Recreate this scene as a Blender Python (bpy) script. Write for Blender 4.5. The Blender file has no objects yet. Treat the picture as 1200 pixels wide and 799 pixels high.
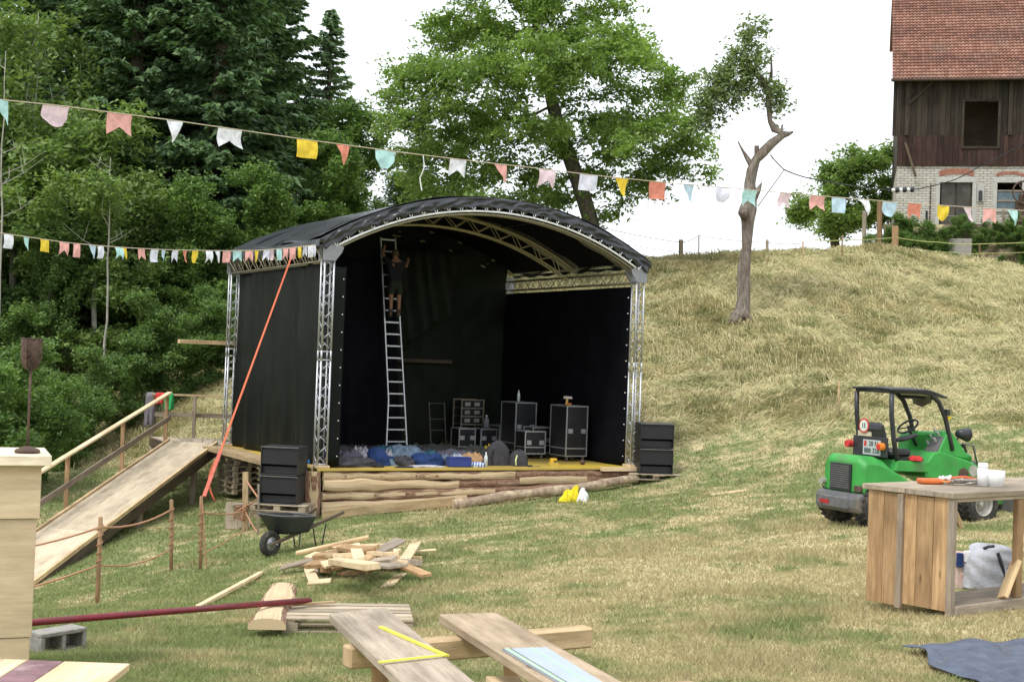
import bpy, math, random
import numpy as np
from mathutils import Vector, Matrix

random.seed(7)
rs = np.random.RandomState(11)
sc = bpy.context.scene
COL = sc.collection
R = math.radians

# ---------------------------------------------------------------- camera
F = 1620.0
ROLL, PITCH = R(2.1), R(0.9)
CAM = Vector((0, 0, 2.0))
_f = Vector((0, math.cos(PITCH), math.sin(PITCH)))
_u0 = Vector((0, -math.sin(PITCH), math.cos(PITCH)))
_r0 = Vector((1, 0, 0))
_r = _r0 * math.cos(ROLL) + _u0 * math.sin(ROLL)
_u = -_r0 * math.sin(ROLL) + _u0 * math.cos(ROLL)
cd = bpy.data.cameras.new('camera')
cd.sensor_width = 36.0
cd.lens = 36.0 * F / 1200.0
cd.clip_start = 0.1
cd.clip_end = 2000
cd.dof.use_dof = True
cd.dof.focus_distance = 31.0
cd.dof.aperture_fstop = 9.0
cam = bpy.data.objects.new('camera', cd)
COL.objects.link(cam)
cam.matrix_world = Matrix(((_r.x, _u.x, -_f.x, CAM.x), (_r.y, _u.y, -_f.y, CAM.y), (_r.z, _u.z, -_f.z, CAM.z), (0, 0, 0, 1)))
sc.camera = cam

# ---------------------------------------------------------------- world: bright overcast over a NISHITA sky
SUN_EL, SUN_AZ = R(58), R(-40)          # high sun behind thin cloud
w = bpy.data.worlds.new('World'); sc.world = w; w.use_nodes = True
nt = w.node_tree; nt.nodes.clear()
sky = nt.nodes.new('ShaderNodeTexSky'); sky.sky_type = 'NISHITA'; sky.sun_disc = False
sky.sun_elevation = SUN_EL; sky.sun_rotation = SUN_AZ
mx = nt.nodes.new('ShaderNodeMix'); mx.data_type = 'RGBA'
mx.inputs['Factor'].default_value = 0.9
mx.inputs['B'].default_value = (9.6, 10.0, 10.5, 1)
bg = nt.nodes.new('ShaderNodeBackground'); bg.inputs['Strength'].default_value = 0.1
wo = nt.nodes.new('ShaderNodeOutputWorld')
nt.links.new(sky.outputs[0], mx.inputs['A']); nt.links.new(mx.outputs['Result'], bg.inputs[0]); nt.links.new(bg.outputs[0], wo.inputs[0])

sd = bpy.data.lights.new('sun', 'SUN'); sd.energy = 1.5; sd.angle = R(14); sd.color = (1, 0.965, 0.9)
so = bpy.data.objects.new('sun', sd); COL.objects.link(so)
sdir = Vector((math.sin(SUN_AZ) * math.cos(SUN_EL), math.cos(SUN_AZ) * math.cos(SUN_EL) * -1.0, math.sin(SUN_EL)))
so.rotation_euler = sdir.to_track_quat('Z', 'Y').to_euler()
sky.sun_rotation = math.atan2(sdir.x, sdir.y)
sc.view_settings.view_transform = 'Standard'; sc.view_settings.look = 'None'
sc.view_settings.exposure = 0.66; sc.view_settings.gamma = 1.0
sc.render.engine = 'CYCLES'
sc.cycles.use_denoising = True
sc.cycles.max_bounces = 5; sc.cycles.diffuse_bounces = 3; sc.cycles.glossy_bounces = 2
sc.cycles.transmission_bounces = 3; sc.cycles.transparent_max_bounces = 6

# ---------------------------------------------------------------- helpers
def P(px, py, D):
    """a point in the world that stands D metres in front of the camera"""
    return CAM + (_f + _r * ((px - 600) / F) + _u * ((399.5 - py) / F)) * D

def tag(o, label=None, cat=None, group=None, kind=None):
    if label: o['label'] = label
    if cat: o['category'] = cat
    if group: o['group'] = group
    if kind: o['kind'] = kind
    return o

ROOTM = {}
def thing(name, label, cat, loc=(0, 0, 0), rz=0.0, group=None, rot=None):
    o = bpy.data.objects.new(name, None); COL.objects.link(o)
    m = Matrix.Translation(Vector(loc)) @ (rot if rot else Matrix.Rotation(rz, 4, 'Z'))
    o.matrix_world = m
    ROOTM[o.name] = m.copy()
    return tag(o, label, cat, group)

def copy_tree(o, parent=None):
    c = o.copy(); COL.objects.link(c)
    if parent: c.parent = parent
    for ch in list(o.children): copy_tree(ch, c)
    return c

def basis(d, up=Vector((0, 0, 1))):
    d = d.normalized()
    s = d.cross(up)
    if s.length < 1e-4: s = d.cross(Vector((0, 1, 0)))
    s.normalize(); return d, s, s.cross(d).normalized()

class MB:
    def __init__(s): s.v = []; s.f = []; s.uv = []; s.r = []
    def face(s, idx, uv=None, r=0.5):
        s.f.append(tuple(idx)); s.uv.append(uv if uv else [(0.0, 0.0)] * len(idx)); s.r.append(r); return s
    def hexa(s, p, L, W, H, r=None):
        # p: 8 corners, first 4 at start (ccw), last 4 at end
        b = len(s.v); s.v += [Vector(q) for q in p]
        r = random.random() if r is None else r
        ou, ov = random.random() * 50, random.random() * 50
        def q(a, bb, c, d, ul, vl): s.face((b + a, b + bb, b + c, b + d), [(ou, ov), (ou + ul, ov), (ou + ul, ov + vl), (ou, ov + vl)], r)
        q(0, 4, 5, 1, L, W); q(1, 5, 6, 2, L, H); q(2, 6, 7, 3, L, W); q(3, 7, 4, 0, L, H)
        s.face((b, b + 1, b + 2, b + 3), [(ou, ov), (ou, ov + W), (ou + H, ov + W), (ou + H, ov)], r)
        s.face((b + 7, b + 6, b + 5, b + 4), [(ou, ov), (ou, ov + W), (ou + H, ov + W), (ou + H, ov)], r)
        return s
    def beam(s, a, b, wd, ht, up=(0, 0, 1), taper=1.0, r=None):
        a, b = Vector(a), Vector(b); d, sd_, u = basis(b - a, Vector(up))
        c = []
        for e, k in ((a, 1.0), (b, taper)):
            for x, y in ((-1, -1), (1, -1), (1, 1), (-1, 1)): c.append(e + sd_ * x * wd * .5 * k + u * y * ht * .5 * k)
        return s.hexa(c, (b - a).length, wd, ht, r)
    def box(s, c, size, M=None, r=None):
        c = Vector(c); x, y, z = [q * .5 for q in size]
        ax = 0 if size[0] >= max(size[1], size[2]) else (1 if size[1] >= size[2] else 2)
        A = [Vector((1, 0, 0)), Vector((0, 1, 0)), Vector((0, 0, 1))]; hs = [x, y, z]
        l, w_, h = ax, (ax + 1) % 3, (ax + 2) % 3
        pts = []
        for e in (-1, 1):
            for q, t in ((-1, -1), (1, -1), (1, 1), (-1, 1)): pts.append(c + A[l] * e * hs[l] + A[w_] * q * hs[w_] + A[h] * t * hs[h])
        if M is not None: pts = [M @ q for q in pts]
        return s.hexa(pts, size[l], size[w_], size[h], r)
    def tube(s, pts, rad, n=8, caps=True, r=None, closed=False):
        pts = [Vector(p) for p in pts]; N = len(pts)
        rad = rad if isinstance(rad, (list, tuple)) else [rad] * N
        b = len(s.v); r = random.random() if r is None else r; ou = random.random() * 20
        up = None; L = [0.0]
        for i in range(1, N): L.append(L[-1] + (pts[i] - pts[i - 1]).length)
        for i in range(N):
            t = pts[(i + 1) % N if closed else min(i + 1, N - 1)] - pts[(i - 1) if closed else max(i - 1, 0)]
            if t.length < 1e-9: t = Vector((0, 0, 1))
            t.normalize()
            if up is None: up = t.orthogonal().normalized()
            up = (up - t * up.dot(t))
            if up.length < 1e-6: up = t.orthogonal()
            up.normalize(); sd_ = t.cross(up)
            for k in range(n):
                a = 2 * math.pi * k / n
                s.v.append(pts[i] + (up * math.cos(a) + sd_ * math.sin(a)) * rad[i])
        for i in range(N if closed else N - 1):
            j = (i + 1) % N
            for k in range(n):
                k2 = (k + 1) % n; c = rad[i] * 6.28
                s.face((b + i * n + k, b + i * n + k2, b + j * n + k2, b + j * n + k),
                       [(ou + L[i], c * k / n), (ou + L[i], c * (k + 1) / n), (ou + L[i] + .3, c * (k + 1) / n), (ou + L[i] + .3, c * k / n)] if closed else
                       [(ou + L[i], c * k / n), (ou + L[i], c * (k + 1) / n), (ou + L[j], c * (k + 1) / n), (ou + L[j], c * k / n)], r)
        if caps and not closed:
            s.face([b + k for k in range(n)][::-1], None, r); s.face([b + (N - 1) * n + k for k in range(n)], None, r)
        return s
    def lathe(s, prof, n=16, M=None, r=0.5, a0=0, a1=2 * math.pi):
        full = abs(a1 - a0 - 2 * math.pi) < 1e-6
        b = len(s.v); m = len(prof); nn = n if full else n + 1
        for k in range(nn):
            a = a0 + (a1 - a0) * k / n
            for (x, z) in prof:
                p = Vector((x * math.cos(a), x * math.sin(a), z)); s.v.append(M @ p if M is not None else p)
        for k in range(n):
            k2 = (k + 1) % nn
            for i in range(m - 1):
                s.face((b + k * m + i, b + k2 * m + i, b + k2 * m + i + 1, b + k * m + i + 1), [(k / n, i), (k / n + .1, i), (k / n + .1, i + 1), (k / n, i + 1)], r)
        return s
    def prism(s, poly, y0, y1, M=None, r=0.5):
        """poly in the x-z plane, extruded along y"""
        b = len(s.v); n = len(poly)
        for y in (y0, y1):
            for (x, z) in poly:
                p = Vector((x, y, z)); s.v.append(M @ p if M is not None else p)
        s.face([b + i for i in range(n)], [(p[0], p[1]) for p in poly], r)
        s.face([b + n + i for i in range(n)][::-1], [(p[0], p[1]) for p in poly][::-1], r)
        for i in range(n):
            j = (i + 1) % n
            s.face((b + i, b + n + i, b + n + j, b + j), [(0, 0), (abs(y1 - y0), 0), (abs(y1 - y0), .2), (0, .2)], r)
        return s
    def grid(s, fn, nu, nv, closeu=False, uvs=(1, 1), r=0.5):
        b = len(s.v)
        for j in range(nv + 1):
            for i in range(nu + (0 if closeu else 1)): s.v.append(Vector(fn(i / nu, j / nv)))
        st = nu + (0 if closeu else 1)
        for j in range(nv):
            for i in range(nu):
                i2 = (i + 1) % st if closeu else i + 1
                s.face((b + j * st + i, b + j * st + i2, b + (j + 1) * st + i2, b + (j + 1) * st + i),
                       [(i / nu * uvs[0], j / nv * uvs[1]), ((i + 1) / nu * uvs[0], j / nv * uvs[1]), ((i + 1) / nu * uvs[0], (j + 1) / nv * uvs[1]), (i / nu * uvs[0], (j + 1) / nv * uvs[1])], r)
        return s
    def build(s, name, mat, parent=None, world=True, smooth=False, bevel=0.0, solid=0.0, loc=None):
        me = bpy.data.meshes.new(name)
        if parent is not None and world: inv = ROOTM[parent.name].inverted(); vs = [inv @ p for p in s.v]
        elif parent is None and loc is not None: L = Vector(loc); vs = [p - L for p in s.v] if world else s.v
        elif parent is None:
            L = Vector((sum(p.x for p in s.v) / len(s.v), sum(p.y for p in s.v) / len(s.v), min(p.z for p in s.v))); loc = L
            vs = [p - L for p in s.v]
        else: vs = s.v
        me.from_pydata([tuple(p) for p in vs], [], s.f)
        uvl = me.uv_layers.new(name='UVMap')
        flat = [c for f in s.uv for q in f for c in q]
        if len(flat) == len(uvl.data) * 2: uvl.data.foreach_set('uv', flat)
        at = me.attributes.new('rnd', 'FLOAT', 'FACE'); at.data.foreach_set('value', s.r)
        if smooth: me.polygons.foreach_set('use_smooth', [True] * len(me.polygons))
        me.materials.append(mat)
        me.update()
        o = bpy.data.objects.new(name, me); COL.objects.link(o)
        if parent is not None:
            o.parent = parent
        elif loc is not None: o.location = loc
        if parent is not None and parent.type == 'MESH': pass
        if bevel: m = o.modifiers.new('bevel', 'BEVEL'); m.width = bevel; m.segments = 1; m.limit_method = 'ANGLE'
        if solid: m = o.modifiers.new('solid', 'SOLIDIFY'); m.thickness = solid
        ROOTM[o.name] = ROOTM[parent.name] if parent is not None else Matrix.Translation(Vector(loc))
        return o

def npmesh(name, V, Fc, mat, attrs=None, smooth=False):
    """V (n,3), Fc (m,k) arrays -> mesh; attrs: dict name -> per-vertex float"""
    me = bpy.data.meshes.new(name)
    n, (m, k) = len(V), Fc.shape
    me.vertices.add(n); me.vertices.foreach_set('co', V.astype(np.float32).ravel())
    me.loops.add(m * k); me.loops.foreach_set('vertex_index', Fc.astype(np.int32).ravel())
    me.polygons.add(m); me.polygons.foreach_set('loop_start', np.arange(0, m * k, k, dtype=np.int32))
    try: me.polygons.foreach_set('loop_total', np.full(m, k, dtype=np.int32))
    except Exception: pass
    if smooth: me.polygons.foreach_set('use_smooth', np.ones(m, dtype=bool))
    for a, val in (attrs or {}).items():
        at = me.attributes.new(a, 'FLOAT', 'POINT'); at.data.foreach_set('value', val.astype(np.float32))
    me.materials.append(mat); me.update(calc_edges=True); me.validate()
    return me

def link(name, me, parent=None, loc=None):
    o = bpy.data.objects.new(name, me); COL.objects.link(o)
    if parent: o.parent = parent
    if loc is not None: o.location = loc
    return o

# ---------------------------------------------------------------- materials
class NT:
    def __init__(s, name):
        s.m = bpy.data.materials.new(name); s.m.use_nodes = True; s.t = s.m.node_tree
        s.b = s.t.nodes['Principled BSDF']
    def n(s, typ, **kw):
        nd = s.t.nodes.new(typ)
        for k, v in kw.items():
            if k in nd.inputs: nd.inputs[k].default_value = v
            else: setattr(nd, k, v)
        return nd
    def l(s, a, b): s.t.links.new(a, b)
    def coord(s, kind='Object', scale=(1, 1, 1)):
        if kind == 'World': o = s.n('ShaderNodeNewGeometry').outputs['Position']
        else: o = s.n('ShaderNodeTexCoord').outputs[kind]
        mp = s.n('ShaderNodeMapping'); mp.inputs['Scale'].default_value = scale
        s.l(o, mp.inputs[0]); return mp.outputs[0]
    def noise(s, co, scale, detail=4, rough=.6):
        nd = s.n('ShaderNodeTexNoise', Scale=scale, Detail=detail, Roughness=rough); s.l(co, nd.inputs['Vector']); return nd.outputs['Fac']
    def ramp(s, fac, stops):
        r_ = s.n('ShaderNodeValToRGB'); e = r_.color_ramp.elements
        while len(e) < len(stops): e.new(.5)
        for i, (p, c) in enumerate(stops): e[i].position = p; e[i].color = (*c, 1) if len(c) == 3 else c
        s.l(fac, r_.inputs[0]); return r_.outputs[0]
    def mix(s, a, b, fac, mode='MIX'):
        m = s.n('ShaderNodeMix', data_type='RGBA', blend_type=mode)
        for k, v in (('A', a), ('B', b)):
            if isinstance(v, tuple): m.inputs[k].default_value = (*v, 1)
            else: s.l(v, m.inputs[k])
        if isinstance(fac, (int, float)): m.inputs['Factor'].default_value = fac
        else: s.l(fac, m.inputs['Factor'])
        return m.outputs['Result']
    def bump(s, h, strength=.3, dist=.01):
        b = s.n('ShaderNodeBump', Strength=strength, Distance=dist); s.l(h, b.inputs['Height']); s.l(b.outputs[0], s.b.inputs['Normal'])
    def rnd(s):
        a = s.n('ShaderNodeAttribute'); a.attribute_name = 'rnd'; return a.outputs['Fac']

def sc3(c, k): return tuple(min(1, x * k) for x in c)

def mat_plain(name, c, rough=.6, metal=0.0, var=.25, scale=6, bump=.15, dist=.01, kind='Object', dirt=None, spec=.5):
    n = NT(name); co = n.coord(kind)
    f = n.noise(co, scale, 5)
    col = n.ramp(f, [(.3, sc3(c, 1 - var)), (.7, sc3(c, 1 + var))])
    if dirt:
        f2 = n.noise(co, scale * .35, 6, .7)
        k = n.ramp(f2, [(.5, (0, 0, 0)), (.68, (1, 1, 1))]); col = n.mix(col, dirt, k)
    n.l(col, n.b.inputs['Base Color'])
    n.b.inputs['Roughness'].default_value = rough; n.b.inputs['Metallic'].default_value = metal
    n.b.inputs['Specular IOR Level'].default_value = spec
    if bump: n.bump(n.noise(co, scale * 5, 3), bump, dist)
    return n.m

def mat_wood(name, c1, c2, rough=.8, grain=24, var=.35, grey=0.0, knots=True, blotch=.66):
    n = NT(name); co = n.coord('UV', (1.2, grain, 1))
    f = n.noise(co, 1.6, 6, .65)
    col = n.ramp(f, [(.2, c1), (.8, c2)])
    co2 = n.coord('UV', (.8, 1.6, 1)); f2 = n.noise(co2, 1.3, 3)
    col = n.mix(col, sc3(c1, .62), n.ramp(f2, [(.45, (0, 0, 0)), (.75, (.75, .75, .75))]))
    co4 = n.coord('UV', (.8, 5, 1)); col = n.mix(col, n.ramp(n.noise(co4, 2.2, 6, .75), [(.35, (blotch, blotch * .97, blotch * .93)), (.6, (1.08, 1.08, 1.08))]), 1.0, 'MULTIPLY')
    if knots:
        vo = n.n('ShaderNodeTexVoronoi', Scale=1.0); co3 = n.coord('UV', (1.8, 6, 1)); n.l(co3, vo.inputs['Vector'])
        k = n.ramp(vo.outputs['Distance'], [(.04, (.8, .8, .8)), (.1, (0, 0, 0))]); col = n.mix(col, sc3(c1, .4), k)
    if grey: col = n.mix(col, (.25, .24, .22), grey)
    r = n.rnd(); k = n.ramp(r, [(0, (1 - var,) * 3), (1, (1 + var * .5, 1 + var * .45, 1 + var * .4))])
    col = n.mix(col, k, 1.0, 'MULTIPLY')
    n.l(col, n.b.inputs['Base Color']); n.b.inputs['Roughness'].default_value = rough
    n.b.inputs['Specular IOR Level'].default_value = .25
    n.bump(f, .35, .004)
    return n.m

M = {}
M['wood_fresh'] = mat_wood('wood_fresh', (.54, .38, .21), (.76, .58, .35))
M['wood_pale'] = mat_wood('wood_pale', (.68, .51, .31), (.84, .68, .45), blotch=.86, var=.2)
M['wood_old'] = mat_wood('wood_old', (.25, .20, .15), (.42, .35, .27))
M['wood_grey'] = mat_wood('wood_grey', (.33, .27, .21), (.56, .48, .38))
M['wood_brown'] = mat_wood('wood_brown', (.34, .20, .10), (.60, .41, .22))
M['wood_post'] = mat_wood('wood_post', (.33, .20, .11), (.50, .33, .19), knots=False)
M['wood_dark'] = mat_wood('wood_dark', (.09, .07, .05), (.17, .13, .09))
M['pallet'] = mat_wood('pallet_wood', (.40, .33, .24), (.60, .51, .38), var=.35, blotch=.8)
M['alu'] = mat_plain('aluminium', (.50, .51, .53), .42, .7, .12, 20, 0)
M['alu_dull'] = mat_plain('aluminium_dull', (.30, .27, .19), .5, .45, .15, 20, 0)
M['steel_dark'] = mat_plain('painted_steel_black', (.022, .024, .028), .42, .0, .3, 12, .1)
M['curtain'] = mat_plain('black_curtain', (.006, .006, .009), .9, 0, .35, 1.3, .25, .01, spec=.08)
M['curtain_side'] = mat_plain('tarpaulin_side', (.006, .0075, .006), .5, 0, .4, 1.0, .4, .012, spec=.12)
M['tarp_green'] = mat_plain('tarpaulin_grey_green', (.014, .018, .012), .6, 0, .3, 1.2, .4, .02, spec=.12)
M['roof_pvc'] = mat_plain('roof_pvc', (.026, .029, .036), .30, 0, .35, 1.5, .6, .02, spec=.6)
M['arch_lit'] = mat_plain('aluminium_lit', (.50, .45, .30), .5, .1, .15, 20, 0)  # aluminium with the yellowish light on the inner arches put into its colour
M['bin'] = mat_plain('speaker_black', (.018, .018, .02), .5, 0, .25, 30, .3, .003)
M['grille'] = mat_plain('speaker_grille', (.010, .010, .012), .6, 0, .3, 60, .5, .003)
M['case'] = mat_plain('case_black', (.014, .014, .017), .45, 0, .3, 8, .1)
M['white'] = mat_plain('white_plastic', (.78, .79, .8), .45, 0, .04, 8, 0)
M['rope'] = mat_plain('orange_rope', (.44, .23, .13), .9, 0, .3, 60, .5)
M['strap'] = mat_plain('orange_strap', (.55, .12, .05), .8, 0, .2, 30, .2)
M['cord'] = mat_plain('jute_cord', (.52, .45, .34), .9, 0, .2, 40, .3)
M['rust'] = mat_plain('rusty_iron', (.12, .075, .055), .8, .3, .4, 18, .5, dirt=(.07, .045, .04))
M['pole_red'] = mat_plain('red_painted_pole', (.18, .012, .022), .4, 0, .25, 9, .1, dirt=(.12, .022, .025))
M['concrete'] = mat_plain('concrete', (.30, .28, .25), .95, 0, .25, 25, .6, .006)
M['rubber'] = mat_plain('rubber', (.03, .028, .025), .85, 0, .3, 20, .3, dirt=(.12, .10, .07))
M['green_paint'] = mat_plain('green_paint', (.035, .31, .05), .5, 0, .2, 3, .0, dirt=(.12, .20, .08))
M['grey_iron'] = mat_plain('grey_iron', (.12, .12, .125), .6, .1, .25, 9, .2, dirt=(.16, .14, .11))
M['zinc'] = mat_plain('zinc_rim', (.42, .40, .36), .5, .35, .2, 10, .1, dirt=(.2, .17, .13))
M['skin'] = mat_plain('skin', (.30, .15, .09), .55, 0, .1, 10, 0)
M['red'] = mat_plain('red_cloth', (.55, .03, .03), .8, 0, .2, 20, .3)
def cloth(name, c, var=.3): return mat_plain(name, c, .9, 0, var, 9, .5, .01)
# ---------------------------------------------------------------- terrain
# measured points of the ground: (pixel x, pixel y, metres ahead) -> world
_gp = [(43, 783, 8.8), (1110, 724, 12), (1150, 617, 21.3), (1010, 617, 20.6), (372, 604, 29.3), (748, 566, 33), (262, 583, 35.3),
       (113, 708, 21), (201, 670, 24), (235, 667, 23.8), (320, 652, 23.8), (415, 682, 19), (400, 748, 12.5), (70, 768, 10.8),
       (600, 799, 8.9), (900, 650, 18.3), (800, 572, 31), (45, 690, 25), (-60, 700, 24), (850, 498, 36), (1000, 488, 34),
       (1200, 500, 31), (1200, 560, 25), (1330, 540, 27), (870, 375, 43), (880, 300, 50), (760, 308, 50), (960, 296, 51), (1045, 291, 52), (1200, 318, 53), (1120, 308, 53), (1120, 306, 55.2), (1200, 316, 55.2), (1330, 332, 55.2), (1055, 292, 55.2),
       (1330, 334, 53), (1055, 308, 59), (1120, 312, 59), (1200, 318, 59), (1330, 330, 59), (960, 310, 60), (1000, 380, 43), (1150, 400, 43), (1330, 420, 42), (760, 400, 42.5), (1100, 330, 48),
       (100, 540, 43), (250, 458, 46), (190, 497, 45), (50, 577, 37), (0, 592, 33), (-100, 610, 33), (690, 304, 50), (600, 314, 50), (500, 375, 50), (560, 470, 43), (620, 420, 45)]
GX = []
for px, py, D in _gp:
    q = P(px, py, D); GX.append((q.x, q.y, q.z))
GX += [(0, 4, 0), (-4, 4, 0), (5, 4, 0), (12, 8, 0.1), (-10, 8, -.3), (0, -15, .3), (20, -15, .3), (-20, -15, .2), (22, 20, .4), (-22, 22, -2.4),
       (-26, 42, -1.2), (-26, 60, 1.5), (-10, 62, 3), (-18, 80, 6), (0, 68, 4.0), (9, 64, 4.9), (1.5, 60, 4.6), (14, 64, 5.8), (21, 80, 5.8), (30, 80, 5.8), (12, 56, 5.9), (6, 57, 5.4), (30, 90, 7), (10, 95, 5), (-30, 100, 8), (-10, 110, 8),
       (35, 40, 4)]
GX = np.array(GX)
_d = np.sqrt(((GX[:, None, :2] - GX[None, :, :2]) ** 2).sum(-1))
_n = len(GX); _A = np.zeros((_n + 3, _n + 3)); _A[:_n, :_n] = _d + np.eye(_n) * -0.35
_A[:_n, _n] = 1; _A[:_n, _n + 1:] = GX[:, :2]; _A[_n, :_n] = 1; _A[_n + 1:, :_n] = GX[:, :2].T
_W = np.linalg.solve(_A, np.concatenate([GX[:, 2], [0, 0, 0]]))

_L = rs.rand(64, 64)
def vn(x, y):
    xi = np.floor(x).astype(int); yi = np.floor(y).astype(int); fx = x - xi; fy = y - yi
    fx = fx * fx * (3 - 2 * fx); fy = fy * fy * (3 - 2 * fy)
    a = _L[xi % 64, yi % 64]; b = _L[(xi + 1) % 64, yi % 64]; c = _L[xi % 64, (yi + 1) % 64]; d = _L[(xi + 1) % 64, (yi + 1) % 64]
    return (a * (1 - fx) + b * fx) * (1 - fy) + (c * (1 - fx) + d * fx) * fy - .5
def sstep(a, b, x):
    t = np.clip((x - a) / (b - a), 0, 1); return t * t * (3 - 2 * t)
def hay(x, y):
    yb = np.interp(x, [-30, -14, -11, -8, 3, 8, 12, 20], [47, 42, 40, 39, 36, 34.6, 32.5, 29])
    return sstep(-1.2, 1.2, y - yb + 2.2 * vn(x * .6, y * .6))
BC = P(1049, 268, 58); BA = R(-14)
def terr(x, y):
    dx, dy = x - BC.x, y - BC.y; return dx * math.cos(BA) + dy * math.sin(BA), -dx * math.sin(BA) + dy * math.cos(BA)
def G(x, y, fine=True):
    x = np.atleast_1d(np.asarray(x, float)); y = np.atleast_1d(np.asarray(y, float))
    cx = np.clip(x, -40, 45); cy = np.clip(y, -20, 115)
    d = np.sqrt((cx[:, None] - GX[None, :, 0]) ** 2 + (cy[:, None] - GX[None, :, 1]) ** 2)
    z = d @ _W[:_n] + _W[_n] + cx * _W[_n + 1] + cy * _W[_n + 2]
    lx, ly = terr(x, y); tm_ = sstep(-.5, -.15, lx) * sstep(-2.1, -1.85, ly)
    z = z * (1 - tm_) + tm_ * BC.z
    if fine:
        h = hay(x, y) * (1 - tm_)
        z = z + .04 * vn(x * .9, y * .9) + .02 * vn(x * 2.7 + 9, y * 2.7)
        rid = 1 - np.abs(2 * vn(x * .35 + 3, y * 1.25 + x * .25))
        z = z + h * (.13 * (rid - .6) + .20 * vn(x * 1.3, y * 1.6 + 5) + .14 * vn(x * 3.1 + 7, y * 3.4))
    return z
def g1(x, y): return float(G(x, y)[0])

def PG(px, py, h=0.0, lo=5.0, hi=60.0):
    for _ in range(26):
        m = (lo + hi) / 2; q = P(px, py, m)
        if q.z > g1(q.x, q.y) + h: lo = m
        else: hi = m
    return P(px, py, (lo + hi) / 2)
def ground_nodes(n, blades):
    co = n.coord('World'); hz = n.n('ShaderNodeAttribute'); hz.attribute_name = 'hay'; hf = hz.outputs['Fac']
    f1 = n.noise(co, .55, 5, .6); f2 = n.noise(co, 2.2, 4, .6); f3 = n.noise(co, 9, 3, .6)
    # bias for the worn dry area in front of the loader
    ds = n.n('ShaderNodeVectorMath', operation='DISTANCE'); g = n.n('ShaderNodeNewGeometry')
    sp = n.n('ShaderNodeVectorMath', operation='MULTIPLY'); n.l(g.outputs['Position'], sp.inputs[0]); sp.inputs[1].default_value = (1, .62, 0)
    n.l(sp.outputs[0], ds.inputs[0]); ds.inputs[1].default_value = (4.3, 9.6, 0)
    mr = n.n('ShaderNodeMapRange'); n.l(ds.outputs['Value'], mr.inputs[0]); mr.inputs[1].default_value = 0; mr.inputs[2].default_value = 7.5
    mr.inputs[3].default_value = .17; mr.inputs[4].default_value = -.05
    a = n.n('ShaderNodeMath', operation='MULTIPLY_ADD'); n.l(f2, a.inputs[0]); a.inputs[1].default_value = .62; n.l(f1, a.inputs[2])
    b = n.n('ShaderNodeMath', operation='ADD'); n.l(a.outputs[0], b.inputs[0]); n.l(mr.outputs[0], b.inputs[1])
    sx = n.n('ShaderNodeSeparateXYZ'); n.l(g.outputs['Position'], sx.inputs[0]); m2 = n.n('ShaderNodeMapRange'); n.l(sx.outputs[0], m2.inputs[0]); m2.inputs[1].default_value = -7; m2.inputs[2].default_value = 1.5; m2.inputs[3].default_value = -.10; m2.inputs[4].default_value = 0
    b2 = n.n('ShaderNodeMath', operation='ADD'); n.l(b.outputs[0], b2.inputs[0]); n.l(m2.outputs[0], b2.inputs[1]); b = b2
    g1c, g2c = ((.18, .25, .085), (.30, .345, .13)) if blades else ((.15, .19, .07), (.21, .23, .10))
    green = n.mix(g1c, g2c, f3)
    dry = n.mix((.43, .36, .19), (.60, .51, .31), f3)
    dk = n.ramp(b.outputs[0], [(.68, (0, 0, 0)), (.91, (1, 1, 1))])
    fld = n.mix(green, dry, dk)
    co2 = n.coord('World', (.6, 1.3, 1.3)); f4 = n.noise(co2, 1.7, 6, .75)
    hgreen = n.mix((.17, .19, .07), (.36, .38, .15), f3)
    hdry = n.mix((.60, .52, .28), (.86, .76, .48), f3)
    hk = n.ramp(f4, [(.38, (0, 0, 0)), (.54, (1, 1, 1))])
    hy = n.mix(hgreen, hdry, hk)
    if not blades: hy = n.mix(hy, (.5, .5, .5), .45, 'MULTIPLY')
    col = n.mix(fld, hy, hf)
    if blades:
        r = n.rnd(); col = n.mix(col, n.mix((.58, .52, .32), (.24, .29, .12), r), n.ramp(r, [(0, (.75, .75, .75)), (.16, (.2, .2, .2)), (.8, (.1, .1, .1)), (1, (.5, .5, .5))]))
        k = n.ramp(r, [(0, (.55, .55, .52)), (.5, (.95, .95, .95)), (1, (1.15, 1.15, 1.15))]); col = n.mix(col, k, 1.0, 'MULTIPLY')
    return col, f3

n = NT('ground_turf'); col, f3 = ground_nodes(n, False)
n.l(col, n.b.inputs['Base Color']); n.b.inputs['Roughness'].default_value = 1; n.b.inputs['Specular IOR Level'].default_value = .1
n.bump(f3, .6, .05); M['ground'] = n.m
n = NT('grass_blade'); col, _ = ground_nodes(n, True)
df = n.n('ShaderNodeBsdfDiffuse'); tr = n.n('ShaderNodeBsdfTranslucent'); ms = n.n('ShaderNodeMixShader'); ms.inputs[0].default_value = .3
n.l(col, df.inputs[0]); n.l(col, tr.inputs[0]); n.l(df.outputs[0], ms.inputs[1]); n.l(tr.outputs[0], ms.inputs[2])
n.l(ms.outputs[0], n.t.nodes['Material Output'].inputs[0]); M['blade'] = n.m

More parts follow.
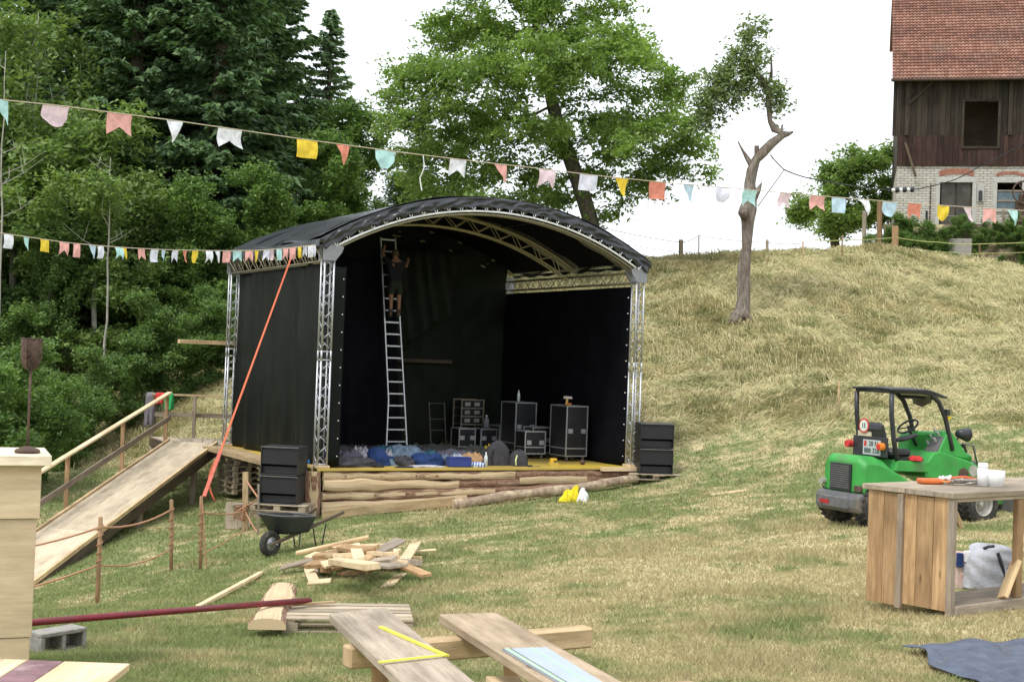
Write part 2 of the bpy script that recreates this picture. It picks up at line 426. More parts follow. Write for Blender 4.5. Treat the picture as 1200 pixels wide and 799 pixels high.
def axis(lo, hi, a, b, fine, coarse):
    o = list(np.arange(a, b, fine)); x = a
    st = fine
    while x > lo: st = min(st * 1.25, coarse); x -= st; o.insert(0, x)
    x = o[-1]; st = fine
    while x < hi: st = min(st * 1.25, coarse); x += st; o.append(x)
    return np.array(o)
xs = axis(-600, 600, -18, 22, .14, 60); ys = axis(-200, 900, 6, 56, .14, 60)
XX, YY = np.meshgrid(xs, ys)
ZZ = np.concatenate([G(XX[i], YY[i]) for i in range(len(ys))]).reshape(XX.shape)
V = np.stack([XX.ravel(), YY.ravel(), ZZ.ravel()], 1)
nx, ny = len(xs), len(ys)
ii = (np.arange(ny - 1)[:, None] * nx + np.arange(nx - 1)[None, :]).ravel()
Fc = np.stack([ii, ii + 1, ii + nx + 1, ii + nx], 1)
me = npmesh('ground', V, Fc, M['ground'], {'hay': hay(V[:, 0], V[:, 1]) * ~((terr(V[:, 0], V[:, 1])[0] > -.5) & (terr(V[:, 0], V[:, 1])[1] > -2.3) & (terr(V[:, 0], V[:, 1])[1] < 12))}, smooth=True)
tag(link('ground', me), kind='structure')

# stage frame: origin on the deck at the front left column
S0 = P(375, 548, 29.5)
UA = R(28.2)
SU = Vector((math.cos(UA), math.sin(UA), 0)); SV = Vector((-math.sin(UA), math.cos(UA), 0))
SM = Matrix.Translation(S0) @ Matrix.Rotation(UA, 4, 'Z')
SW, SL, SH = 7.92, 6.75, 4.66
def S(u, v, z=0.0): return SM @ Vector((u, v, z))
def in_stage(x, y):
    dx, dy = x - S0.x, y - S0.y
    u = dx * SU.x + dy * SU.y; v = dx * SV.x + dy * SV.y
    return (u > -.1) & (u < SW + .1) & (v > -.05) & (v < SL + .1)

def grass_field(N):
    px = np.where(rs.rand(N) < .72, rs.uniform(-60, 1260, N), np.where(rs.rand(N) < .5, rs.uniform(-480, -60, N), rs.uniform(1260, 1700, N))); D = 6.5 * (40 / 6.5) ** rs.rand(N) 
    x = (px - 600) / F * D; y = D.copy()
    h = hay(x, y)
    keep = (rs.rand(N) > h * .9) & ~in_stage(x, y); x, y, D, h = x[keep], y[keep], D[keep], h[keep]; N = len(x)
    z = G(x, y)
    tall = 1 + 1.2 * np.clip(vn(x * 1.1, y * 1.1) * 2, 0, 1)
    H = rs.uniform(.018, .052, N) * tall * np.interp(D, [7, 30], [.85, 1.15]); Wd = np.interp(D, [7, 14, 40], [.0045, .007, .018]) * rs.uniform(.7, 1.3, N)
    a = rs.uniform(0, 2 * np.pi, N); la = rs.uniform(0, 2 * np.pi, N); ln = rs.uniform(.2, 1.3, N) * H
    V = np.zeros((N, 3, 3)); 
    V[:, 0] = np.stack([x - np.cos(a) * Wd, y - np.sin(a) * Wd, z - .005], 1)
    V[:, 1] = np.stack([x + np.cos(a) * Wd, y + np.sin(a) * Wd, z - .005], 1)
    V[:, 2] = np.stack([x + np.cos(la) * ln, y + np.sin(la) * ln, z + H], 1)
    Fc = np.arange(N * 3).reshape(N, 3); r = np.repeat(rs.rand(N), 3)
    return npmesh('grass', V.reshape(-1, 3), Fc, M['blade'], {'rnd': r, 'hay': np.repeat(h, 3)})
tag(link('grass', grass_field(640000)), 'short patchy green and dry meadow grass around the stage', 'grass', kind='stuff')

def hay_field(N):
    px = np.where(rs.rand(N) < .85, rs.uniform(-60, 1300, N), np.where(rs.rand(N) < .5, rs.uniform(-350, -60, N), rs.uniform(1300, 1550, N))); D = rs.uniform(29, 57, N)
    x = (px - 600) / F * D; y = D.copy(); lx, ly = terr(x, y); h = hay(x, y) * ~((lx > -.5) & (ly > -2.3) & (ly < 12))
    keep = (rs.rand(N) < h) & ~in_stage(x, y); x, y, D, h = x[keep], y[keep], D[keep], h[keep]; N = len(x)
    z = G(x, y)
    base = 6 * vn(x * .35, y * .45) + 4 * vn(x * 1.1 + 3, y * 1.1)
    a = base + rs.normal(0, .95, N); L = rs.uniform(.2, .75, N); Wd = rs.uniform(.004, .010, N); 
    lift = rs.uniform(.01, .17, N) * (1 + 1.2 * np.clip(vn(x * 1.7, y * 1.7) * 2, 0, 1))
    dx, dy = np.cos(a), np.sin(a); sx, sy = -dy * Wd, dx * Wd
    x2 = x + dx * L * .5; y2 = y + dy * L * .5; x3 = x + dx * L + sx * 6; y3 = y + dy * L + sy * 6
    z2 = np.maximum(z, G(x2, y2)) + lift; z3 = G(x3, y3) + rs.uniform(0, .05, N)
    V = np.zeros((N, 5, 3))
    V[:, 0] = np.stack([x - sx, y - sy, z], 1); V[:, 1] = np.stack([x + sx, y + sy, z + Wd], 1)
    V[:, 2] = np.stack([x2 - sx, y2 - sy, z2 - Wd], 1); V[:, 3] = np.stack([x2 + sx, y2 + sy, z2 + Wd], 1)
    V[:, 4] = np.stack([x3, y3, z3], 1)
    b = np.arange(N)[:, None] * 5
    Fc = np.concatenate([b + np.array([[0, 1, 3]]), b + np.array([[0, 3, 2]]), b + np.array([[2, 3, 4]])])
    return npmesh('cut_hay', V.reshape(-1, 3), Fc, M['blade'], {'rnd': np.repeat(rs.rand(N), 5), 'hay': np.repeat(np.ones(N), 5)})
tag(link('cut_hay', hay_field(390000)), 'straw coloured mown hay lying over the steep bank', 'hay', kind='stuff')
# ---------------------------------------------------------------- trees
def leaf_mat(name, c1, c2, tr=.35):
    n = NT(name); r = n.rnd(); col = n.ramp(r, [(0, c1), (1, c2)])
    co = n.coord('Object'); f = n.noise(co, .45, 3); col = n.mix(col, n.ramp(f, [(.35, (.72, .74, .7)), (.65, (1.2, 1.18, 1.0))]), 1.0, 'MULTIPLY')
    df = n.n('ShaderNodeBsdfPrincipled'); df.inputs['Roughness'].default_value = .55; df.inputs['Specular IOR Level'].default_value = .3
    t = n.n('ShaderNodeBsdfTranslucent'); ms = n.n('ShaderNodeMixShader'); ms.inputs[0].default_value = tr
    n.l(col, df.inputs[0]); n.l(n.mix(col, (1.0, 1.1, .5), 1.0, 'MULTIPLY'), t.inputs[0]); n.l(df.outputs[0], ms.inputs[1]); n.l(t.outputs[0], ms.inputs[2])
    n.l(ms.outputs[0], n.t.nodes['Material Output'].inputs[0]); return n.m
M['leaf_walnut'] = leaf_mat('leaf_walnut', (.17, .27, .085), (.30, .42, .15), .45)
M['leaf_forest'] = leaf_mat('leaf_forest', (.10, .175, .065), (.24, .36, .13), .4)
M['leaf_olive'] = leaf_mat('leaf_olive', (.13, .21, .07), (.28, .38, .14), .38)
M['leaf_light'] = leaf_mat('leaf_light', (.10, .18, .06), (.22, .34, .11), .38)
M['leaf_grey'] = leaf_mat('leaf_grey', (.17, .23, .12), (.28, .35, .19), .35)
M['needle'] = leaf_mat('needle_dark', (.08, .15, .078), (.19, .29, .15), .3)
M['needle2'] = leaf_mat('needle_light', (.13, .22, .13), (.26, .37, .23), .3)
M['bark'] = mat_plain('bark', (.10, .08, .06), .95, 0, .45, 7, 1, .05, dirt=(.10, .11, .05))
M['bark_grey'] = mat_plain('bark_grey', (.20, .165, .135), .95, 0, .5, 6, 1, .05, dirt=(.27, .26, .23))
n = NT('bark_grey'); co = n.coord('Object', (1, 1, .22)); f = n.noise(co, 11, 6, .7); f2 = n.noise(n.coord('Object'), 1.6, 5, .7)
n.l(n.mix(n.ramp(f, [(.3, (.07, .055, .045)), (.55, (.24, .20, .165)), (.75, (.36, .33, .29))]), (.13, .085, .06), n.ramp(f2, [(.5, (0, 0, 0)), (.66, (.8, .8, .8))])), n.b.inputs['Base Color']); n.b.inputs['Roughness'].default_value = .95; n.bump(f, 1.0, .06); M['bark_grey'] = n.m
M['bark_pale'] = mat_plain('bark_pale', (.34, .32, .27), .9, 0, .3, 4, .5, .03)

def colonize(att, trunk, step=.35, infl=3.0, kill=.7, iters=120, rng=None):
    nodes = [np.array(p, float) for p in trunk]; par = [-1] + list(range(len(trunk) - 1))
    A = att.copy()
    ND = np.array(nodes)
    dist = np.full(len(A), 1e9); near = np.zeros(len(A), int)
    d = np.sqrt(((A[:, None] - ND[None]) ** 2).sum(-1)); near = d.argmin(1); dist = d.min(1)
    for it in range(iters):
        if len(A) == 0: break
        m = dist < (infl if it > 3 else 99)
        if not m.any(): m = dist <= dist.min() + .01
        pull = {}
        u = (A[m] - ND[near[m]]); u /= np.maximum(np.linalg.norm(u, axis=1, keepdims=True), 1e-6)
        idx = near[m]; acc = np.zeros((len(ND), 3)); np.add.at(acc, idx, u); uq = np.unique(idx)
        dirs = acc[uq]; ln = np.linalg.norm(dirs, axis=1, keepdims=True); dirs = dirs / np.maximum(ln, 1e-6)
        dirs += rng.normal(0, .18, dirs.shape); dirs[:, 2] -= .03; dirs /= np.linalg.norm(dirs, axis=1, keepdims=True)
        new = ND[uq] + dirs * step
        base = len(ND); ND = np.concatenate([ND, new]); par += list(uq)
        dn = np.sqrt(((A[:, None] - new[None]) ** 2).sum(-1)); k = dn.argmin(1); dm = dn.min(1)
        b = dm < dist; near[b] = base + k[b]; dist[b] = dm[b]
        kp = dist > kill; A = A[kp]; dist = dist[kp]; near = near[kp]
    return ND, np.array(par)

def skel_radii(ND, par, tip=.012, e=2.4, rmax=None):
    n = len(ND); r = np.zeros(n); ch = np.zeros(n)
    for i in range(n - 1, -1, -1):
        r[i] = (tip ** e if ch[i] == 0 else r[i]) 
        if par[i] >= 0: r[par[i]] += r[i]; ch[par[i]] = 1
    r = r ** (1 / e)
    if rmax is not None:
        k = rmax / r[0]; r = np.where(r > .04, .04 + (r - .04) * (rmax - .04) / max(r[0] - .04, .01), r)
    return r, ch

def skel_mesh(name, ND, par, r, mat, minr=0.0):
    Vs, Fs = [], []; c = 0
    for i in range(1, len(ND)):
        p = par[i]
        if p < 0 or r[i] < minr: continue
        a, b = ND[p], ND[i]; n = 8 if r[i] > .12 else (5 if r[i] > .04 else 3)
        ra = min(r[p], r[i] * 1.35) if r[p] > r[i] * 1.6 else r[p]
        d = b - a; L = np.linalg.norm(d)
        if L < 1e-6: continue
        d /= L; s = np.cross(d, [.31, .9, .12]); s /= np.linalg.norm(s); t = np.cross(d, s)
        an = np.arange(n) * 2 * np.pi / n
        ring = np.cos(an)[:, None] * s + np.sin(an)[:, None] * t
        Vs.append(a - d * ra * .3 + ring * ra); Vs.append(b + ring * r[i])
        for k in range(n): k2 = (k + 1) % n; Fs.append((c + k, c + k2, c + n + k2, c + n + k))
        c += 2 * n
    return npmesh(name, np.concatenate(Vs), np.array(Fs), mat, None, smooth=True)

def leaves(name, C, size, mat, rng, elong=1.6, droop=.25, up=.7):
    N = len(C); s = size * rng.uniform(.6, 1.3, N)
    nrm = rng.normal(0, 1, (N, 3)); nrm[:, 2] = np.abs(nrm[:, 2]) + up; nrm /= np.linalg.norm(nrm, axis=1, keepdims=True)
    d = rng.normal(0, 1, (N, 3)); d[:, 2] -= droop * 2; d -= nrm * (d * nrm).sum(1, keepdims=True); d /= np.maximum(np.linalg.norm(d, axis=1, keepdims=True), 1e-6)
    t = np.cross(nrm, d); L = s[:, None] * elong * .5; W_ = s[:, None] * .38
    V = np.zeros((N, 4, 3)); V[:, 0] = C - d * L; V[:, 1] = C + t * W_ + nrm * W_ * .35; V[:, 2] = C + d * L; V[:, 3] = C - t * W_ + nrm * W_ * .35
    return npmesh(name, V.reshape(-1, 3), np.arange(N * 4).reshape(N, 4), mat, {'rnd': np.repeat(rng.rand(N), 4)})

def blob_points(blobs, n, rng, shell=.45):
    """attraction points inside ellipsoids (cx,cy,cz,rx,ry,rz)"""
    w_ = np.array([b[3] * b[4] * b[5] for b in blobs]); w_ = w_ / w_.sum(); out = []
    for b, k in zip(blobs, (w_ * n).astype(int) + 3):
        u = rng.normal(0, 1, (k, 3)); u /= np.linalg.norm(u, axis=1, keepdims=True)
        rr = (shell + (1 - shell) * rng.rand(k)) ** (1 / 1.5); out.append(np.array(b[:3]) + u * rr[:, None] * np.array(b[3:]))
    return np.concatenate(out)

def broadleaf(seed, h, blobs, trunk, nat, nleaf, lsize, lmat, bmat, rtrunk, step=.4, kill=.75, spread=.3, droop=.25, tip=.012, clump=7, infl=3.5, gaps=.0):
    rng = np.random.RandomState(seed)
    att = blob_points(blobs, nat, rng)
    if gaps: # carve voids so that the sky shows through
        vd = blob_points(blobs, int(14 * gaps), rng, 0); 
        dd = np.sqrt(((att[:, None] - vd[None]) ** 2).sum(-1)).min(1); att = att[dd > .75 + .0 * gaps]
    ND, par = colonize(att, trunk, step, infl, kill, 110, rng)
    r, ch = skel_radii(ND, par, tip, 2.3, rtrunk)
    tm = skel_mesh('trunk', ND, par, r, bmat)
    tw = np.where((r < .05) & (np.arange(len(ND)) >= len(trunk)))[0]
    nc = nleaf // clump
    pick = tw[rng.randint(0, len(tw), nc)]
    cc = ND[pick] + rng.normal(0, spread, (nc, 3)) * np.array([1, 1, .7])
    C = (cc[:, None] + rng.normal(0, lsize * 1.1, (nc, clump, 3)) * np.array([1, 1, .55])).reshape(-1, 3)
    lm = leaves('crown', C, lsize, lmat, rng, droop=droop)
    return tm, lm

def conifer(seed, h, rbase, nmat, dens=1.0, droop=.5):
    rng = np.random.RandomState(seed); Cs = []; Ds = []; 
    tb = MB(); tb.tube([(0, 0, -.8), (0, 0, h * .5), (0, 0, h)], [h * .014, h * .009, .02], 7)
    z = h * .06
    while z < h * .985:
        t = z / h; L0 = rbase * (1 - t) ** .8 + .12; nb = int(5 + 3 * (1 - t))
        for k in range(nb):
            if rng.rand() < .06: continue
            a = rng.uniform(0, 2 * np.pi); L = L0 * rng.uniform(.6, 1.15); m = int(max(3, L * 56 * dens))
            s = rng.rand(m) ** .7; el = (.35 * t - .12)
            side = rng.uniform(-1, 1, m) * (.10 + .26 * (1 - s)) * min(L, 3) * .55
            x = s * L; zz = z + el * x - droop * .14 * x * x / max(L, .5) + .10 * s * L * (s > .8) - np.abs(side) * .35 + rng.normal(0, .05, m)
            Cs.append(np.stack([np.cos(a) * x - np.sin(a) * side, np.sin(a) * x + np.cos(a) * side, zz], 1))
            da = a + np.sign(side) * .6; Ds.append(np.stack([np.cos(da), np.sin(da), np.full(m, -.35 - .4 * droop)], 1))
            if L > .8: tb.tube([(0, 0, z), (math.cos(a) * L * .5, math.sin(a) * L * .5, z + el * L * .5 - droop * .035 * L), (math.cos(a) * L * .92, math.sin(a) * L * .92, z + el * L * .92 - droop * .12 * L)], [.035, .022, .008], 3, False)
        z += rng.uniform(.22, .42) * (1 if t < .8 else .7)
    C = np.concatenate(Cs); d = np.concatenate(Ds); N = len(C)
    d += rng.normal(0, .35, (N, 3)); d /= np.linalg.norm(d, axis=1, keepdims=True)
    up = np.array([0, 0, 1.0]) + rng.normal(0, .5, (N, 3)); t_ = np.cross(d, up); t_ /= np.linalg.norm(t_, axis=1, keepdims=True)
    L = rng.uniform(.12, .30, N)[:, None]; W_ = rng.uniform(.05, .11, N)[:, None]
    V = np.zeros((N, 4, 3)); V[:, 0] = C - d * L * .6; V[:, 1] = C + t_ * W_; V[:, 2] = C + d * L; V[:, 3] = C - t_ * W_
    cm = npmesh('crown', V.reshape(-1, 3), np.arange(N * 4).reshape(N, 4), nmat, {'rnd': np.repeat(rng.rand(N), 4)})
    o = tb.build('trunk', M['bark'], None, loc=(0, 0, 0)); tm = o.data; bpy.data.objects.remove(o)
    return tm, cm

def plant(name, meshes, label, cat, base, rz=0, s=1.0, group=None, sz=None):
    t = thing(name, label, cat, base, rz, group); t.scale = (s, s, sz or s)
    link('trunk', meshes[0], t); link('crown', meshes[1], t); return t

# prototypes
rngp = np.random.RandomState(5)
def bl_blobs(h, w_, low=.15, n=14, seed=0):
    rg = np.random.RandomState(seed); out = []
    for i in range(n):
        t = rg.uniform(low, .93); rad = w_ * (math.sin(math.pi * min(1, (t - low * .5) / (1.08 - low * .5))) ** .6); a = rg.uniform(0, 6.28); q = rg.uniform(.3, .75)
        br = w_ * rg.uniform(.34, .5); out.append((math.cos(a) * rad * q, math.sin(a) * rad * q, t * h, br, br, br * .6))
    return out
C1 = conifer(1, 27, 4.3, M['needle']); C2 = conifer(2, 24, 3.8, M['needle'], 1.0, .8); C3 = conifer(3, 20, 3.4, M['needle2'], .8, .9)
B1 = broadleaf(21, 14, bl_blobs(14, 4.6, .12, 18, 1), [(0, 0, -.5), (0, 0, 1), (.1, 0, 2.5), (.1, .1, 4)], 800, 34000, .17, M['leaf_forest'], M['bark'], .2, .5, .9, .28)
B2 = broadleaf(22, 12, bl_blobs(12, 4.0, .05, 18, 2), [(0, 0, -.5), (0, 0, 1), (-.1, 0, 2.5)], 700, 30000, .16, M['leaf_light'], M['bark'], .16, .5, .9, .28)
B3 = broadleaf(23, 13, bl_blobs(13, 4.2, .1, 16, 3), [(0, 0, -.5), (0, 0, 1), (-.1, 0, 2.5), (0, 0, 4)], 600, 26000, .15, M['leaf_olive'], M['bark_pale'], .13, .5, .9, .3)
B4 = broadleaf(24, 6.5, bl_blobs(6.5, 3.0, .02, 14, 4), [(0, 0, -.4), (0, 0, .6), (.1, 0, 1.4)], 450, 24000, .12, M['leaf_light'], M['bark'], .07, .35, .6, .22)
B5 = broadleaf(25, 7, bl_blobs(7, 2.6, .02, 14, 5), [(0, 0, -.4), (0, 0, .6), (.1, 0, 1.4)], 450, 22000, .12, M['leaf_forest'], M['bark_pale'], .06, .35, .6, .22)

def at_ground(px, D):
    x = (px - 600) / F * D; return (x, D, g1(x, D))
forest = [
 # (proto, px, D, scale, label)
 (C1, 98, 62, -330, 'tall dark spruce above the salmon swallowtail flag, left of the forest middle'),
 (C2, 148, 58, -300, 'dark spruce rising out of the frame above the white triangular flag'),
 (C1, 196, 61, -340, 'dense dark spruce with tiered boughs in the middle of the forest'),
 (C2, 246, 57, -280, 'dark spruce directly above the white swallowtail flag of the near bunting'),
 (C1, 276, 63, -300, 'dark spruce above the yellow square flag of the near bunting'),
 (C1, 304, 78, -160, 'tall dark spruce nearest the gap of sky, cut by the frame top'),
 (C3, 374, 78, 6, 'pale green pointed spruce standing free against the sky'),
 (C1, 40, 74, -200, 'dark spruce far back behind the light birches on the left'),
 (C2, -30, 66, -160, 'dark spruce at the left edge of the frame'),
 (C1, 170, 72, -300, 'dark spruce in the second row, behind the forest middle'), (C2, 225, 70, -340, 'dark spruce in the second row, right of the forest middle'),
 (B2, 398, 64, 118, 'round crowned green tree right of the pale spruce, above the stage roof'),
 (B2, 352, 58, 150, 'broad green tree behind the left end of the stage roof'),
 (B2, 440, 60, 195, 'low green tree touching the top left of the stage roof'),
 (C1, 486, 70, 110, 'dark fir standing behind the left side of the big walnut tree'),
 (C1, 530, 76, 150, 'short dark fir just behind the crest of the stage roof'),
 (B3, 12, 52, -40, 'light birch with a pale trunk at the left edge of the forest'),
 (B3, 52, 57, -20, 'airy birch with bare grey twigs behind the first pink flag'),
 (B3, 108, 50, 98, 'olive green tree below the salmon swallowtail flag'),
 (B1, 160, 53, 215, 'dark leafy tree in the shade between the two strings of bunting'),
 (B2, 240, 52, 205, 'leafy tree with layered fresh green branches behind the back left truss column'),
 (B2, 292, 54, 190, 'fresh green tree close behind the left wall of the stage'),
 (B1, 55, 49.5, 250, 'leafy tree behind the rusty lantern, crossed by the far bunting'),
 (B1, -20, 50, 200, 'leafy tree cut by the left frame edge below the far bunting'),
 (B1, -95, 52, 150, 'leafy tree outside the left frame edge, nearest the wood corner'), (C1, -150, 60, -200, 'dark spruce outside the left edge of the frame'), (B1, -210, 50, 190, 'leafy tree far outside the left frame edge'), (C2, -260, 58, -150, 'dark spruce far outside the left edge of the frame'),
 (B2, 200, 51.5, 260, 'small leafy tree in the middle of the forest edge'),
]
HT = {id(C1): 27, id(C2): 24, id(C3): 20, id(B1): 14, id(B2): 12, id(B3): 13, id(B4): 6.5, id(B5): 7}
def fit(m, px, D, topy): b_ = at_ground(px, D); return (P(px, topy, D).z - b_[2]) / HT[id(m)]
for m, px, D, ty, lab in forest:
    s = fit(m, px, D, ty)
    plant('pine_tree' if m in (C1, C2, C3) else 'broadleaf_tree', m, lab, 'tree', at_ground(px, D), random.uniform(0, 6.28), s, 'trees of the forest behind the stage').scale = (s * (1.25 if m in (C1, C2) else 1.35 if m is C3 else 1.0), s * (1.25 if m in (C1, C2) else 1.35 if m is C3 else 1.0), s)
# bare pale stems at the left edge of the wood
for px, D, y0, y1, lab, sd_ in ((4, 45.5, 60, 470, 'tall bare pale birch stem at the very left edge of the frame', 1), (128, 48, 185, 330, 'thin pale leaning stem rising between the two strings of bunting', 2), (42, 52, 15, 250, 'grey bare topped tree above the first pink flag', 3)):
    rg = random.Random(sd_); p0 = Vector(at_ground(px - 3, D)); p1 = P(px + 2, y0, D); bt_ = thing('bare_tree', lab, 'tree', p0)
    b = MB(); N = 12; pts = [p0.lerp(p1, i / N) + Vector((rg.uniform(-.05, .05), 0, 0)) for i in range(N + 1)]; b.tube(pts, [.06 * (1 - .8 * i / N) for i in range(N + 1)], 6); b.build('trunk', M['bark_pale'], bt_, smooth=True)
    for k in range(8):
        t_ = rg.uniform(.55, .98); q = p0.lerp(p1, t_); a = rg.uniform(0, 6.28); L = rg.uniform(.7, 2.2) * (1.15 - t_ * .6); e1 = q + Vector((math.cos(a) * L * .5, math.sin(a) * L * .3, L * .25)); e2 = e1 + Vector((math.cos(a + .4) * L * .5, math.sin(a) * L * .3, L * .35))
        b = MB(); b.tube([q, e1, e2], [.018, .012, .004], 4); b.tube([e1, e1 + Vector((-math.cos(a) * L * .1, 0, L * .4))], [.014, .005], 3); b.build('branch', M['bark_pale'], bt_)
shrubs = [(B4, 10, 46.5, 395, 'leafy bush at the left edge of the frame beside the rusty lantern'),
 (B5, 38, 47.5, 405, 'dark green bush straight behind the rusty lantern'), (B4, 75, 46.5, 430, 'bright bush behind the lower end of the ramp handrail'),
 (B5, 105, 48, 400, 'dense bush above the middle of the ramp handrail'), (B4, 140, 48.5, 425, 'bright leafy bush left of the coats on the landing rail'),
 (B5, 172, 50, 335, 'thin stemmed young tree behind the coats on the landing rail'), (B4, 212, 51, 365, 'bush behind the landing and its yellow rail'),
 (B5, 248, 51.5, 330, 'dark bush next to the back left truss column'), (B4, -35, 45, 400, 'bush mostly outside the left edge of the frame'), (B4, 290, 53, 330, 'bush hidden mostly behind the side tarpaulin')]
BASE = [(-60, 610), (10, 588), (60, 566), (105, 541), (140, 522), (172, 506), (212, 481), (250, 460), (320, 440)]
for m, px, D, ty, lab in shrubs:
    by = float(np.interp(px, [q[0] for q in BASE], [q[1] for q in BASE])); D = PG(px, by - 3).y + .9
    s = fit(m, px, D, ty)
    plant('bush', m, lab, 'bush', at_ground(px, D), random.uniform(0, 6.28), s, 'bushes along the forest edge')

# big walnut tree: trunk visible above the stage roof, limbs traced from where they leave it
WD = 49.0
wb = Vector(at_ground(696, WD))
def rel(px, py, D, o): q = P(px, py, D) - o; return (q.x, q.y, q.z)
tr = [(0, 0, -.8), (0, 0, 0), rel(693, 262, WD, wb), rel(684, 232, WD, wb), rel(675, 205, WD, wb), rel(664, 175, WD, wb), rel(655, 150, WD, wb), rel(648, 125, WD, wb), rel(642, 95, WD, wb), rel(632, 60, WD, wb), rel(626, 25, WD, wb)]
def dens(tr, st):
    o = [tr[0]]
    for a, b in zip(tr[:-1], tr[1:]):
        a = np.array(a); b = np.array(b); k = max(1, int(np.linalg.norm(b - a) / st))
        for i in range(1, k + 1): o.append(tuple(a + (b - a) * i / k))
    return o
tr = dens(tr, .5)
blobs = []
for px, py, rx, ry, dd in [(500, 95, 50, 34, 0), (480, 150, 34, 30, -1), (535, 40, 50, 30, 1), (560, 100, 55, 40, -1.5), (600, 15, 75, 40, 0), (610, -60, 100, 40, 0), (670, 20, 70, 40, 1), (640, 75, 60, 36, -2.5),
        (700, 60, 60, 34, -1), (745, 45, 34, 30, 1), (760, 95, 45, 28, 0), (800, 110, 34, 26, 0), (790, 150, 45, 30, -1), (740, 140, 48, 30, 1), (815, 175, 26, 22, 0), (540, 150, 55, 30, 1),
        (520, 205, 45, 26, 0), (590, 200, 50, 26, 1), (620, 150, 50, 26, -2), (640, 235, 34, 22, 1), (560, 240, 40, 18, -1), (775, 200, 34, 28, 0), (745, 225, 28, 26, .5), (720, 180, 26, 20, -1.5), (480, 205, 26, 26, 1), (835, 165, 18, 26, 0), (465, 120, 22, 22, 0), (462, 170, 18, 26, 0), (500, 240, 40, 14, 1), (700, 205, 22, 16, 1.5), (830, 205, 14, 14, 0)]:
    c = rel(px, py, WD + dd * 1.2, wb); k = WD / F; blobs.append((c[0], c[1], c[2], rx * k, 2.1, ry * k))
WT = broadleaf(31, 14, blobs, tr, 1900, 82000, .122, M['leaf_walnut'], M['bark'], .29, .34, .55, .24, droop=.5, clump=9, infl=3.0, gaps=1.6)
plant('walnut_tree', WT, 'large spreading walnut tree with light green crown rising behind the stage roof', 'tree', wb)

# old gnarled fruit tree on the slope
OD = 43.0
ob = P(869, 373, OD); ob.z = g1(ob.x, ob.y)
t = thing('old_fruit_tree', 'old half dead fruit tree with twisted bare trunk on the mown slope', 'tree', ob)
def tw(pts): return [P(px, py, OD + d) for px, py, d in pts]
b = MB()
b.tube([ob + Vector((-.05, 0, -.5))] + tw([(869, 372, 0), (871, 350, 0), (873, 315, .05), (875, 290, .05), (877, 262, 0), (877, 246, 0), (880, 232, 0), (878, 215, .1), (881, 200, .1), (886, 187, .1), (895, 178, .05), (905, 168, 0), (917, 158, 0), (909, 152, 0), (903, 142, 0), (901, 118, 0), (903, 112, 0), (899, 100, 0), (893, 90, 0), (884, 82, .1), (877, 70, .2), (870, 62, .3)]),
       [.36, .27, .21, .20, .18, .18, .25, .19, .17, .165, .16, .17, .15, .12, .11, .085, .08, .085, .065, .06, .055, .05, .04], 14)
b.tube(tw([(869, 366, -.1), (862, 372, -.3), (855, 380, -.5)]), [.22, .18, .05], 7); b.tube(tw([(869, 366, 0), (877, 372, -.3), (882, 377, -.3)]), [.2, .13, .05], 7)
b.tube(tw([(873, 242, -.15), (871, 250, -.32), (873, 256, -.2)]), [.12, .2, .1], 7)
b.tube(tw([(883, 235, 0), (888, 222, 0), (893, 214, 0)]), [.12, .08, .02], 6)
b.tube(tw([(885, 202, .05), (877, 188, .1), (871, 177, .1), (865, 166, .1)]), [.10, .07, .05, .02], 6); b.tube(tw([(886, 192, .1), (887, 178, .1), (887, 171, .1)]), [.09, .07, .06], 6)
b.tube(tw([(917, 158, 0), (923, 157, 0), (929, 155, 0)]), [.12, .07, .03], 6); b.tube(tw([(915, 156, 0), (915, 150, 0), (916, 146, 0)]), [.05, .03, .02], 5)
b.tube(tw([(902, 96, 0), (904, 84, 0), (905, 64, 0)]), [.07, .05, .02], 5); b.tube(tw([(900, 108, 0), (893, 96, .2), (884, 88, .2)]), [.06, .05, .03], 5)
b.tube(tw([(884, 82, .1), (868, 84, .2), (855, 92, .2), (840, 100, .1)]), [.05, .045, .03, .02], 5)
for vv in b.v:
    q = np.array([vv.x * 7]); vv += Vector((float(vn(q + vv.z * 2.2, q * .7 + vv.z * 1.1)[0]), float(vn(q * 1.3 + 9, q * 0 + vv.z * 2.6)[0]), 0)) * .09
b.build('trunk', M['bark_grey'], t, smooth=True)
rng = np.random.RandomState(41)
ob0 = np.array(ob)
blobs = []
for px, py, rx, ry in [(868, 58, 20, 13), (890, 66, 15, 14), (875, 35, 10, 8), (893, 30, 8, 8), (855, 85, 22, 14), (838, 100, 20, 15), (828, 120, 17, 20), (885, 96, 18, 12), (862, 108, 18, 12), (905, 105, 14, 8), (917, 118, 9, 13), (913, 132, 7, 8), (846, 128, 12, 12), (845, 100, 22, 20), (868, 75, 22, 16), (824, 140, 12, 16)]:
    c = rel(px, py, OD, ob); k = OD / F; blobs.append((c[0], c[1], c[2], rx * k, .55, ry * k))
att = blob_points(blobs, 420, rng, .1)
st = [rel(899, 104, OD, ob), rel(893, 90, OD, ob), rel(884, 82, OD + .1, ob), rel(872, 66, OD + .2, ob)]
ND, par = colonize(att, st, .18, 2.5, .25, 90, rng); r_, _ = skel_radii(ND, par, .008, 2.3, .05)
link('branches', skel_mesh('branches', ND, par, r_, M['bark_grey']), t)
nc = 1050; pk = ND[rng.randint(2, len(ND), nc)] + rng.normal(0, .15, (nc, 3))
C = (pk[:, None] + rng.normal(0, .09, (nc, 6, 3))).reshape(-1, 3)
link('crown', leaves('crown', C, .11, M['leaf_grey'], rng, 1.3), t)

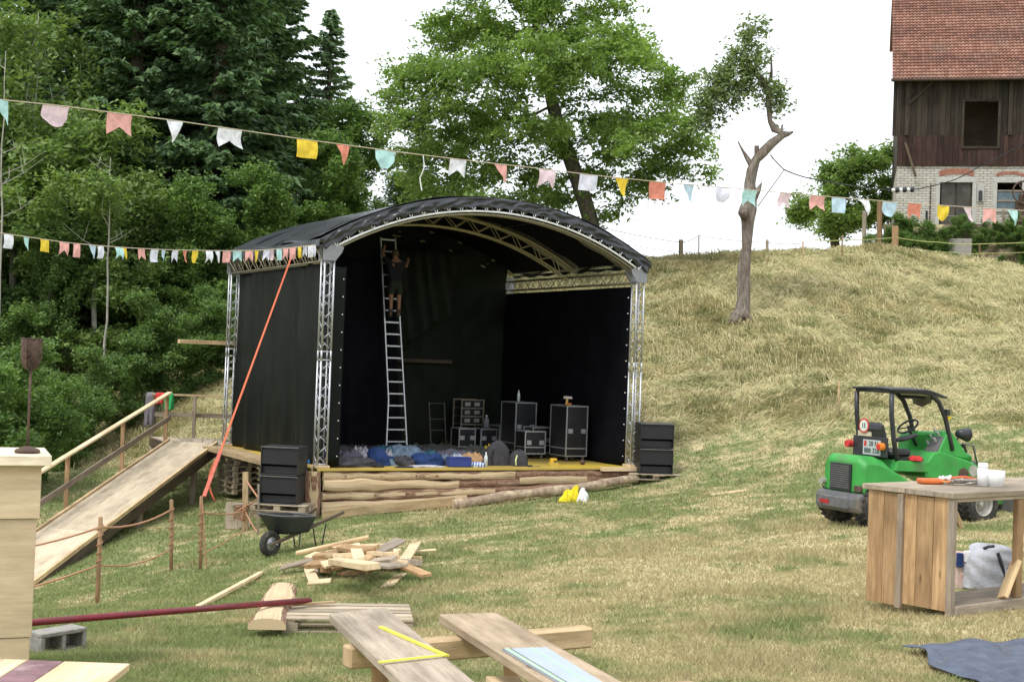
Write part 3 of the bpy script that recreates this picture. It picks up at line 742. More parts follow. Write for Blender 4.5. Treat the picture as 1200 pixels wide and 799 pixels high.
# tree left of the barn
bb = Vector(at_ground(985, 66))
blobs = []
for px, py, rx, ry, dd in [(950, 225, 22, 20, 0), (985, 205, 30, 24, 0), (1020, 210, 28, 26, 0), (1035, 180, 20, 18, 1), (940, 255, 24, 18, 0), (975, 250, 34, 22, -1), (1020, 250, 30, 22, 0), (990, 185, 14, 14, 1), (1010, 178, 14, 10, 0), (925, 268, 12, 10, 0), (1060, 240, 26, 34, 1), (1050, 200, 20, 24, 1)]:
    c = rel(px, py, 66 + dd, bb); k = 66 / F; blobs.append((c[0], c[1], c[2], rx * k, 1.4, ry * k))
BT = broadleaf(33, 6, blobs, dens([(0, 0, -.8), (0, 0, 0), rel(975, 262, 66, bb), rel(970, 248, 66, bb)], .4), 620, 34000, .13, M['leaf_walnut'], M['bark'], .22, .32, .5, .26, gaps=1.1)
plant('fruit_tree', BT, 'bushy green tree growing at the left corner of the barn', 'tree', bb)
# ---------------------------------------------------------------- the stage
def gz(p): return g1(p.x, p.y)
stage = thing('stage', 'black roofed open air stage with arched roof, aluminium truss columns and log front', 'stage', S0, UA)
def truss(b, A, B, w, up, n, rc=.022, rd=.0095, flat=False):
    """box (or flat) lattice from A to B"""
    A, B = Vector(A), Vector(B); d, s, u = basis(B - A, Vector(up))
    cs = [(-1, -1), (1, -1), (1, 1), (-1, 1)] if not flat else [(0, -1), (0, 1)]
    def pt(c, t): return A + (B - A) * t + (s * c[0] + u * c[1]) * w * .5
    for c in cs: b.tube([pt(c, 0), pt(c, 1)], rc, 8)
    k = len(cs); prs = [(i, (i + 1) % k) for i in range(k)] if not flat else [(0, 1)]
    for i, j in prs:
        for q in range(n):
            a, c = (cs[i], cs[j]) if q % 2 == 0 else (cs[j], cs[i])
            b.tube([pt(a, (q + .08) / n), pt(c, (q + .92) / n)], rd, 5)
    return b
for (u, v) in ((0, 0), (SW, 0), (0, SL), (SW, SL)):
    b = MB()
    for z0, z1, n_ in ((.06, 2.28, 10), (2.5, SH - .2, 9)): truss(b, S(u, v, z0), S(u, v, z1), .21, SU, n_)
    truss(b, S(u, v, 2.28), S(u, v, 2.5), .21, SU, 0)
    for z0 in (2.3, 2.48, .08, SH - .22):
        for (x0, y0, x1, y1) in ((-1, -1, 1, -1), (1, -1, 1, 1), (1, 1, -1, 1), (-1, 1, -1, -1)):
            b.tube([S(u + x0 * .105, v + y0 * .105, z0), S(u + x1 * .105, v + y1 * .105, z0)], .015, 5)
    b.build('truss_column', M['alu'], stage, smooth=True)
    b = MB(); b.box((u, v, .03), (.32, .32, .055), SM); b.build('base_block', M['wood_pale'], stage, bevel=.004)
    b = MB(); sg = 1 if u < 1 else -1
    for dv in (-.13, .13):
        b.prism([(u - sg * .16, SH - .24), (u + sg * .12, SH - .24), (u + sg * .26, SH - .05), (u + sg * .30, SH + .06), (u + sg * .16, SH + .12), (u - sg * .1, SH + .12), (u - sg * .16, SH + .1)], v + dv - .01, v + dv + .01, SM); b.build('corner_gusset', M['alu'], stage)
# arches
RISE = 1.12
AR = (SW * SW / 4 + RISE * RISE) / (2 * RISE); AC = SH - .02 + RISE - AR
HA = math.asin(SW / 2 / AR)
def arc(t, dr=0.0):
    a = -HA + 2 * HA * t; return SW / 2 + math.sin(a) * (AR + dr), AC + math.cos(a) * (AR + dr)
for v, m_, lastr in ((0.0, 'alu_dull', 0), (SL * .5, 'arch_lit', 0), (SL - .05, 'arch_lit', 0)):
    b = MB(); N = 26
    for dr in (-.04, .27):
        for dv in (-.09, .09):
            b.tube([S(arc(i / N, dr)[0], v + dv, arc(i / N, dr)[1]) for i in range(N + 1)], .024, 7)
    for i in range(N):
        x0, z0 = arc(i / N, 0 if i % 2 else .27); x1, z1 = arc((i + 1) / N, .27 if i % 2 else 0)
        for dv in (-.09, .09): b.tube([S(x0, v + dv, z0), S(x1, v + dv, z1)], .011, 5)
        if i % 2: b.tube([S(x0, v - .09, z0), S(x0, v + .09, z0)], .011, 5)
    b.build('roof_arch', M[m_], stage, smooth=True)
b = MB(); b.tube([S(arc(i / 40, .02)[0], -.15, arc(i / 40, .02)[1]) for i in range(1, 40)], .023, 8); b.build('front_rail', M['white'], stage, smooth=True)
for u in (0, SW):
    b = MB()
    for du in (-.1, .1): truss(b, S(u + du, .12, SH - .12), S(u + du, SL - .12, SH - .12), .25, (0, 0, 1), 18, .018, .009, True)
    b.build('side_truss', M['alu_dull'], stage, smooth=True)
for t in (.28, .5, .72):
    x, z = arc(t, .29); b = MB(); b.tube([S(x, 0, z), S(x, SL, z)], .024, 6); b.build('purlin', M['steel_dark'], stage, smooth=True)
# roof skin
def roof(t, v_, dr=.33):
    x, z = arc(-.012 + 1.024 * t, dr); k = float(vn(np.array([t * 9 + 2]), np.array([v_ * 7]))[0]); k2 = float(vn(np.array([t * 31 + 2]), np.array([v_ * 23]))[0])
    sag = .035 * math.cos((v_ - .0) * 2 * math.pi * 3)
    return SM @ Vector((x, -.17 + (SL + .34) * v_, z + sag + .05 * k + .02 * k2))
b = MB(); b.grid(lambda a, c: roof(a, c), 70, 46); b.build('roof_cover', M['roof_pvc'], stage, smooth=True, solid=.006)
b = MB(); b.grid(lambda a, c: S(arc(.004 + .992 * a, .30)[0], -.1 + (SL + .2) * c, arc(.004 + .992 * a, .30)[1]), 50, 30); b.build('roof_shade_sheet', M['curtain'], stage, smooth=True)  # added matte black sheet, darkens the roof underside in place of shade
def val(t, c):
    x0, z0 = arc(-.012 + 1.024 * t, .33); x1, z1 = arc(-.012 + 1.024 * t, .065)
    k = float(vn(np.array([t * 60 + 2 + c * 3]), np.array([c * 3.0 + t * 5]))[0]); k2 = float(vn(np.array([t * 20 + 2 - c * 3]), np.array([c * 2.0]))[0])
    pull = .05 * abs(math.sin(t * math.pi * 26)) * c
    return SM @ Vector((x0 + (x1 - x0) * c, -.175 - .14 * k * math.sin(c * math.pi) - .06 * k2 * math.sin(c * math.pi), z0 + (z1 - z0) * c + pull))
b = MB(); b.grid(val, 260, 10); b.build('roof_valance', M['roof_pvc'], stage, smooth=True, solid=.004)
for i in range(27):
    t = (i + .5) / 27; x, z = arc(t, .09); x2, z2 = arc(t, .0); b = MB(); b.tube([S(x - .03, -.19, z), S(x2, -.185, z2), S(x + .04, -.19, z + .01)], .009, 4); b.build('lace', M['white'], stage)
# eave flaps and their lacing
for u, sg in ((-.12, -1), (SW + .12, 1)):
    x0, z0 = arc(-.012 if sg < 0 else 1.012, .33)
    b = MB(); b.grid(lambda a, c: SM @ Vector((x0 + sg * .02 * math.sin(a * 40) * c, -.16 + a * (SL + .3), z0 - (.20 if sg < 0 else .07) * c + .02 * math.sin(a * math.pi * 16) * c)), 80, 3)
    b.build('eave_flap', M['roof_pvc'], stage, smooth=True, solid=.004)
    for i in range(24):
        b = MB(); v = .1 + i * (SL - .2) / 23; b.tube([S(x0, v, z0 - .17), S(u * 1.0, v + (.06 if i % 2 else -.06), SH - .22)], .011, 4)
        b.build('eave_lace', M['cord'] if u < 0 else M['alu_dull'], stage)
# wall sheets
def sheet(u0, v0, u1, v1, z0, z1, amp, freq, seed, flare=0):
    def fn(a, c):
        L = math.hypot(u1 - u0, v1 - v0); nx_, ny_ = -(v1 - v0) / L, (u1 - u0) / L
        k = amp * (float(vn(np.array([a * freq + seed]), np.array([c * 1.6 + seed]))[0]) + .35 * float(vn(np.array([a * freq * 3.1 + seed]), np.array([c * 3 + seed]))[0])) * 2
        aa = a + flare * (1 - c) ** 2.5 * a
        return SM @ Vector((u0 + (u1 - u0) * aa + nx_ * k, v0 + (v1 - v0) * aa + ny_ * k, z0 + (z1 - z0) * c))
    return fn
def zarc(x, dr=.30): return AC + math.sqrt(max(0, (AR + dr) ** 2 - (x - SW / 2) ** 2))
b = MB(); b.grid(sheet(.13, .10, .13, SL - .1, .0, SH - .20, .08, 11, 3), 120, 24); b.build('side_curtain', M['curtain_side'], stage, smooth=True, solid=.004)
b = MB(); b.grid(sheet(SW - .13, .10, SW - .13, SL - .1, .0, SH - .34, .05, 8, 8), 100, 24); b.build('side_curtain', M['curtain'], stage, smooth=True, solid=.004)
def backw(a, c):
    x = .12 + a * (SW - .24); zt = zarc(x); fold = max(0, min(1, (a - .42) * 3)) * max(0, c - .45)
    k = .05 * float(vn(np.array([a * 14]), np.array([c * 2.]))[0]) * 2 + fold * .5 * math.sin((a * 26 - c * 15)) * .5
    return SM @ Vector((x, SL - .14 - abs(k), c * zt))
b = MB(); b.grid(backw, 120, 50); b.build('back_curtain', M['tarp_green'], stage, smooth=True, solid=.004)
b = MB(); b.grid(sheet(.28, 4.9, 3.75, 4.9, .0, 4.9, .07, 13, 5, .10), 110, 24); b.build('black_drape', M['curtain'], stage, smooth=True, solid=.004)
b = MB(); b.grid(lambda a, c: SM @ Vector((3.7 + a * 1.9 + .3 * c, 5.6 + .25 * math.sin(a * 17 + c * 6) * .5, 3.0 + c * 2.3 - (1 - c) * 1.0 * (1 - a) ** 1.5 + .5 * a * (1 - c))), 60, 16)
b.build('gathered_tarpaulin', M['tarp_green'], stage, smooth=True, solid=.004)
b = MB(); b.beam(S(3.9, SL - .35, 2.35), S(6.1, SL - .35, 2.35), .1, .1); b.build('timber_bar', M['wood_dark'], stage, bevel=.005)
b = MB(); b.beam(S(-1.35, SL + .1, 2.62), S(.2, SL + .22, 2.62), .14, .10); b.build('timber_strut', M['wood_fresh'], stage, bevel=.005)
b = MB(); b.grid(sheet(.12, -.02, .42, -.02, .04, SH - .35, .01, 3, 3), 8, 24); b.build('curtain_edge', M['curtain_side'], stage, smooth=True, solid=.004)
for k in range(11):
    b = MB(); b.lathe([(0, .012), (.013, .008), (.013, -.01)], 8, Matrix.Translation(S(.36, -.035, .25 + k * .38)) @ Matrix.Rotation(UA, 4, 'Z') @ Matrix.Rotation(R(90), 4, 'X'))
    b.build('eyelet', M['white'], stage); b = MB(); b.lathe([(0, .012), (.013, .008), (.013, -.01)], 8, Matrix.Translation(S(SW - .25, .02, .25 + k * .38)) @ Matrix.Rotation(UA, 4, 'Z') @ Matrix.Rotation(R(90), 4, 'X'))
    b.build('eyelet', M['white'], stage)
# deck of yellow boards
n = NT('deck_yellow'); r = n.rnd(); col = n.ramp(r, [(0, (.40, .27, .05)), (.5, (.50, .36, .09)), (1, (.62, .44, .05))])
co = n.coord('UV', (1, 6, 1)); col = n.mix(col, (.30, .22, .10), n.ramp(n.noise(co, 1.2, 6, .7), [(.48, (0, 0, 0)), (.75, (.7, .7, .7))]))
n.l(col, n.b.inputs['Base Color']); n.b.inputs['Roughness'].default_value = .55; M['deck'] = n.m
b = MB(); k = 0
for i in range(8):
    for j in range(7):
        u0 = -.10 + i * (SW + .2) / 8; v0 = -.22 + j * (SL + .3) / 7
        b.box((u0 + (SW + .2) / 16, v0 + (SL + .3) / 14, -.016), ((SW + .2) / 8 - .006, (SL + .3) / 7 - .006, .030), SM)
b.build('deck_boards', M['deck'], stage)
b = MB(); b.box((SW / 2, -.245, -.022), (SW + .3, .045, .045), SM); b.build('yellow_edge', M['deck'], stage)
b = MB()
for i in range(5): b.beam(S(-.1, .2 + i * 1.55, -.09), S(SW + .1, .2 + i * 1.55, -.09), .1, .115)
b.beam(S(-.55, .9, -.075), S(-.55, SL + .2, -.075), .12, .09)
b.box((-.35, 3.75, -.016), (.5, 5.9, .028), SM)
b.build('deck_frame', M['wood_fresh'], stage, bevel=.004)
b = MB(); b.beam(S(SW - 1.05, -.33, -.03), S(SW + .28, -.33, -.03), .13, .09); b.build('end_board', M['wood_pale'], stage, bevel=.004)
# bark-edged slab boards of the front
n = NT('bark_slab'); co = n.coord('UV', (1.1, 3.0, 1)); f = n.noise(co, 1.6, 6, .65); uvn = n.n('ShaderNodeTexCoord').outputs['UV']
sep = n.n('ShaderNodeSeparateXYZ'); n.l(uvn, sep.inputs[0])
wv = n.n('ShaderNodeMath', operation='MULTIPLY_ADD'); n.l(f, wv.inputs[0]); wv.inputs[1].default_value = 1.9; n.l(sep.outputs['Y'], wv.inputs[2])
hf_ = n.n('ShaderNodeMath', operation='MULTIPLY'); n.l(wv.outputs[0], hf_.inputs[0]); hf_.inputs[1].default_value = .5
ink = n.ramp(hf_.outputs[0], [(.61, (0, 0, 0)), (.645, (1, 1, 1))])
wd = n.ramp(n.noise(n.coord('UV', (.8, 12, 1)), 1.5, 5), [(.3, (.44, .30, .16)), (.7, (.66, .53, .34))])
bk = n.ramp(n.noise(n.coord('UV', (3, 9, 1)), 2, 5), [(.35, (.09, .055, .035)), (.5, (.24, .12, .07)), (.72, (.42, .33, .24))])
n.l(n.mix(wd, bk, ink), n.b.inputs['Base Color']); n.b.inputs['Roughness'].default_value = .9; n.bump(f, .6, .02); M['slab'] = n.m
def slab(b, A, Bp, h, th, seed, up=Vector((0, 0, 1)), bark=.0, FL_=1):
    """sawn slab: one side round; irregular edges.  v coordinate of the uv rises to the edges, where the bark is"""
    A, Bp = Vector(A), Vector(Bp); d, s, u = basis(Bp - A, up); L = (Bp - A).length; N = max(6, int(L / .12)); rg = random.Random(seed); sh = rg.random() * 40
    b0 = len(b.v); prof = [(-.5, -.5), (-.5, .5), (-.1, .5), (.35, .36), (.5, .1), (.5, -.12), (.35, -.36), (-.1, -.5)]
    vv = [.9, .9, .62, .25, .02, .02, .25, .62]
    m = len(prof)
    for i in range(N + 1):
        t = i / N; e = 1 + .30 * float(vn(np.array([sh + t * L * 1.6]), np.array([seed * 1.7]))[0]) * 2; e2 = .10 * float(vn(np.array([sh + t * L * 3]), np.array([seed * 2.7]))[0]) * 2
        for (x, y) in prof: b.v.append(A + (Bp - A) * t + s * x * th * FL_ + u * (y * h * e + e2 * h))
    for i in range(N):
        for k in range(m):
            k2 = (k + 1) % m
            b.face((b0 + i * m + k, b0 + i * m + k2, b0 + (i + 1) * m + k2, b0 + (i + 1) * m + k), [(sh + i * .12, vv[k] + bark), (sh + i * .12, vv[k2] + bark), (sh + (i + 1) * .12, vv[k2] + bark), (sh + (i + 1) * .12, vv[k] + bark)])
    b.face([b0 + k for k in range(m)], [(0, .1)] * m); b.face([b0 + N * m + k for k in range(m)][::-1], [(0, .1)] * m)
for i_, (u0, u1, zc0, zc1, h0_, bk_) in enumerate(((-.0, 4.6, -.155, -.17, .18, .25), (4.6, SW + .1, -.15, -.16, .17, .75), (0, 3.2, -.345, -.37, .23, -.15), (3.2, 4.7, -.35, -.33, .20, .95), (4.72, 6.5, -.27, -.25, .25, -.45), (6.5, SW, -.29, -.25, .20, .9),
                                   (0, 4.1, -.60, -.52, .22, .35), (4.1, 5.9, -.52, -.43, .17, 1.0), (5.9, SW, -.44, -.36, .16, .7), (0, 3.4, -.83, -.68, .21, -.1), (3.4, 4.6, -.70, -.64, .15, .8), (0, 3.0, -1.01, -.88, .2, .6))):
    b = MB(); slab(b, S(u0, -.20 - .025 * (i_ % 3), zc0), S(u1, -.20 - .02 * ((i_ + 1) % 3), zc1), h0_, .10, int(u0 * 10 + 100 - zc0 * 30), bark=bk_ - .16); b.build('slab_board', M['slab'], stage)
b = MB(); slab(b, S(-.22, -.26, -1.16), S(-.22, -.26, -.06), .28, .12, 77, Vector(SU), bark=.25, FL_=-1); b.build('corner_post', M['slab'], stage)
b = MB(); b.grid(lambda a, c: S(a * SW, -.10, -1.5 + c * 1.43), 6, 2); b.build('skirt_sheet', M['curtain'], stage)

# long board and log in front of the stage
def log(name, A, B, r0, r1, mat, label, cat, group=None, n=14, flat=False):
    A, B = Vector(A), Vector(B); b = MB(); N = max(8, int((B - A).length / .25)); pts = []; rr = []
    for i in range(N + 1):
        t = i / N; p = A.lerp(B, t); p.z += .02 * math.sin(t * 9 + A.x); pts.append(p); rr.append((r0 + (r1 - r0) * t) * (1 + .08 * math.sin(t * 23 + A.y * 3) + .05 * math.sin(t * 57)))
    b.tube(pts, rr, n); o = b.build(name, mat, None, smooth=False); tag(o, label, cat, group); return o
b = MB(); A_ = P(377, 603, 28.9); A_.z = gz(A_) + .10; B_ = P(533, 588, 30.0); B_.z = gz(B_) + .16
b.beam(A_, B_, .07, .2); tag(b.build('edge_board', M['wood_fresh'], None, bevel=.01), 'pale sawn board lying along the foot of the stage front, left of the bark log', 'board')
A_ = P(531, 588, 29.9); A_.z = gz(A_) + .10; B_ = P(746, 560, 32.6); B_.z = gz(B_) + .14
n = NT('log_bark'); co = n.coord('Object', (1, 1, 1)); f = n.noise(co, .9, 4, .6); f2 = n.noise(co, 9, 5)
col = n.mix(n.ramp(f2, [(.3, (.20, .13, .09)), (.7, (.44, .34, .24))]), n.ramp(f2, [(.3, (.5, .38, .24)), (.7, (.66, .55, .38))]), n.ramp(f, [(.46, (0, 0, 0)), (.53, (1, 1, 1))]))
n.l(col, n.b.inputs['Base Color']); n.b.inputs['Roughness'].default_value = .9; n.bump(f2, .7, .02); M['log'] = n.m
log('log', A_, B_, .115, .10, M['log'], 'long partly peeled log lying in the grass along the stage front', 'log')

# pallets
def make_pallet(name='pallet'):
    o = thing(name, None, None, (0, 0, 0))
    b = MB()
    for y in (-.35, -.175, 0, .175, .35): b.box((0, y * 1.0, .133), (1.2, .12, .022))
    b.build('top_boards', M['pallet'], o, bevel=.003)
    b = MB()
    for x in (-.55, 0, .55): b.box((x, 0, .111), (.12, .8, .02))
    for y in (-.35, 0, .35):
        b.box((0, y, .011), (1.2, .11, .022))
        for x in (-.53, 0, .53): b.box((x, y, .0615), (.14, .11, .077))
    b.build('blocks', M['pallet'], o, bevel=.003)
    return o
pal0 = make_pallet(); used = [False]
def pallet(loc, rz, label, group=None, rot=None):
    o = pal0 if not used[0] else copy_tree(pal0); used[0] = True
    if 'group' in o: del o['group']
    o.matrix_world = Matrix.Translation(Vector(loc)) @ (rot if rot else Matrix.Rotation(rz, 4, 'Z')); ROOTM[o.name] = o.matrix_world.copy()
    return tag(o, label, 'pallet', group)
zt = -.13
ORD = ['topmost', 'second from the top', 'third from the top', 'fourth from the top', 'fifth from the top', 'sixth from the top', 'lowest']
for (u, v, rz, txt, nn) in ((.25, SL - .45, .06, 'of the stack under the back left stage corner', 7), (.35, 3.3, .03, 'of the stack behind the left bass speakers', 7), (.55, .7, 0, 'of the stack under the front left stage corner', 6), (SW - .6, .7, 0, 'of the stack under the right stage end', 3)):
    for k in range(nn):
        p = S(u + random.uniform(-.03, .03), v + random.uniform(-.03, .03), zt - .146 * (k + 1))
        if p.z < gz(p) - .08: break
        pallet(p, UA + math.pi / 2 + rz, ORD[k] + ' pallet ' + txt, 'pallets under the stage')

# subwoofers beside the stage
def speaker_stack(px, py, D, ang, labs, pl):
    base = P(px, py, D)
    if px < 500: pallet(base - Vector((-.03, -.1, .15)), ang + .1, 'lower weathered pallet under the left pair of bass speakers')
    else: base.z = gz(base) + .02
    pallet(base, ang, pl)
    base.z += .146
    for k in range(2):
        o = thing('bass_speaker', labs[k], 'speaker', base + Vector((0, 0, k * .60)), ang, 'bass speakers stacked beside the stage')
        T = Matrix.Translation(base + Vector((0, 0, k * .60))) @ Matrix.Rotation(ang, 4, 'Z')
        W_, H_, Dp = .80, .585, .72
        b = MB()
        b.box((0, .0, .01), (W_, Dp, .02), T); b.box((0, 0, H_ - .01), (W_, Dp, .02), T)
        for sx in (-1, 1): b.box((sx * (W_ / 2 - .01), 0, H_ / 2), (.02, Dp - .002, H_ - .042), T)
        b.box((0, Dp / 2 - .02, H_ / 2), (W_ - .05, .02, H_ - .05), T)
        b.box((0, -.05, H_ * .60), (W_ - .042, .5, .02), Matrix(T) @ Matrix.Translation((0, 0, 0)))
        b.build('cabinet', M['bin'], o, bevel=.006)
        b = MB(); b.box((0, -Dp / 2 + .03, H_ * .66), (W_ - .045, .015, H_ * .56), T); b.build('grille', M['grille'], o)
        b = MB(); b.prism([(-W_ / 2 + .022, .03), (W_ / 2 - .022, .03), (W_ / 2 - .022, .17), (-W_ / 2 + .022, .17)], -Dp / 2 + .10, -Dp / 2 + .12, T); b.build('horn_flare', M['bin'], o)
        for sx in (-1, 1): b = MB(); b.box((sx * (W_ / 2 + .002), 0, H_ * .6), (.01, .16, .09), T); b.build('handle', M['steel_dark'], o)
        b = MB(); b.box((0, -Dp / 2 - .002, H_ - .012), (W_ + .004, .012, .022), T); b.build('trim_strip', M['grey_iron'], o)
speaker_stack(331, 597, 28.9, R(-8), ['scuffed black bass speaker on the pallet left of the stage, lower of the two', 'scuffed black bass speaker topmost on the stack left of the stage'], 'light wooden pallet carrying the left pair of bass speakers')
speaker_stack(765, 560, 32.9, R(6), ['black bass speaker on the pallet right of the stage, lower of the two', 'black bass speaker topmost on the stack right of the stage'], 'wooden pallet carrying the right pair of bass speakers')
A_ = P(800, 559, 33.4); A_.z = gz(A_) + .12; B_ = P(772, 556, 33.0); B_.z = gz(B_) + .12
b = MB(); b.beam(P(768, 557, 32.4), P(802, 557, 33.2), .15, .03); tag(b.build('plank', M['wood_grey'], None), 'short grey plank sticking out right of the right bass speakers', 'plank')

# ladder and the person on it
lu, lv = 3.55, 4.3
def LP(du, z):           # leaning back slightly
    return S(lu + du - .055 * max(0, z - 1.3) + .0, lv + .10 * z - .2, z)
o = thing('ladder', 'tall aluminium ladder standing on the stage deck in front of the black drape', 'ladder', S(lu, lv, 0), UA)
for sg in (-1, 1):
    b = MB(); b.beam(LP(sg * .29, 0), LP(sg * .22, 1.35), .03, .065, SV); b.beam(LP(sg * .22, 1.35), LP(sg * .20, 5.45), .03, .065, SV); b.build('rail', M['alu'], o)
for k in range(1, 19):
    z = .3 * k; w_ = .29 - .07 * min(1, z / 1.35); b = MB(); b.beam(LP(-w_, z), LP(w_, z), .035, .03, SV); b.build('rung', M['alu'], o)
def skin(name, verts, edges, rad, mat, parent, sub=2):
    me = bpy.data.meshes.new(name); inv = ROOTM[parent.name].inverted() if parent else Matrix()
    me.from_pydata([tuple(inv @ Vector(v)) for v in verts], edges, []); ob_ = bpy.data.objects.new(name, me); COL.objects.link(ob_)
    ob_.parent = parent
    m = ob_.modifiers.new('skin', 'SKIN'); m.use_smooth_shade = True
    for i, r_ in enumerate(rad): me.skin_vertices[0].data[i].radius = (r_, r_) if not isinstance(r_, tuple) else r_
    me.skin_vertices[0].data[0].use_root = True
    m = ob_.modifiers.new('sub', 'SUBSURF'); m.levels = sub; m.render_levels = sub
    me.materials.append(mat); return ob_
fz = 3.4; ROOTM['x'] = None
def HP(du, dv, z): return S(lu + du - .055 * (fz - .9), lv + .10 * (fz + z) - .2 - .22 + dv, fz + z)
person = thing('person', 'person in dark t-shirt and green shorts high on the ladder, reaching for the roof truss', 'person', HP(0, 0, 0), UA)
hv = [HP(0, -.06, .88), HP(0, -.08, 1.10), HP(0, -.06, 1.36), HP(0, -.05, 1.50), HP(.01, -.03, 1.62),      # pelvis..head
      HP(-.10, -.06, .82), HP(-.10, .0, .50), HP(-.10, .02, .12), HP(-.10, .10, .05),                       # left leg
      HP(.11, -.06, .82), HP(.12, .0, .50), HP(.12, .02, .12), HP(.12, .10, .05),
      HP(-.19, -.05, 1.40), HP(-.30, .06, 1.62), HP(-.20, .16, 1.82),
      HP(.19, -.05, 1.40), HP(.36, .06, 1.34), HP(.44, .14, 1.50), HP(-.19, .18, 1.88), HP(.45, .15, 1.57)]
he = [(0, 1), (1, 2), (2, 3), (3, 4), (0, 5), (5, 6), (6, 7), (7, 8), (0, 9), (9, 10), (10, 11), (11, 12), (2, 13), (13, 14), (14, 15), (15, 19), (2, 16), (16, 17), (17, 18), (18, 20)]
hr = [(.15, .11), (.14, .10), (.16, .10), .055, .095, .085, .058, .042, .045, .085, .058, .042, .045, .07, .043, .033, .07, .043, .033, .035, .035]
skin('body', hv, he, hr, M['skin'], person)
skin('t_shirt', [hv[1], hv[0], hv[2], hv[13], hv[14].lerp(hv[13], .3), hv[16], hv[17].lerp(hv[16], .3)], [(0, 1), (0, 2), (2, 3), (3, 4), (2, 5), (5, 6)], [(.165, .125), (.165, .125), (.18, .12), .09, .075, .09, .075], cloth('navy_cloth', (.008, .009, .014)), person)
skin('shorts', [hv[0], hv[5], hv[6].lerp(hv[5], .25), hv[9], hv[10].lerp(hv[9], .25), hv[0].lerp(hv[1], .5)], [(0, 1), (1, 2), (0, 3), (3, 4), (0, 5)], [(.17, .135), .115, .10, .115, .10, (.16, .13)], cloth('dark_green_cloth', (.014, .022, .014)), person)
for i in (7, 11): skin('boot', [hv[i], hv[i + 1], hv[i].lerp(hv[i - 1], .3)], [(0, 1), (0, 2)], [.066, .06, .066], M['rubber'], person)
b = MB(); b.lathe([(.0, .115), (.06, .10), (.10, .04), (.105, -.02), (.09, -.06)], 14, Matrix.Translation(hv[4] + Vector((0, 0, .015)))); b.build('hair', M['wood_dark'], person, smooth=True)

# ---------------------------------------------------------------- flight cases and racks on the deck
def flight_case(u, v, w_, d, h, label, name='flight_case', rz=0, lid=.0, cast=True, group='flight cases at the right of the stage', z=0, bars=()):
    T = SM @ Matrix.Translation((u, v, z)) @ Matrix.Rotation(rz, 4, 'Z'); c = .12 if cast else 0
    o = thing(name, label, 'case', T @ Vector((0, 0, 0)), 0, group)
    b = MB(); b.box((0, 0, c + (h - c) / 2), (w_ - .02, d - .02, h - c - .02), T); b.build('panels', M['case'], o)
    b = MB(); e = .028
    for x in (-1, 1):
        for y in (-1, 1): b.box((x * (w_ / 2 - e / 2), y * (d / 2 - e / 2), c + (h - c) / 2), (e, e, h - c), T)
        for zz in [c + e / 2, h - e / 2] + [c + (h - c) * q for q in bars]:
            b.box((x * (w_ / 2 - e / 2), 0, zz), (e - .004, d - e, e), T); b.box((0, x * (d / 2 - e / 2), zz), (w_ - e, e - .004, e), T)
    b.build('edge_profile', M['alu'], o)
    for x in (-1, 1):
        b = MB(); b.box((x * w_ * .30, -d / 2 - .002, c + (h - c) * .5), (.13, .016, .11), T); b.build('latch', M['alu'], o)
        for y in (-1, 1):
            if cast:
                b = MB(); b.lathe([(0, -.02), (.05, -.018), (.05, .018), (0, .02)], 10, T @ Matrix.Translation((x * (w_ / 2 - .08), y * (d / 2 - .08), .05)) @ Matrix.Rotation(R(90), 4, 'Y')); b.box((x * (w_ / 2 - .08), y * (d / 2 - .08), .10), (.06, .06, .03), T); b.build('castor', M['grey_iron'], o)
    return o, T
flight_case(7.28, 1.95, .62, .82, 1.38, 'tall black flight case nearest the stage front, a drill on its lid', bars=(.16,))
flight_case(6.82, 3.75, .62, .82, 1.38, 'tall black flight case with a clear bottle on its lid', bars=(.16,))
flight_case(6.55, 2.6, .60, .55, .70, 'low black flight case between the two tall ones, clutter on its lid', bars=(.3,))
flight_case(6.95, 2.95, .55, .5, .78, 'low black flight case close behind the foremost tall one', bars=(.3,))
flight_case(6.95, 4.75, .62, .6, .72, 'low black flight case behind the tall one with the bottle')
flight_case(6.42, 4.85, .5, .5, .62, 'small black flight case in front of the open equipment rack')
flight_case(5.85, 5.0, .5, .5, .62, 'small black flight case at the left end of the row of cases')
# open rack with amplifiers
T = SM @ Matrix.Translation((6.35, 5.75, 0)); o = thing('equipment_rack', 'open amplifier rack with rows of grey sockets behind the small cases', 'rack', T @ Vector((0, 0, 0)))
b = MB()
for x in (-.33, .33):
    for y in (-.25, .25): b.box((x, y, .68), (.03, .03, 1.36), T)
for zz in (.02, .68, .9, 1.12, 1.345): b.box((0, -.25, zz), (.63, .03, .03), T); b.box((0, .25, zz), (.63, .03, .03), T)
b.build('frame', M['alu_dull'], o)
for k in range(3):
    b = MB(); b.box((0, 0, .79 + k * .22), (.6, .46, .17), T); am = b.build('amplifier', M['case'], o)
    for x in (-.14, .14): b = MB(); b.box((x, -.235, .79 + k * .22), (.16, .012, .10), T); b.build('socket_plate', M['zinc'], am)
T = SM @ Matrix.Translation((5.5, 5.8, 0)); o = thing('metal_frame', 'thin grey metal frame standing left of the amplifier rack', 'frame', T @ Vector((0, 0, 0)))
b = MB()
for x in (-.2, .25): b.tube([T @ Vector((x, 0, 0)), T @ Vector((x - .06, .1, 1.25))], .016, 6)
for zz in (.5, .8, 1.22): b.tube([T @ Vector((-.2 - .05 * zz, .08 * zz, zz)), T @ Vector((.25 - .05 * zz, .08 * zz, zz))], .01, 5)
b.build('tubes', M['grey_iron'], o)

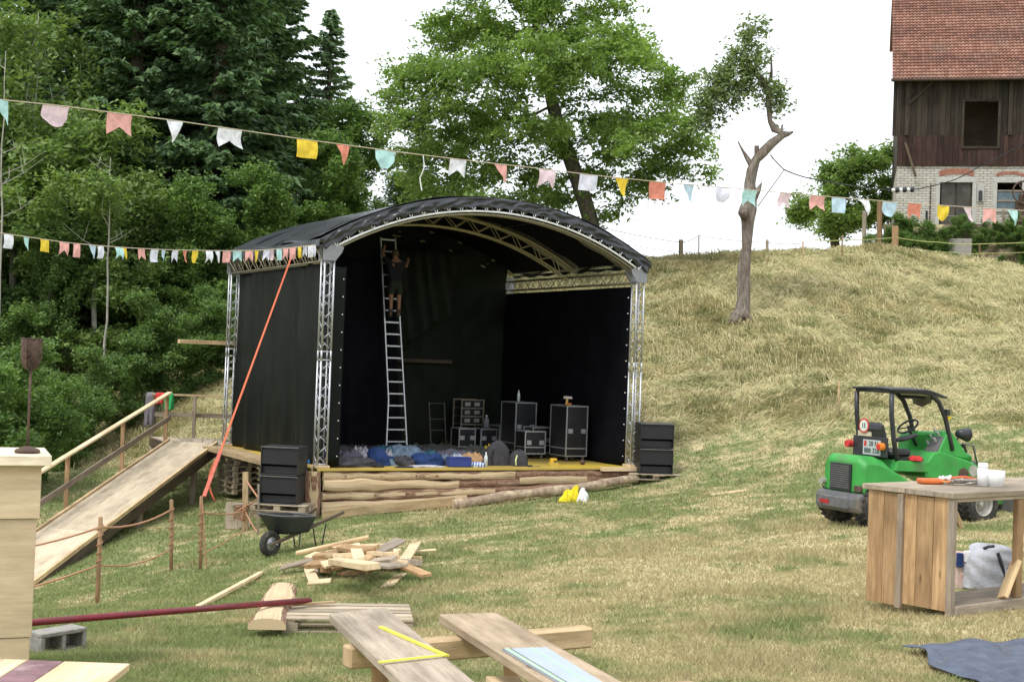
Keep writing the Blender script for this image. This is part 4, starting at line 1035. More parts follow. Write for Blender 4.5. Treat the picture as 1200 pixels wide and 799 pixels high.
def bottle(p, h, r, mat, label, capm=None):
    o = thing('bottle', label, 'bottle', p); b = MB()
    b.lathe([(0, 0), (r, .003), (r, h * .62), (r * .8, h * .72), (r * .36, h * .86), (r * .34, h * .93)], 14, Matrix.Translation(p)); b.build('body', mat, o, smooth=True)
    b = MB(); b.lathe([(r * .42, h * .93), (r * .42, h), (0, h)], 10, Matrix.Translation(p)); b.build('cap', capm or M['white'], o, smooth=True)
M['clear'] = mat_plain('clear_plastic', (.62, .66, .66), .2, 0, .1, 12, 0)
bottle(S(4.05, .15, 0), .33, .042, M['clear'], 'clear plastic bottle standing on the deck in front of the black bags')
bottle(S(6.72, 3.6, 1.385), .30, .04, M['clear'], 'clear bottle standing on top of the rear tall flight case')
bottle(S(6.45, 4.85, .63), .34, .08, mat_plain('grey_canister', (.22, .23, .25), .5), 'grey plastic canister standing on a small case by the rack')
def small(name, label, cat, parts):
    p0 = parts[0][1].v[0].copy(); o = thing(name, label, cat, p0)
    for nm, b, m_ in parts: b.build(nm, m_, o, bevel=.003)
    return o
T = SM @ Matrix.Translation((7.1, 1.7, 1.385)) @ Matrix.Rotation(.5, 4, 'Z')
h_ = MB().box((0, 0, .03), (.05, .16, .05), T); h2 = MB().box((.0, .04, .11), (.045, .05, .12), T); h3 = MB().box((-.0, .02, .19), (.05, .22, .06), T)
small('cordless_drill', 'red, white and orange cordless drill on the lid of the front tall case', 'drill', [('battery', h_, mat_plain('tool_orange', (.7, .22, .05), .5)), ('grip', h2, mat_plain('tool_yellow', (.6, .42, .12), .5)), ('body', h3, mat_plain('tool_white', (.7, .6, .58), .5))])
T = SM @ Matrix.Translation((5.95, .35, 0)); a_ = MB().box((0, 0, .035), (.22, .12, .07), T); c_ = MB().box((-.05, 0, .12), (.07, .07, .1), T).box((0, 0, .15), (.16, .05, .05), T)
small('yellow_tool', 'small bright yellow tool lying on the right front of the deck', 'tool', [('case', a_, M['deck']), ('grip', c_, mat_plain('tool_yellow2', (.75, .45, .03), .5))])
T = SM @ Matrix.Translation((6.9, .6, 0)); b = MB(); b.grid(lambda a, c: T @ Vector(((.07 + .02 * math.sin(a * 25)) * math.cos(a * 6.283) * math.sin(c * 3.1), .07 * math.sin(a * 6.283) * math.sin(c * 3.1), .06 - .06 * math.cos(c * 3.1))), 12, 8, True)
tag(b.build('tape_roll', M['rust'], None, smooth=True), 'small reddish object lying by the right edge of the deck', 'tape roll')
T = SM @ Matrix.Translation((3.75, .05, 0)); b = MB(); b.box((0, 0, .025), (.16, .1, .05), T).box((0, .0, .055), (.12, .07, .012), T); tag(b.build('white_box', M['white'], None, bevel=.008), 'small white box at the front edge of the deck left of the bottle', 'box')
T = SM @ Matrix.Translation((5.15, .05, 0)); b = MB(); b.box((0, 0, .02), (.1, .06, .04), T); b.tube([T @ Vector((.05 + .02 * i, .03 * math.sin(i), .008)) for i in range(12)], .006, 5); tag(b.build('plug', M['steel_dark'], None), 'black cable plug lying at the front edge of the deck', 'plug')

# clothes, bags and covers on the deck: each one crumpled by its own folds
def crumple(name, u, v, w_, d, h, mat, label, cat, seed, rz=0.0, z=0.0, group=None, fold=1.0, blocky=2.4, T=None):
    T = T or SM @ Matrix.Translation((u, v, z)) @ Matrix.Rotation(rz, 4, "Z"); sd_ = seed * 3.7
    def fn(a, c):
        th = a * 2 * math.pi; ph = c * math.pi * .5
        cx_, sx_ = math.cos(th), math.sin(th); k = (abs(cx_) ** blocky + abs(sx_) ** blocky) ** (-1 / blocky)
        k2 = 1 + .22 * fold * float(vn(np.array([a * 9 % 9 + sd_]), np.array([c * 4 + sd_]))[0]) * 2 * min(1, (1 - abs(2 * a - 1)) * 8)
        rr = math.cos(ph) ** .55 * k * k2; x, y = cx_ * rr, sx_ * rr
        wr = fold * 1.25 * (abs(float(vn(np.array([x * 3.1 + sd_]), np.array([y * 3.1 + x * 2 + sd_]))[0])) * .9 + abs(float(vn(np.array([x * 7 + y * 5 + sd_]), np.array([y * 3 + sd_]))[0])) * .4 + .5 * abs(float(vn(np.array([x * 4.3 - y * 6 + sd_ * 2]), np.array([y * 5 + sd_]))[0])))
        return T @ Vector((x * w_ / 2 + .05 * math.sin(y * 9 + sd_) * w_, y * d / 2, max(.003, .66 * h * (math.sin(ph) ** .7) * (1.12 - .75 * wr))))
    b = MB(); b.grid(fn, 44, 14, True)
    return tag(b.build(name, mat, None, smooth=True), label, cat, group)
cn, cd_ = cloth('dark_grey_cloth', (.045, .043, .05)), cloth('black_cloth', (.018, .018, .02))
cb, cg = cloth('blue_cloth', (.010, .035, .13)), cloth('grey_purple_cloth', (.10, .09, .12)); cl = cloth('light_blue_cloth', (.15, .21, .28)); ct = cloth('teal_cloth', (.02, .09, .14))
cbr = cloth('bright_blue_cloth', (.01, .09, .30)); cgr = cloth('green_mat', (.10, .22, .03)); ctan = cloth('tan_fur', (.42, .25, .12)); cgg = cloth('dark_olive_cloth', (.045, .05, .042)); cw = cloth('light_grey_cloth', (.42, .41, .45)); cy = cloth('yellow_cloth', (.6, .42, .03))
CG = 'clothes and bags heaped on the deck'
for a in [('jacket', .55, 1.2, .9, .7, .42, cbr, 'bright blue jacket at the left end of the heap by the front truss column', 'jacket', 1), ('bag', .75, .35, 1.3, .6, .32, cn, 'wide dark grey bag lying at the left end of the heap', 'bag', 2), ('jacket', .95, .75, .7, .5, .52, cg, 'crumpled grey purple jacket on top of the dark bag', 'jacket', 3),
    ('jacket', 1.55, .62, .45, .6, .62, cb, 'royal blue jacket standing up between the grey clothes', 'jacket', 4), ('backpack', 1.35, .08, .28, .2, .14, cd_, 'small dark shoes and cloth at the deck edge below the blue jacket', 'shoes', 5), ('sheet', 2.05, 2.7, 1.8, .9, .50, cd_, 'black cover heaped behind the light blue clothes', 'cover', 6),
    ('jacket', 2.2, 1.45, 1.0, .7, .58, ct, 'teal jacket in the middle of the heap', 'jacket', 7), ('sweater', 2.5, 1.25, .9, .5, .62, cl, 'pale blue grey sweater lying over the teal jacket', 'sweater', 8), ('trousers', 2.15, .62, 1.0, .4, .22, cl, 'pale blue jeans spread in front of the teal jacket', 'trousers', 9),
    ('bag', 2.75, .55, .75, .5, .46, cb, 'bulging blue sports bag in the middle of the heap', 'bag', 10), ('blanket', 3.6, 2.6, 2.3, .9, .52, cgg, 'wide dark olive blanket at the back of the heap', 'blanket', 11), ('jacket', 3.75, 1.2, 1.1, .6, .48, cg, 'grey purple jacket right of the blue sports bag', 'jacket', 12),
    ('bag', 3.42, .55, .55, .4, .28, cn, 'dark bag with a white patch beside the tan fur', 'bag', 13), ('fur', 3.95, .65, .55, .4, .45, ctan, 'tan fur cap or cushion on the dark bag', 'cushion', 14), ('jacket', 4.45, 1.5, .6, .7, .62, cgg, 'olive jacket standing right of the tan fur', 'jacket', 15),
    ('mat', 4.95, 1.35, 1.1, .5, .24, cgr, 'rolled green mat lying right of the olive jacket', 'mat', 16), ('bag', 5.0, 2.2, 1.2, .35, .48, cbr, 'blue and teal sleeping bag behind the green mat', 'bag', 17), ('cloth', 5.25, 2.15, .5, .3, .58, cy, 'yellow cloth on top of the blue sleeping bag', 'cloth', 18),
    ('cap', 3.55, .6, .3, .25, .37, cw, 'white cloth lying on the dark bag beside the fur', 'cloth', 19), ('blanket', 1.2, 2.2, 1.5, .7, .50, cgg, 'dark grey green cover behind the blue jacket', 'cover', 20), ('towel', 2.45, -.02, .9, .22, .09, cw, 'light grey cloth spread at the front edge of the deck', 'cloth', 21),
    ('cloth', 1.95, -.05, .5, .14, .06, cd_, 'dark patterned cloth beside the light grey one at the deck edge', 'cloth', 22), ('jacket', 2.75, 1.0, .4, .3, .34, cloth('white_print', (.5, .42, .40)), 'small whitish garment between the jeans and the blue bag', 'shirt', 23)]:
    crumple(*a, group=CG)
rg = random.Random(17)
PAL = [cn, cd_, cb, cg, cl, ct, cbr, cgg, cw, cn, cgg, cd_]
NM = ['dark grey', 'black', 'blue', 'grey purple', 'pale blue', 'teal', 'bright blue', 'dark olive', 'light grey', 'charcoal', 'olive', 'black']
WH = ['by the front truss column', 'between the dark bag and the blue jacket', 'below the ladder', 'on the teal jacket', 'beside the blue sports bag', 'behind the navy box', 'left of the black backpacks', 'at the back of the heap']
for k in range(20):
    j = rg.choice([0, 1, 3, 3, 7, 9, 10, 11, 2, 4, 5] + ([8] if k < 14 else [])); u_ = .5 + k * .19 + rg.uniform(-.1, .1); w3 = WH[min(7, k // 3)] if k < 21 else WH[6]
    crumple('garment', u_, rg.uniform(.35, 1.7) + .001 * k, rg.uniform(.3, .65), rg.uniform(.2, .4), rg.uniform(.30, .62), PAL[j], NM[j] + [' crumpled garment ', ' folded garment ', ' rolled up garment '][k % 3] + w3, 'garment', 50 + k * 1.3, rz=rg.uniform(-.7, .7), group=CG, fold=1.5, blocky=1.8)
# box and striped cloth
T = SM @ Matrix.Translation((3.35, .12, 0)) @ Matrix.Rotation(-.1, 4, 'Z'); b = MB(); b.box((0, 0, .11), (.52, .26, .20), T); b.box((0, 0, .215), (.535, .275, .02), T)
tag(b.build('blue_box', cloth('navy_box', (.03, .05, .22), .1), None, bevel=.012), 'navy blue box at the front of the heap', 'box')
n = NT('striped_cloth'); wv = n.n('ShaderNodeTexWave', Scale=5.0, Distortion=1.5); n.l(n.coord('Object', (1, .3, 1)), wv.inputs[0]); n.l(n.ramp(wv.outputs['Fac'], [(.4, (.10, .20, .55)), (.55, (.65, .7, .8))]), n.b.inputs['Base Color']); n.b.inputs['Roughness'].default_value = .9
crumple('towel', 3.8, .14, .42, .34, .17, n.m, 'blue and white striped towel right of the navy box', 'towel', 24, group=CG)
# two backpacks
def backpack(u, v, w_, h, label, seed, trim):
    o = thing('backpack', label, 'backpack', S(u, v, 0), UA, 'black backpacks on the deck'); T = SM @ Matrix.Translation((u, v, 0))
    b = MB(); b.grid(lambda a, c: T @ Vector((w_ / 2 * math.copysign(abs(math.cos(a * 6.283)) ** .6, math.cos(a * 6.283)) * math.cos(c * 1.57) ** .4, .19 * math.copysign(abs(math.sin(a * 6.283)) ** .6, math.sin(a * 6.283)) * math.cos(c * 1.57) ** .4, h * math.sin(c * 1.57) ** .8 * (1 - .12 * math.cos(a * 12 + seed)))), 32, 12, True)
    b.build('sack', cn, o, smooth=True)
    b = MB(); b.tube([T @ Vector((-w_ * .35, -.18 + .02 * i * 0, .03 + 0)), T @ Vector((-w_ * .42, -.2, h * .4)), T @ Vector((-w_ * .3, -.17, h * .75))], .018, 6); b.build('strap', trim, o)
    b = MB(); b.tube([T @ Vector((-.05, 0, h * .96)), T @ Vector((0, 0, h + .05)), T @ Vector((.06, 0, h * .96))], .012, 6); b.build('handle', cn, o)
backpack(4.55, .55, .62, .52, 'wide black backpack behind the clear bottle', 1, cd_); backpack(5.0, .35, .42, .34, 'smaller round black backpack with pale green piping right of the bottle', 2, cloth('lime', (.55, .62, .3)))
# ---------------------------------------------------------------- ramp, landing, rope fence
def PZ(px, py, z):
    k = P(px, py, 1.0).z - 2.0; return P(px, py, (z - 2.0) / k)
Z = Vector((0, 0, 1))
RT0 = P(198, 517, 36.2); RT1 = P(254, 520, 35.7); rd_ = Vector((-.1, -1, -.19)); RL = 11.2
ramp = thing('ramp', 'long sloping timber ramp with a handrail leading up to the landing', 'ramp', RT0)
b = MB(); sdn = (RT1 - RT0); wN = sdn.length
for k in range(5):
    for (t0, t1) in ((0, 3.9), (3.9, 7.4), (7.4, RL)):
        a = RT0 + sdn * ((k + .5) / 5); b.beam(a + rd_ * (t0 + .003), a + rd_ * (t1 - .003), wN / 5 - .006, .03, r=(.2 + .25 * random.random()) if t1 < RL else .9)
b.build('boards', mat_wood('ramp_boards', (.48, .39, .28), (.72, .62, .46), var=.22, knots=False, blotch=.88), ramp)
for s_ in (0, 1):
    b = MB(); a = RT0 + sdn * s_; b.beam(a + Z * .03, a + rd_ * RL + Z * .03, .06, .09); b.build('kerb_rail', M['wood_fresh'], ramp, bevel=.005)
    b = MB(); b.beam(a - Z * .16, a + rd_ * (RL - .6) - Z * .12, .10, .24, taper=.7); b.build('side_beam', M['wood_dark'], ramp)
for t_ in (1.6, 5.2):
    for s_ in (.03, .97):
        a = RT0 + sdn * s_ + rd_ * t_; b = MB(); b.beam((a.x, a.y, g1(a.x, a.y) - .2), a - Z * .1, .13, .13, up=(0, 1, 0)); b.build('leg', M['wood_old'], ramp)
LFT = -.05
for t_, h_ in ((0.05, 1.22), (3.0, 1.18), (6.1, 1.15), (8.4, 1.13), (10.7, 1.12)):
    a = RT0 + rd_ * t_ + Vector((-.08, 0, -.2)); b = MB(); b.beam(a, a + Z * (h_ + .2), .09, .06, up=(0, 1, 0)); b.build('rail_post', M['wood_post'], ramp, bevel=.004)
b = MB(); b.beam(RT0 + rd_ * -.15 + Vector((-.08, 0, 1.24)), RT0 + rd_ * 11.0 + Vector((-.08, 0, 1.14)), .13, .05); b.build('handrail', M['wood_pale'], ramp, bevel=.008)
b = MB(); b.beam(RT0 + rd_ * -.1 + Vector((-.02, -.02, .60)), RT0 + rd_ * 11.0 + Vector((-.02, -.02, .52)), .04, .13); b.build('middle_rail', M['wood_old'], ramp, bevel=.004)
# landing
LC = [P(176, 512, 38.2), P(268, 512, 38.2), P(258, 518, 35.9), P(196, 517, 36.1)]
zl = S0.z - .01; LC = [Vector((q.x, q.y, zl)) for q in LC]
land = thing('landing', 'flat timber landing between the ramp top and the back left stage corner', 'platform', LC[0])
b = MB()
for k in range(6):
    f0, f1 = k / 6, (k + 1) / 6
    e0, e1, e2, e3 = LC[0].lerp(LC[1], f0 + .004), LC[0].lerp(LC[1], f1 - .004), LC[3].lerp(LC[2], f1 - .004), LC[3].lerp(LC[2], f0 + .004); t_ = Z * .035; b.hexa([e0 - t_, e1 - t_, e1, e0, e3 - t_, e2 - t_, e2, e3], 2.2, .3, .035)
b.build('boards', M['wood_grey'], land)
b = MB(); b.beam(LC[0] - Z * .12, LC[1] - Z * .12, .08, .2).beam(LC[0] - Z * .12 + Vector((.04, -.1, 0)), LC[3] - Z * .12, .08, .2); b.build('frame', M['wood_dark'], land)
for q in (LC[0] + Vector((.15, -.1, 0)), LC[0].lerp(LC[3], .9) + Vector((.1, 0, 0))):
    b = MB(); b.tube([(q.x, q.y, g1(q.x, q.y) - .2), (q.x, q.y, zl - .04)], .14, 9); b.build('leg', M['wood_old'], land, smooth=True)
for f_ in (0.02, .55):
    q = LC[0].lerp(LC[1], f_); b = MB(); b.beam(q - Z * .2, q + Z * 1.15, .08, .08, up=(0, 1, 0)); b.build('rail_post', M['wood_old'], land)
b = MB(); b.beam(LC[0] + Z * 1.17, LC[1] + Vector((.5, .3, 1.17)), .09, .05); b.build('handrail', M['wood_fresh'], land)
b = MB(); b.beam(LC[0] + Z * .62, LC[1] + Vector((.3, .3, .62)), .04, .12); b.build('middle_rail', M['wood_old'], land)
def draped(p, w_, h, mat, label, cat, seed):
    def fn(a, c):
        s_ = -1 if c < .5 else 1; q = abs(c - .5) * 2; k = float(vn(np.array([a * 4 + seed]), np.array([c * 3 + seed]))[0])
        return Vector((p.x + (a - .5) * w_ * (1 + .2 * q) + .06 * k, p.y + s_ * (.03 + .05 * q + .05 * k * q) + .02 * math.sin(a * 15) * q, p.z + .05 - h * q * (1 + .2 * k)))
    b = MB(); b.grid(fn, 16, 24); tag(b.build(cat, mat, None, smooth=True, solid=.012), label, cat)
rl = lambda f_: LC[0].lerp(LC[1], f_) + Z * 1.17
draped(rl(-.02), .24, .9, cloth('grey_coat', (.17, .15, .17)), 'grey coat hanging at the left end of the landing rail', 'coat', 1)
draped(rl(.11), .20, .30, M['red'], 'red sweater hanging on the landing rail between two coats', 'sweater', 2)
draped(rl(.22), .22, .45, cloth('green_coat', (.03, .33, .09)), 'bright green jacket hanging on the landing rail', 'jacket', 3)

# rope fence in front of the ramp
def post(px, pyt, pyb, label, r=.03, mat='wood_post', lean=0.0, name='fence_post', square=False, group='posts of the rope fence', hi=60):
    q = PG(px, pyb, 0, 5, hi); D = (q - CAM).dot(_f); tp = P(px + lean, pyt, D)
    b = MB()
    if square: b.beam(q - Z * .3, tp, r * 2, r * 2, up=(0, 1, 0))
    else: b.tube([q - Z * .3, q.lerp(tp, .5), tp - Z * .02, tp], [r, r * .97, r * .95, r * .6], 8)
    o = b.build(name, M[mat], None, loc=tuple(q), smooth=not square); tag(o, label, 'post', group); return q, tp
f0 = PG(-30, 700); q1, t1 = post(114, 605, 708, 'wooden rope fence post nearest the left counter', .035, lean=4)
q2, t2 = post(201, 585, 669, 'wooden rope fence post below the side beam of the ramp', .035)
q3, t3 = post(235, 581, 667, 'stake the orange strap is tied to, between two rope fence posts', .032, lean=1)
q4, t4 = post(288, 553, 622, 'square light post with a tangle of rope, left of the bass speakers', .055, 'wood_fresh', square=True)
q5, t5 = post(303, 567, 626, 'thin grey stick beside the square rope post', .02, 'wood_grey')
def rope(pts, sag, r, label, name='rope', cat='rope', mat='rope', group=None):
    out = []
    for a, c in zip(pts[:-1], pts[1:]):
        a, c = Vector(a), Vector(c)
        for i in range(9):
            t_ = i / 8; q = a.lerp(c, t_); q.z -= sag * 4 * t_ * (1 - t_); out.append(q)
    b = MB(); b.tube(out, r, 6); return tag(b.build(name, M[mat], None, smooth=True), label, cat, group)
up_ = lambda q, t_, k: q.lerp(t_, k)
rope([P(-20, 648, 21.5), up_(q1, t1, .88)], .06, .016, 'upper orange rope running from the left counter to the first post')
rope([up_(q1, t1, .88), up_(q2, t2, .86)], .10, .016, 'upper orange rope sagging between the two posts in front of the ramp')
rope([P(-20, 700, 21.5), up_(q1, t1, .45)], .05, .016, 'lower orange rope running from the left counter to the first post')
rope([up_(q1, t1, .45), up_(q2, t2, .32)], .12, .013, 'lower faded rope sagging between the two posts in front of the ramp')
rope([up_(q3, t3, .78), up_(q4, t4, .35)], .06, .014, 'orange rope from the strap stake to the square post')
rope([up_(q3, t3, .2), up_(q4, t4, .05)], .03, .012, 'low yellow orange rope from the strap stake to the square post')
rope([up_(q4, t4, .88), up_(q5, t5, .72), up_(q4, t4, .42)], .01, .018, 'orange rope looped around the square post and the thin stick')
rope([up_(q4, t4, .35) + Vector((0, -.1, 0)), up_(q5, t5, .0)], .02, .016, 'orange rope end running down to the foot of the thin stick')
for q, t_, ks, lab in ((q1, t1, (.88, .45), 'orange rope wound round the fence post nearest the counter'), (q2, t2, (.86, .6, .32), 'orange rope wound round the fence post below the ramp beam'), (q3, t3, (.78, .2), 'orange rope knotted round the strap stake')):
    b = MB(); pts = []
    for k in range(60):
        kk = ks[-1] - .02 + (ks[0] - ks[-1] + .05) * k / 59; a = k * .55; c = q.lerp(t_, kk); pts.append(c + Vector((math.cos(a), math.sin(a), 0)) * .046)
    b.tube(pts, .007, 5); tag(b.build('rope_winding', M['rope'], None, smooth=True), lab, 'rope')
b = MB(); c = up_(q4, t4, .35) + Vector((-.08, -.09, 0)); rg = random.Random(3)
b.tube([c + Vector((rg.uniform(-.17, .15), rg.uniform(-.05, .05), rg.uniform(-.22, .14))) for _ in range(34)], .013, 5); tag(b.build('rope_tangle', M['rope'], None, smooth=True), 'tangled bundle of orange rope hanging on the square post', 'rope')
b = MB(); q = PG(284, 620); a = Matrix.Translation(q + Vector((-.13, .15, .26))) @ Matrix.Rotation(.1, 4, 'Z'); b.box((0, 0, 0), (.52, .03, .56), a); tag(b.build('board', M['wood_grey'], None, bevel=.004), 'square grey brown board standing in the grass behind the square post', 'board')
b = MB(); b.beam(PG(272, 592, .52), PG(304, 588, .50), .13, .03); tag(b.build('plank_end', M['wood_grey'], None), 'short plank lying level on top of the square board', 'plank')
# ratchet strap from the stage roof down to the stake
sa = P(343, 297, 31.0); sb = q3.lerp(t3, .93) + Vector((.02, -.02, .0)); strap = thing('ratchet_strap', 'orange red ratchet strap stretched from the stage roof down to a stake', 'strap', sb)
b = MB(); dv_ = sb - sa; 
b.beam(sa, sa + dv_ * .87, .036, .010, up=(0, -1, .3)); b.build('webbing', M['strap'], strap)
b = MB(); b.beam(sa + dv_ * .84, sa + dv_ * .985, .065, .03, up=(0, -1, .3)); b.build('ratchet', cloth('strap_pink', (.50, .12, .08)), strap, bevel=.004)
b = MB(); pts = [sa + dv_ * .86 + Vector((-.03 - .12 * math.sin(i / 9 * math.pi), 0, -.02 - .75 * i / 9)) for i in range(10)]; b.tube(pts, .018, 6); b.build('loose_end', M['strap'], strap, smooth=True)
b = MB(); b.tube([sb, q3 + Vector((.10, 0, .0))], .012, 5); b.build('tail', M['rope'], strap)

# ---------------------------------------------------------------- wheelbarrow
q = PG(316, 652); wbm = Matrix.Translation(q) @ Matrix.Rotation(R(56), 4, 'Z') @ Matrix.Scale(1.14, 4)
wbt = thing('wheelbarrow', 'black wheelbarrow with one rubber wheel standing in the grass in front of the stage', 'wheelbarrow', q, R(56))
b = MB(); YX = wbm @ Matrix.Translation((0, 0, .20)) @ Matrix.Rotation(R(90), 4, 'X')
prof = [(.11, -.04), (.15, -.055), (.19, -.045), (.20, 0), (.19, .045), (.15, .055), (.11, .04)]
b.lathe(prof + [prof[0]], 24, YX); wh = b.build('wheel', M['rubber'], wbt, smooth=True)
b = MB(); b.lathe([(0, -.03), (.05, -.03), (.06, -.02), (.11, -.035), (.115, 0), (.11, .035), (.06, .02), (.05, .03), (0, .03)], 20, YX); b.build('rim', M['alu'], wh, smooth=True)
b = MB(); b.tube([wbm @ Vector((0, -.16, .20)), wbm @ Vector((0, .16, .20))], .013, 6); b.build('axle', M['alu'], wbt)
def barrow(a, c):      # tray: rim loop a, c from rim to bottom
    th = a * 2 * math.pi; ex = .42; X_ = math.copysign(abs(math.cos(th)) ** ex, math.cos(th)); Y_ = math.copysign(abs(math.sin(th)) ** ex, math.sin(th))
    if c <= .7:
        k = c / .7; cx_ = .36 + .06 * k; lx = .44 - .15 * k; ly = .30 - .09 * k; z = .62 - .27 * k + .05 * (1 - k) * (-X_ * .6)
    else:
        k = (c - .7) / .3; cx_ = .42; lx = .29 * (1 - k); ly = .21 * (1 - k); z = .35
    return wbm @ Vector((cx_ + X_ * lx, Y_ * ly, z))
b = MB(); b.grid(barrow, 36, 10, True); b.build('tray', M['steel_dark'], wbt, smooth=True, solid=.006)
b = MB(); b.tube([barrow(i / 36, 0) for i in range(36)], .012, 6, closed=True); b.build('tray_rim', M['grey_iron'], wbt)
for s_ in (-1, 1):
    b = MB(); b.beam(wbm @ Vector((-.10, s_ * .10, .19)), wbm @ Vector((1.35, s_ * .30, .62)), .045, .055); hd = b.build('handle', M['wood_dark'], wbt, bevel=.006)
    b = MB(); b.tube([wbm @ Vector((.72, s_ * .22, .40)), wbm @ Vector((.82, s_ * .23, .0)), wbm @ Vector((.90, s_ * .23, .01)), wbm @ Vector((.98, s_ * .26, .46))], .014, 6); b.build('leg', M['steel_dark'], wbt)

# ---------------------------------------------------------------- scrap wood heap
pieces = [(347, 648, 432, 629, .26, .40, .10, .05, 'long round edged slat lying on top of the left half of the heap'), (329, 665, 381, 652, .10, .20, .20, .03, 'thin dark board sticking out of the left side of the heap'),
 (361, 664, 369, 683, .05, .02, .15, .04, 'pale board pointing to the camera at the left foot of the heap'), (361, 683, 388, 681, .04, .04, .12, .05, 'short pale block at the lowest left foot of the heap'), (398, 671, 424, 671, .06, .06, .12, .05, 'short orange brown block at the front foot of the heap'),
 (421, 641, 500, 674, .42, .10, .15, .05, 'long brown board sloping down over the right half of the heap'), (474, 656, 487, 636, .18, .22, .20, .03, 'white faced board at the right end of the heap'), (486, 646, 511, 644, .14, .12, .05, .03, 'thin white slat sticking out to the right of the heap'),
 (453, 687, 469, 673, .03, .03, .18, .025, 'pale split piece lying alone right in front of the heap'), (440, 648, 470, 632, .26, .36, .2, .04, 'broad pinkish board on top of the heap'), (378, 662, 410, 655, .22, .24, .16, .05, 'wide pale plank in the middle of the heap'),
 (408, 658, 436, 668, .28, .14, .13, .05, 'short reddish split piece in the middle of the heap'), (424, 664, 452, 656, .16, .20, .14, .05, 'pale block leaning in the front right of the heap')]
HG = 'scrap wood heap in front of the wheelbarrow'
def heap_beam(px0, py0, px1, py1, h0, h1, w_, th, label, mat):
    a = PG(px0, py0, h0); c = PG(px1, py1, h1); b = MB(); b.beam(a, c, w_, th, up=Vector((random.uniform(-.35, .35), random.uniform(-.5, 0), 1)))
    o = b.build('wood_piece', mat, None, bevel=.008); tag(o, label, 'wood scrap', HG)
mm = [M['wood_fresh'], M['wood_old'], M['wood_pale'], M['wood_pale'], M['wood_brown'], M['wood_brown'], M['wood_pale'], M['wood_pale'], M['wood_pale'], M['wood_grey'], M['wood_pale'], M['wood_brown'], M['wood_pale']]
for pc, m_ in zip(pieces, mm): heap_beam(*pc, m_)
rg = random.Random(12)
for k in range(44):
    x = rg.gauss(418, 30); y = 668 - rg.random() * 20 - max(0, 8 - abs(x - 418) * .2); a = rg.uniform(-.5, .5) if rg.random() < .75 else rg.uniform(-1.5, 1.5); L = rg.uniform(13, 27); hh = max(.03, .42 * rg.random() * (1 - abs(x - 418) / 75))
    heap_beam(x - L * math.cos(a), y - L * .35 * math.sin(a), x + L * math.cos(a), y + L * .35 * math.sin(a), hh, hh + rg.uniform(-.05, .08), rg.uniform(.12, .24), rg.uniform(.04, .09), 'short ' + ['yellowish', 'pale', 'reddish brown', 'whitish', 'grey'][k % 5] + ' split board ' + ['at the far left', 'near the left', 'in the middle', 'near the right', 'at the far right'][min(4, max(0, int((x - 375) / 18)))] + [' of the scrap heap, low down', ' of the scrap heap, on top'][hh > .15], [M['wood_fresh'], M['wood_pale'], M['wood_brown'], M['wood_pale'], M['wood_grey']][k % 5])
b = MB(); b.beam(PG(232, 711, .03), PG(306, 671, .03), .07, .05); tag(b.build("stick", M['wood_pale'], None, bevel=.006), 'single thin pale slat lying in the grass between pole and ramp', 'slat')
b = MB(); b.beam(PG(832, 580, .02), PG(875, 574, .03), .05, .04); tag(b.build("stick", M['wood_pale'], None, bevel=.006), 'thin pale stick lying alone on the grass left of the loader', 'stick')
# plastic bag in the grass
q = PG(672, 588); yb = cloth('yellow_plastic', (.75, .62, .02), .2)
bag = thing('plastic_bag', 'crumpled yellow and white plastic bag lying in the grass before the stage', 'bag', q)
def pb(cx, w_, h, ln, seed, nm, mt):
    def fn(a, c):
        th = a * 6.2832; ph = c * 1.5708; k = 1 + .5 * float(vn(np.array([math.cos(th) * 2 + seed]), np.array([math.sin(th) * 2 + c * 2 + seed]))[0]) * 2
        return q + Vector((cx + math.cos(th) * math.cos(ph) * w_ * k + ln * math.sin(ph), math.sin(th) * math.cos(ph) * w_ * .7 * k, h * math.sin(ph) * (1 + .25 * math.sin(th * 3))))
    b = MB(); b.grid(fn, 26, 10, True); b.build(nm, mt, bag, smooth=False)
pb(-.1, .17, .22, -.02, 1, 'body', yb); pb(-.04, .10, .30, .10, 4, 'handle', yb); pb(.16, .12, .26, .04, 7, 'body', M['white'])

# ---------------------------------------------------------------- foreground left: counter, lantern, low table, block, pole
D0 = 8.8; cq = P(39, 783, D0); k_ = D0 / F; ct_ = thing('counter', 'light new wooden counter cut by the left edge of the frame', 'counter', (cq.x, cq.y, cq.z))
CM_ = Matrix.Translation(cq) @ Matrix.Rotation(R(22), 4, 'Z')
def cbox(b, x0, x1, y0, y1, z0, z1, r=None): b.box(((x0 + x1) / 2, (y0 + y1) / 2, (z0 + z1) / 2), (x1 - x0, y1 - y0, z1 - z0), CM_, r); return b
H1 = (783 - 545) * k_
for nm, x1, z0, z1, dy in (('front_board', .0, H1 - .34, H1, -.012), ('front_board', -.018, .2, H1 - .345, 0), ('front_board', -.03, -.02, .195, .004)):
    b = MB(); cbox(b, -1.2, x1, dy, .03 + dy, z0, z1); b.build(nm, M['wood_pale'], ct_, bevel=.003)
b = MB(); cbox(b, -.055, -.025, .04, .6, 0, H1 - .002); b.build('side_board', M['wood_pale'], ct_, bevel=.003)
b = MB(); cbox(b, -1.25, .055, -.07, .66, H1, H1 + .065); b.build('top_board', mat_wood('wood_cream', (.72, .62, .45), (.86, .77, .60), knots=False), ct_, bevel=.004)
lp = P(32, 530, 8.93); lp.z = cq.z + H1 + .067; lan = thing('lantern', 'rusty iron candle lantern on a thin rod standing on the light counter', 'lantern', lp)
LT = Matrix.Translation(lp)
b = MB(); b.lathe([(0, .045), (.03, .04), (.075, .022), (.083, .006), (.07, -.0), (0, 0)], 26, LT); b.build('foot', M['rust'], lan, smooth=True)
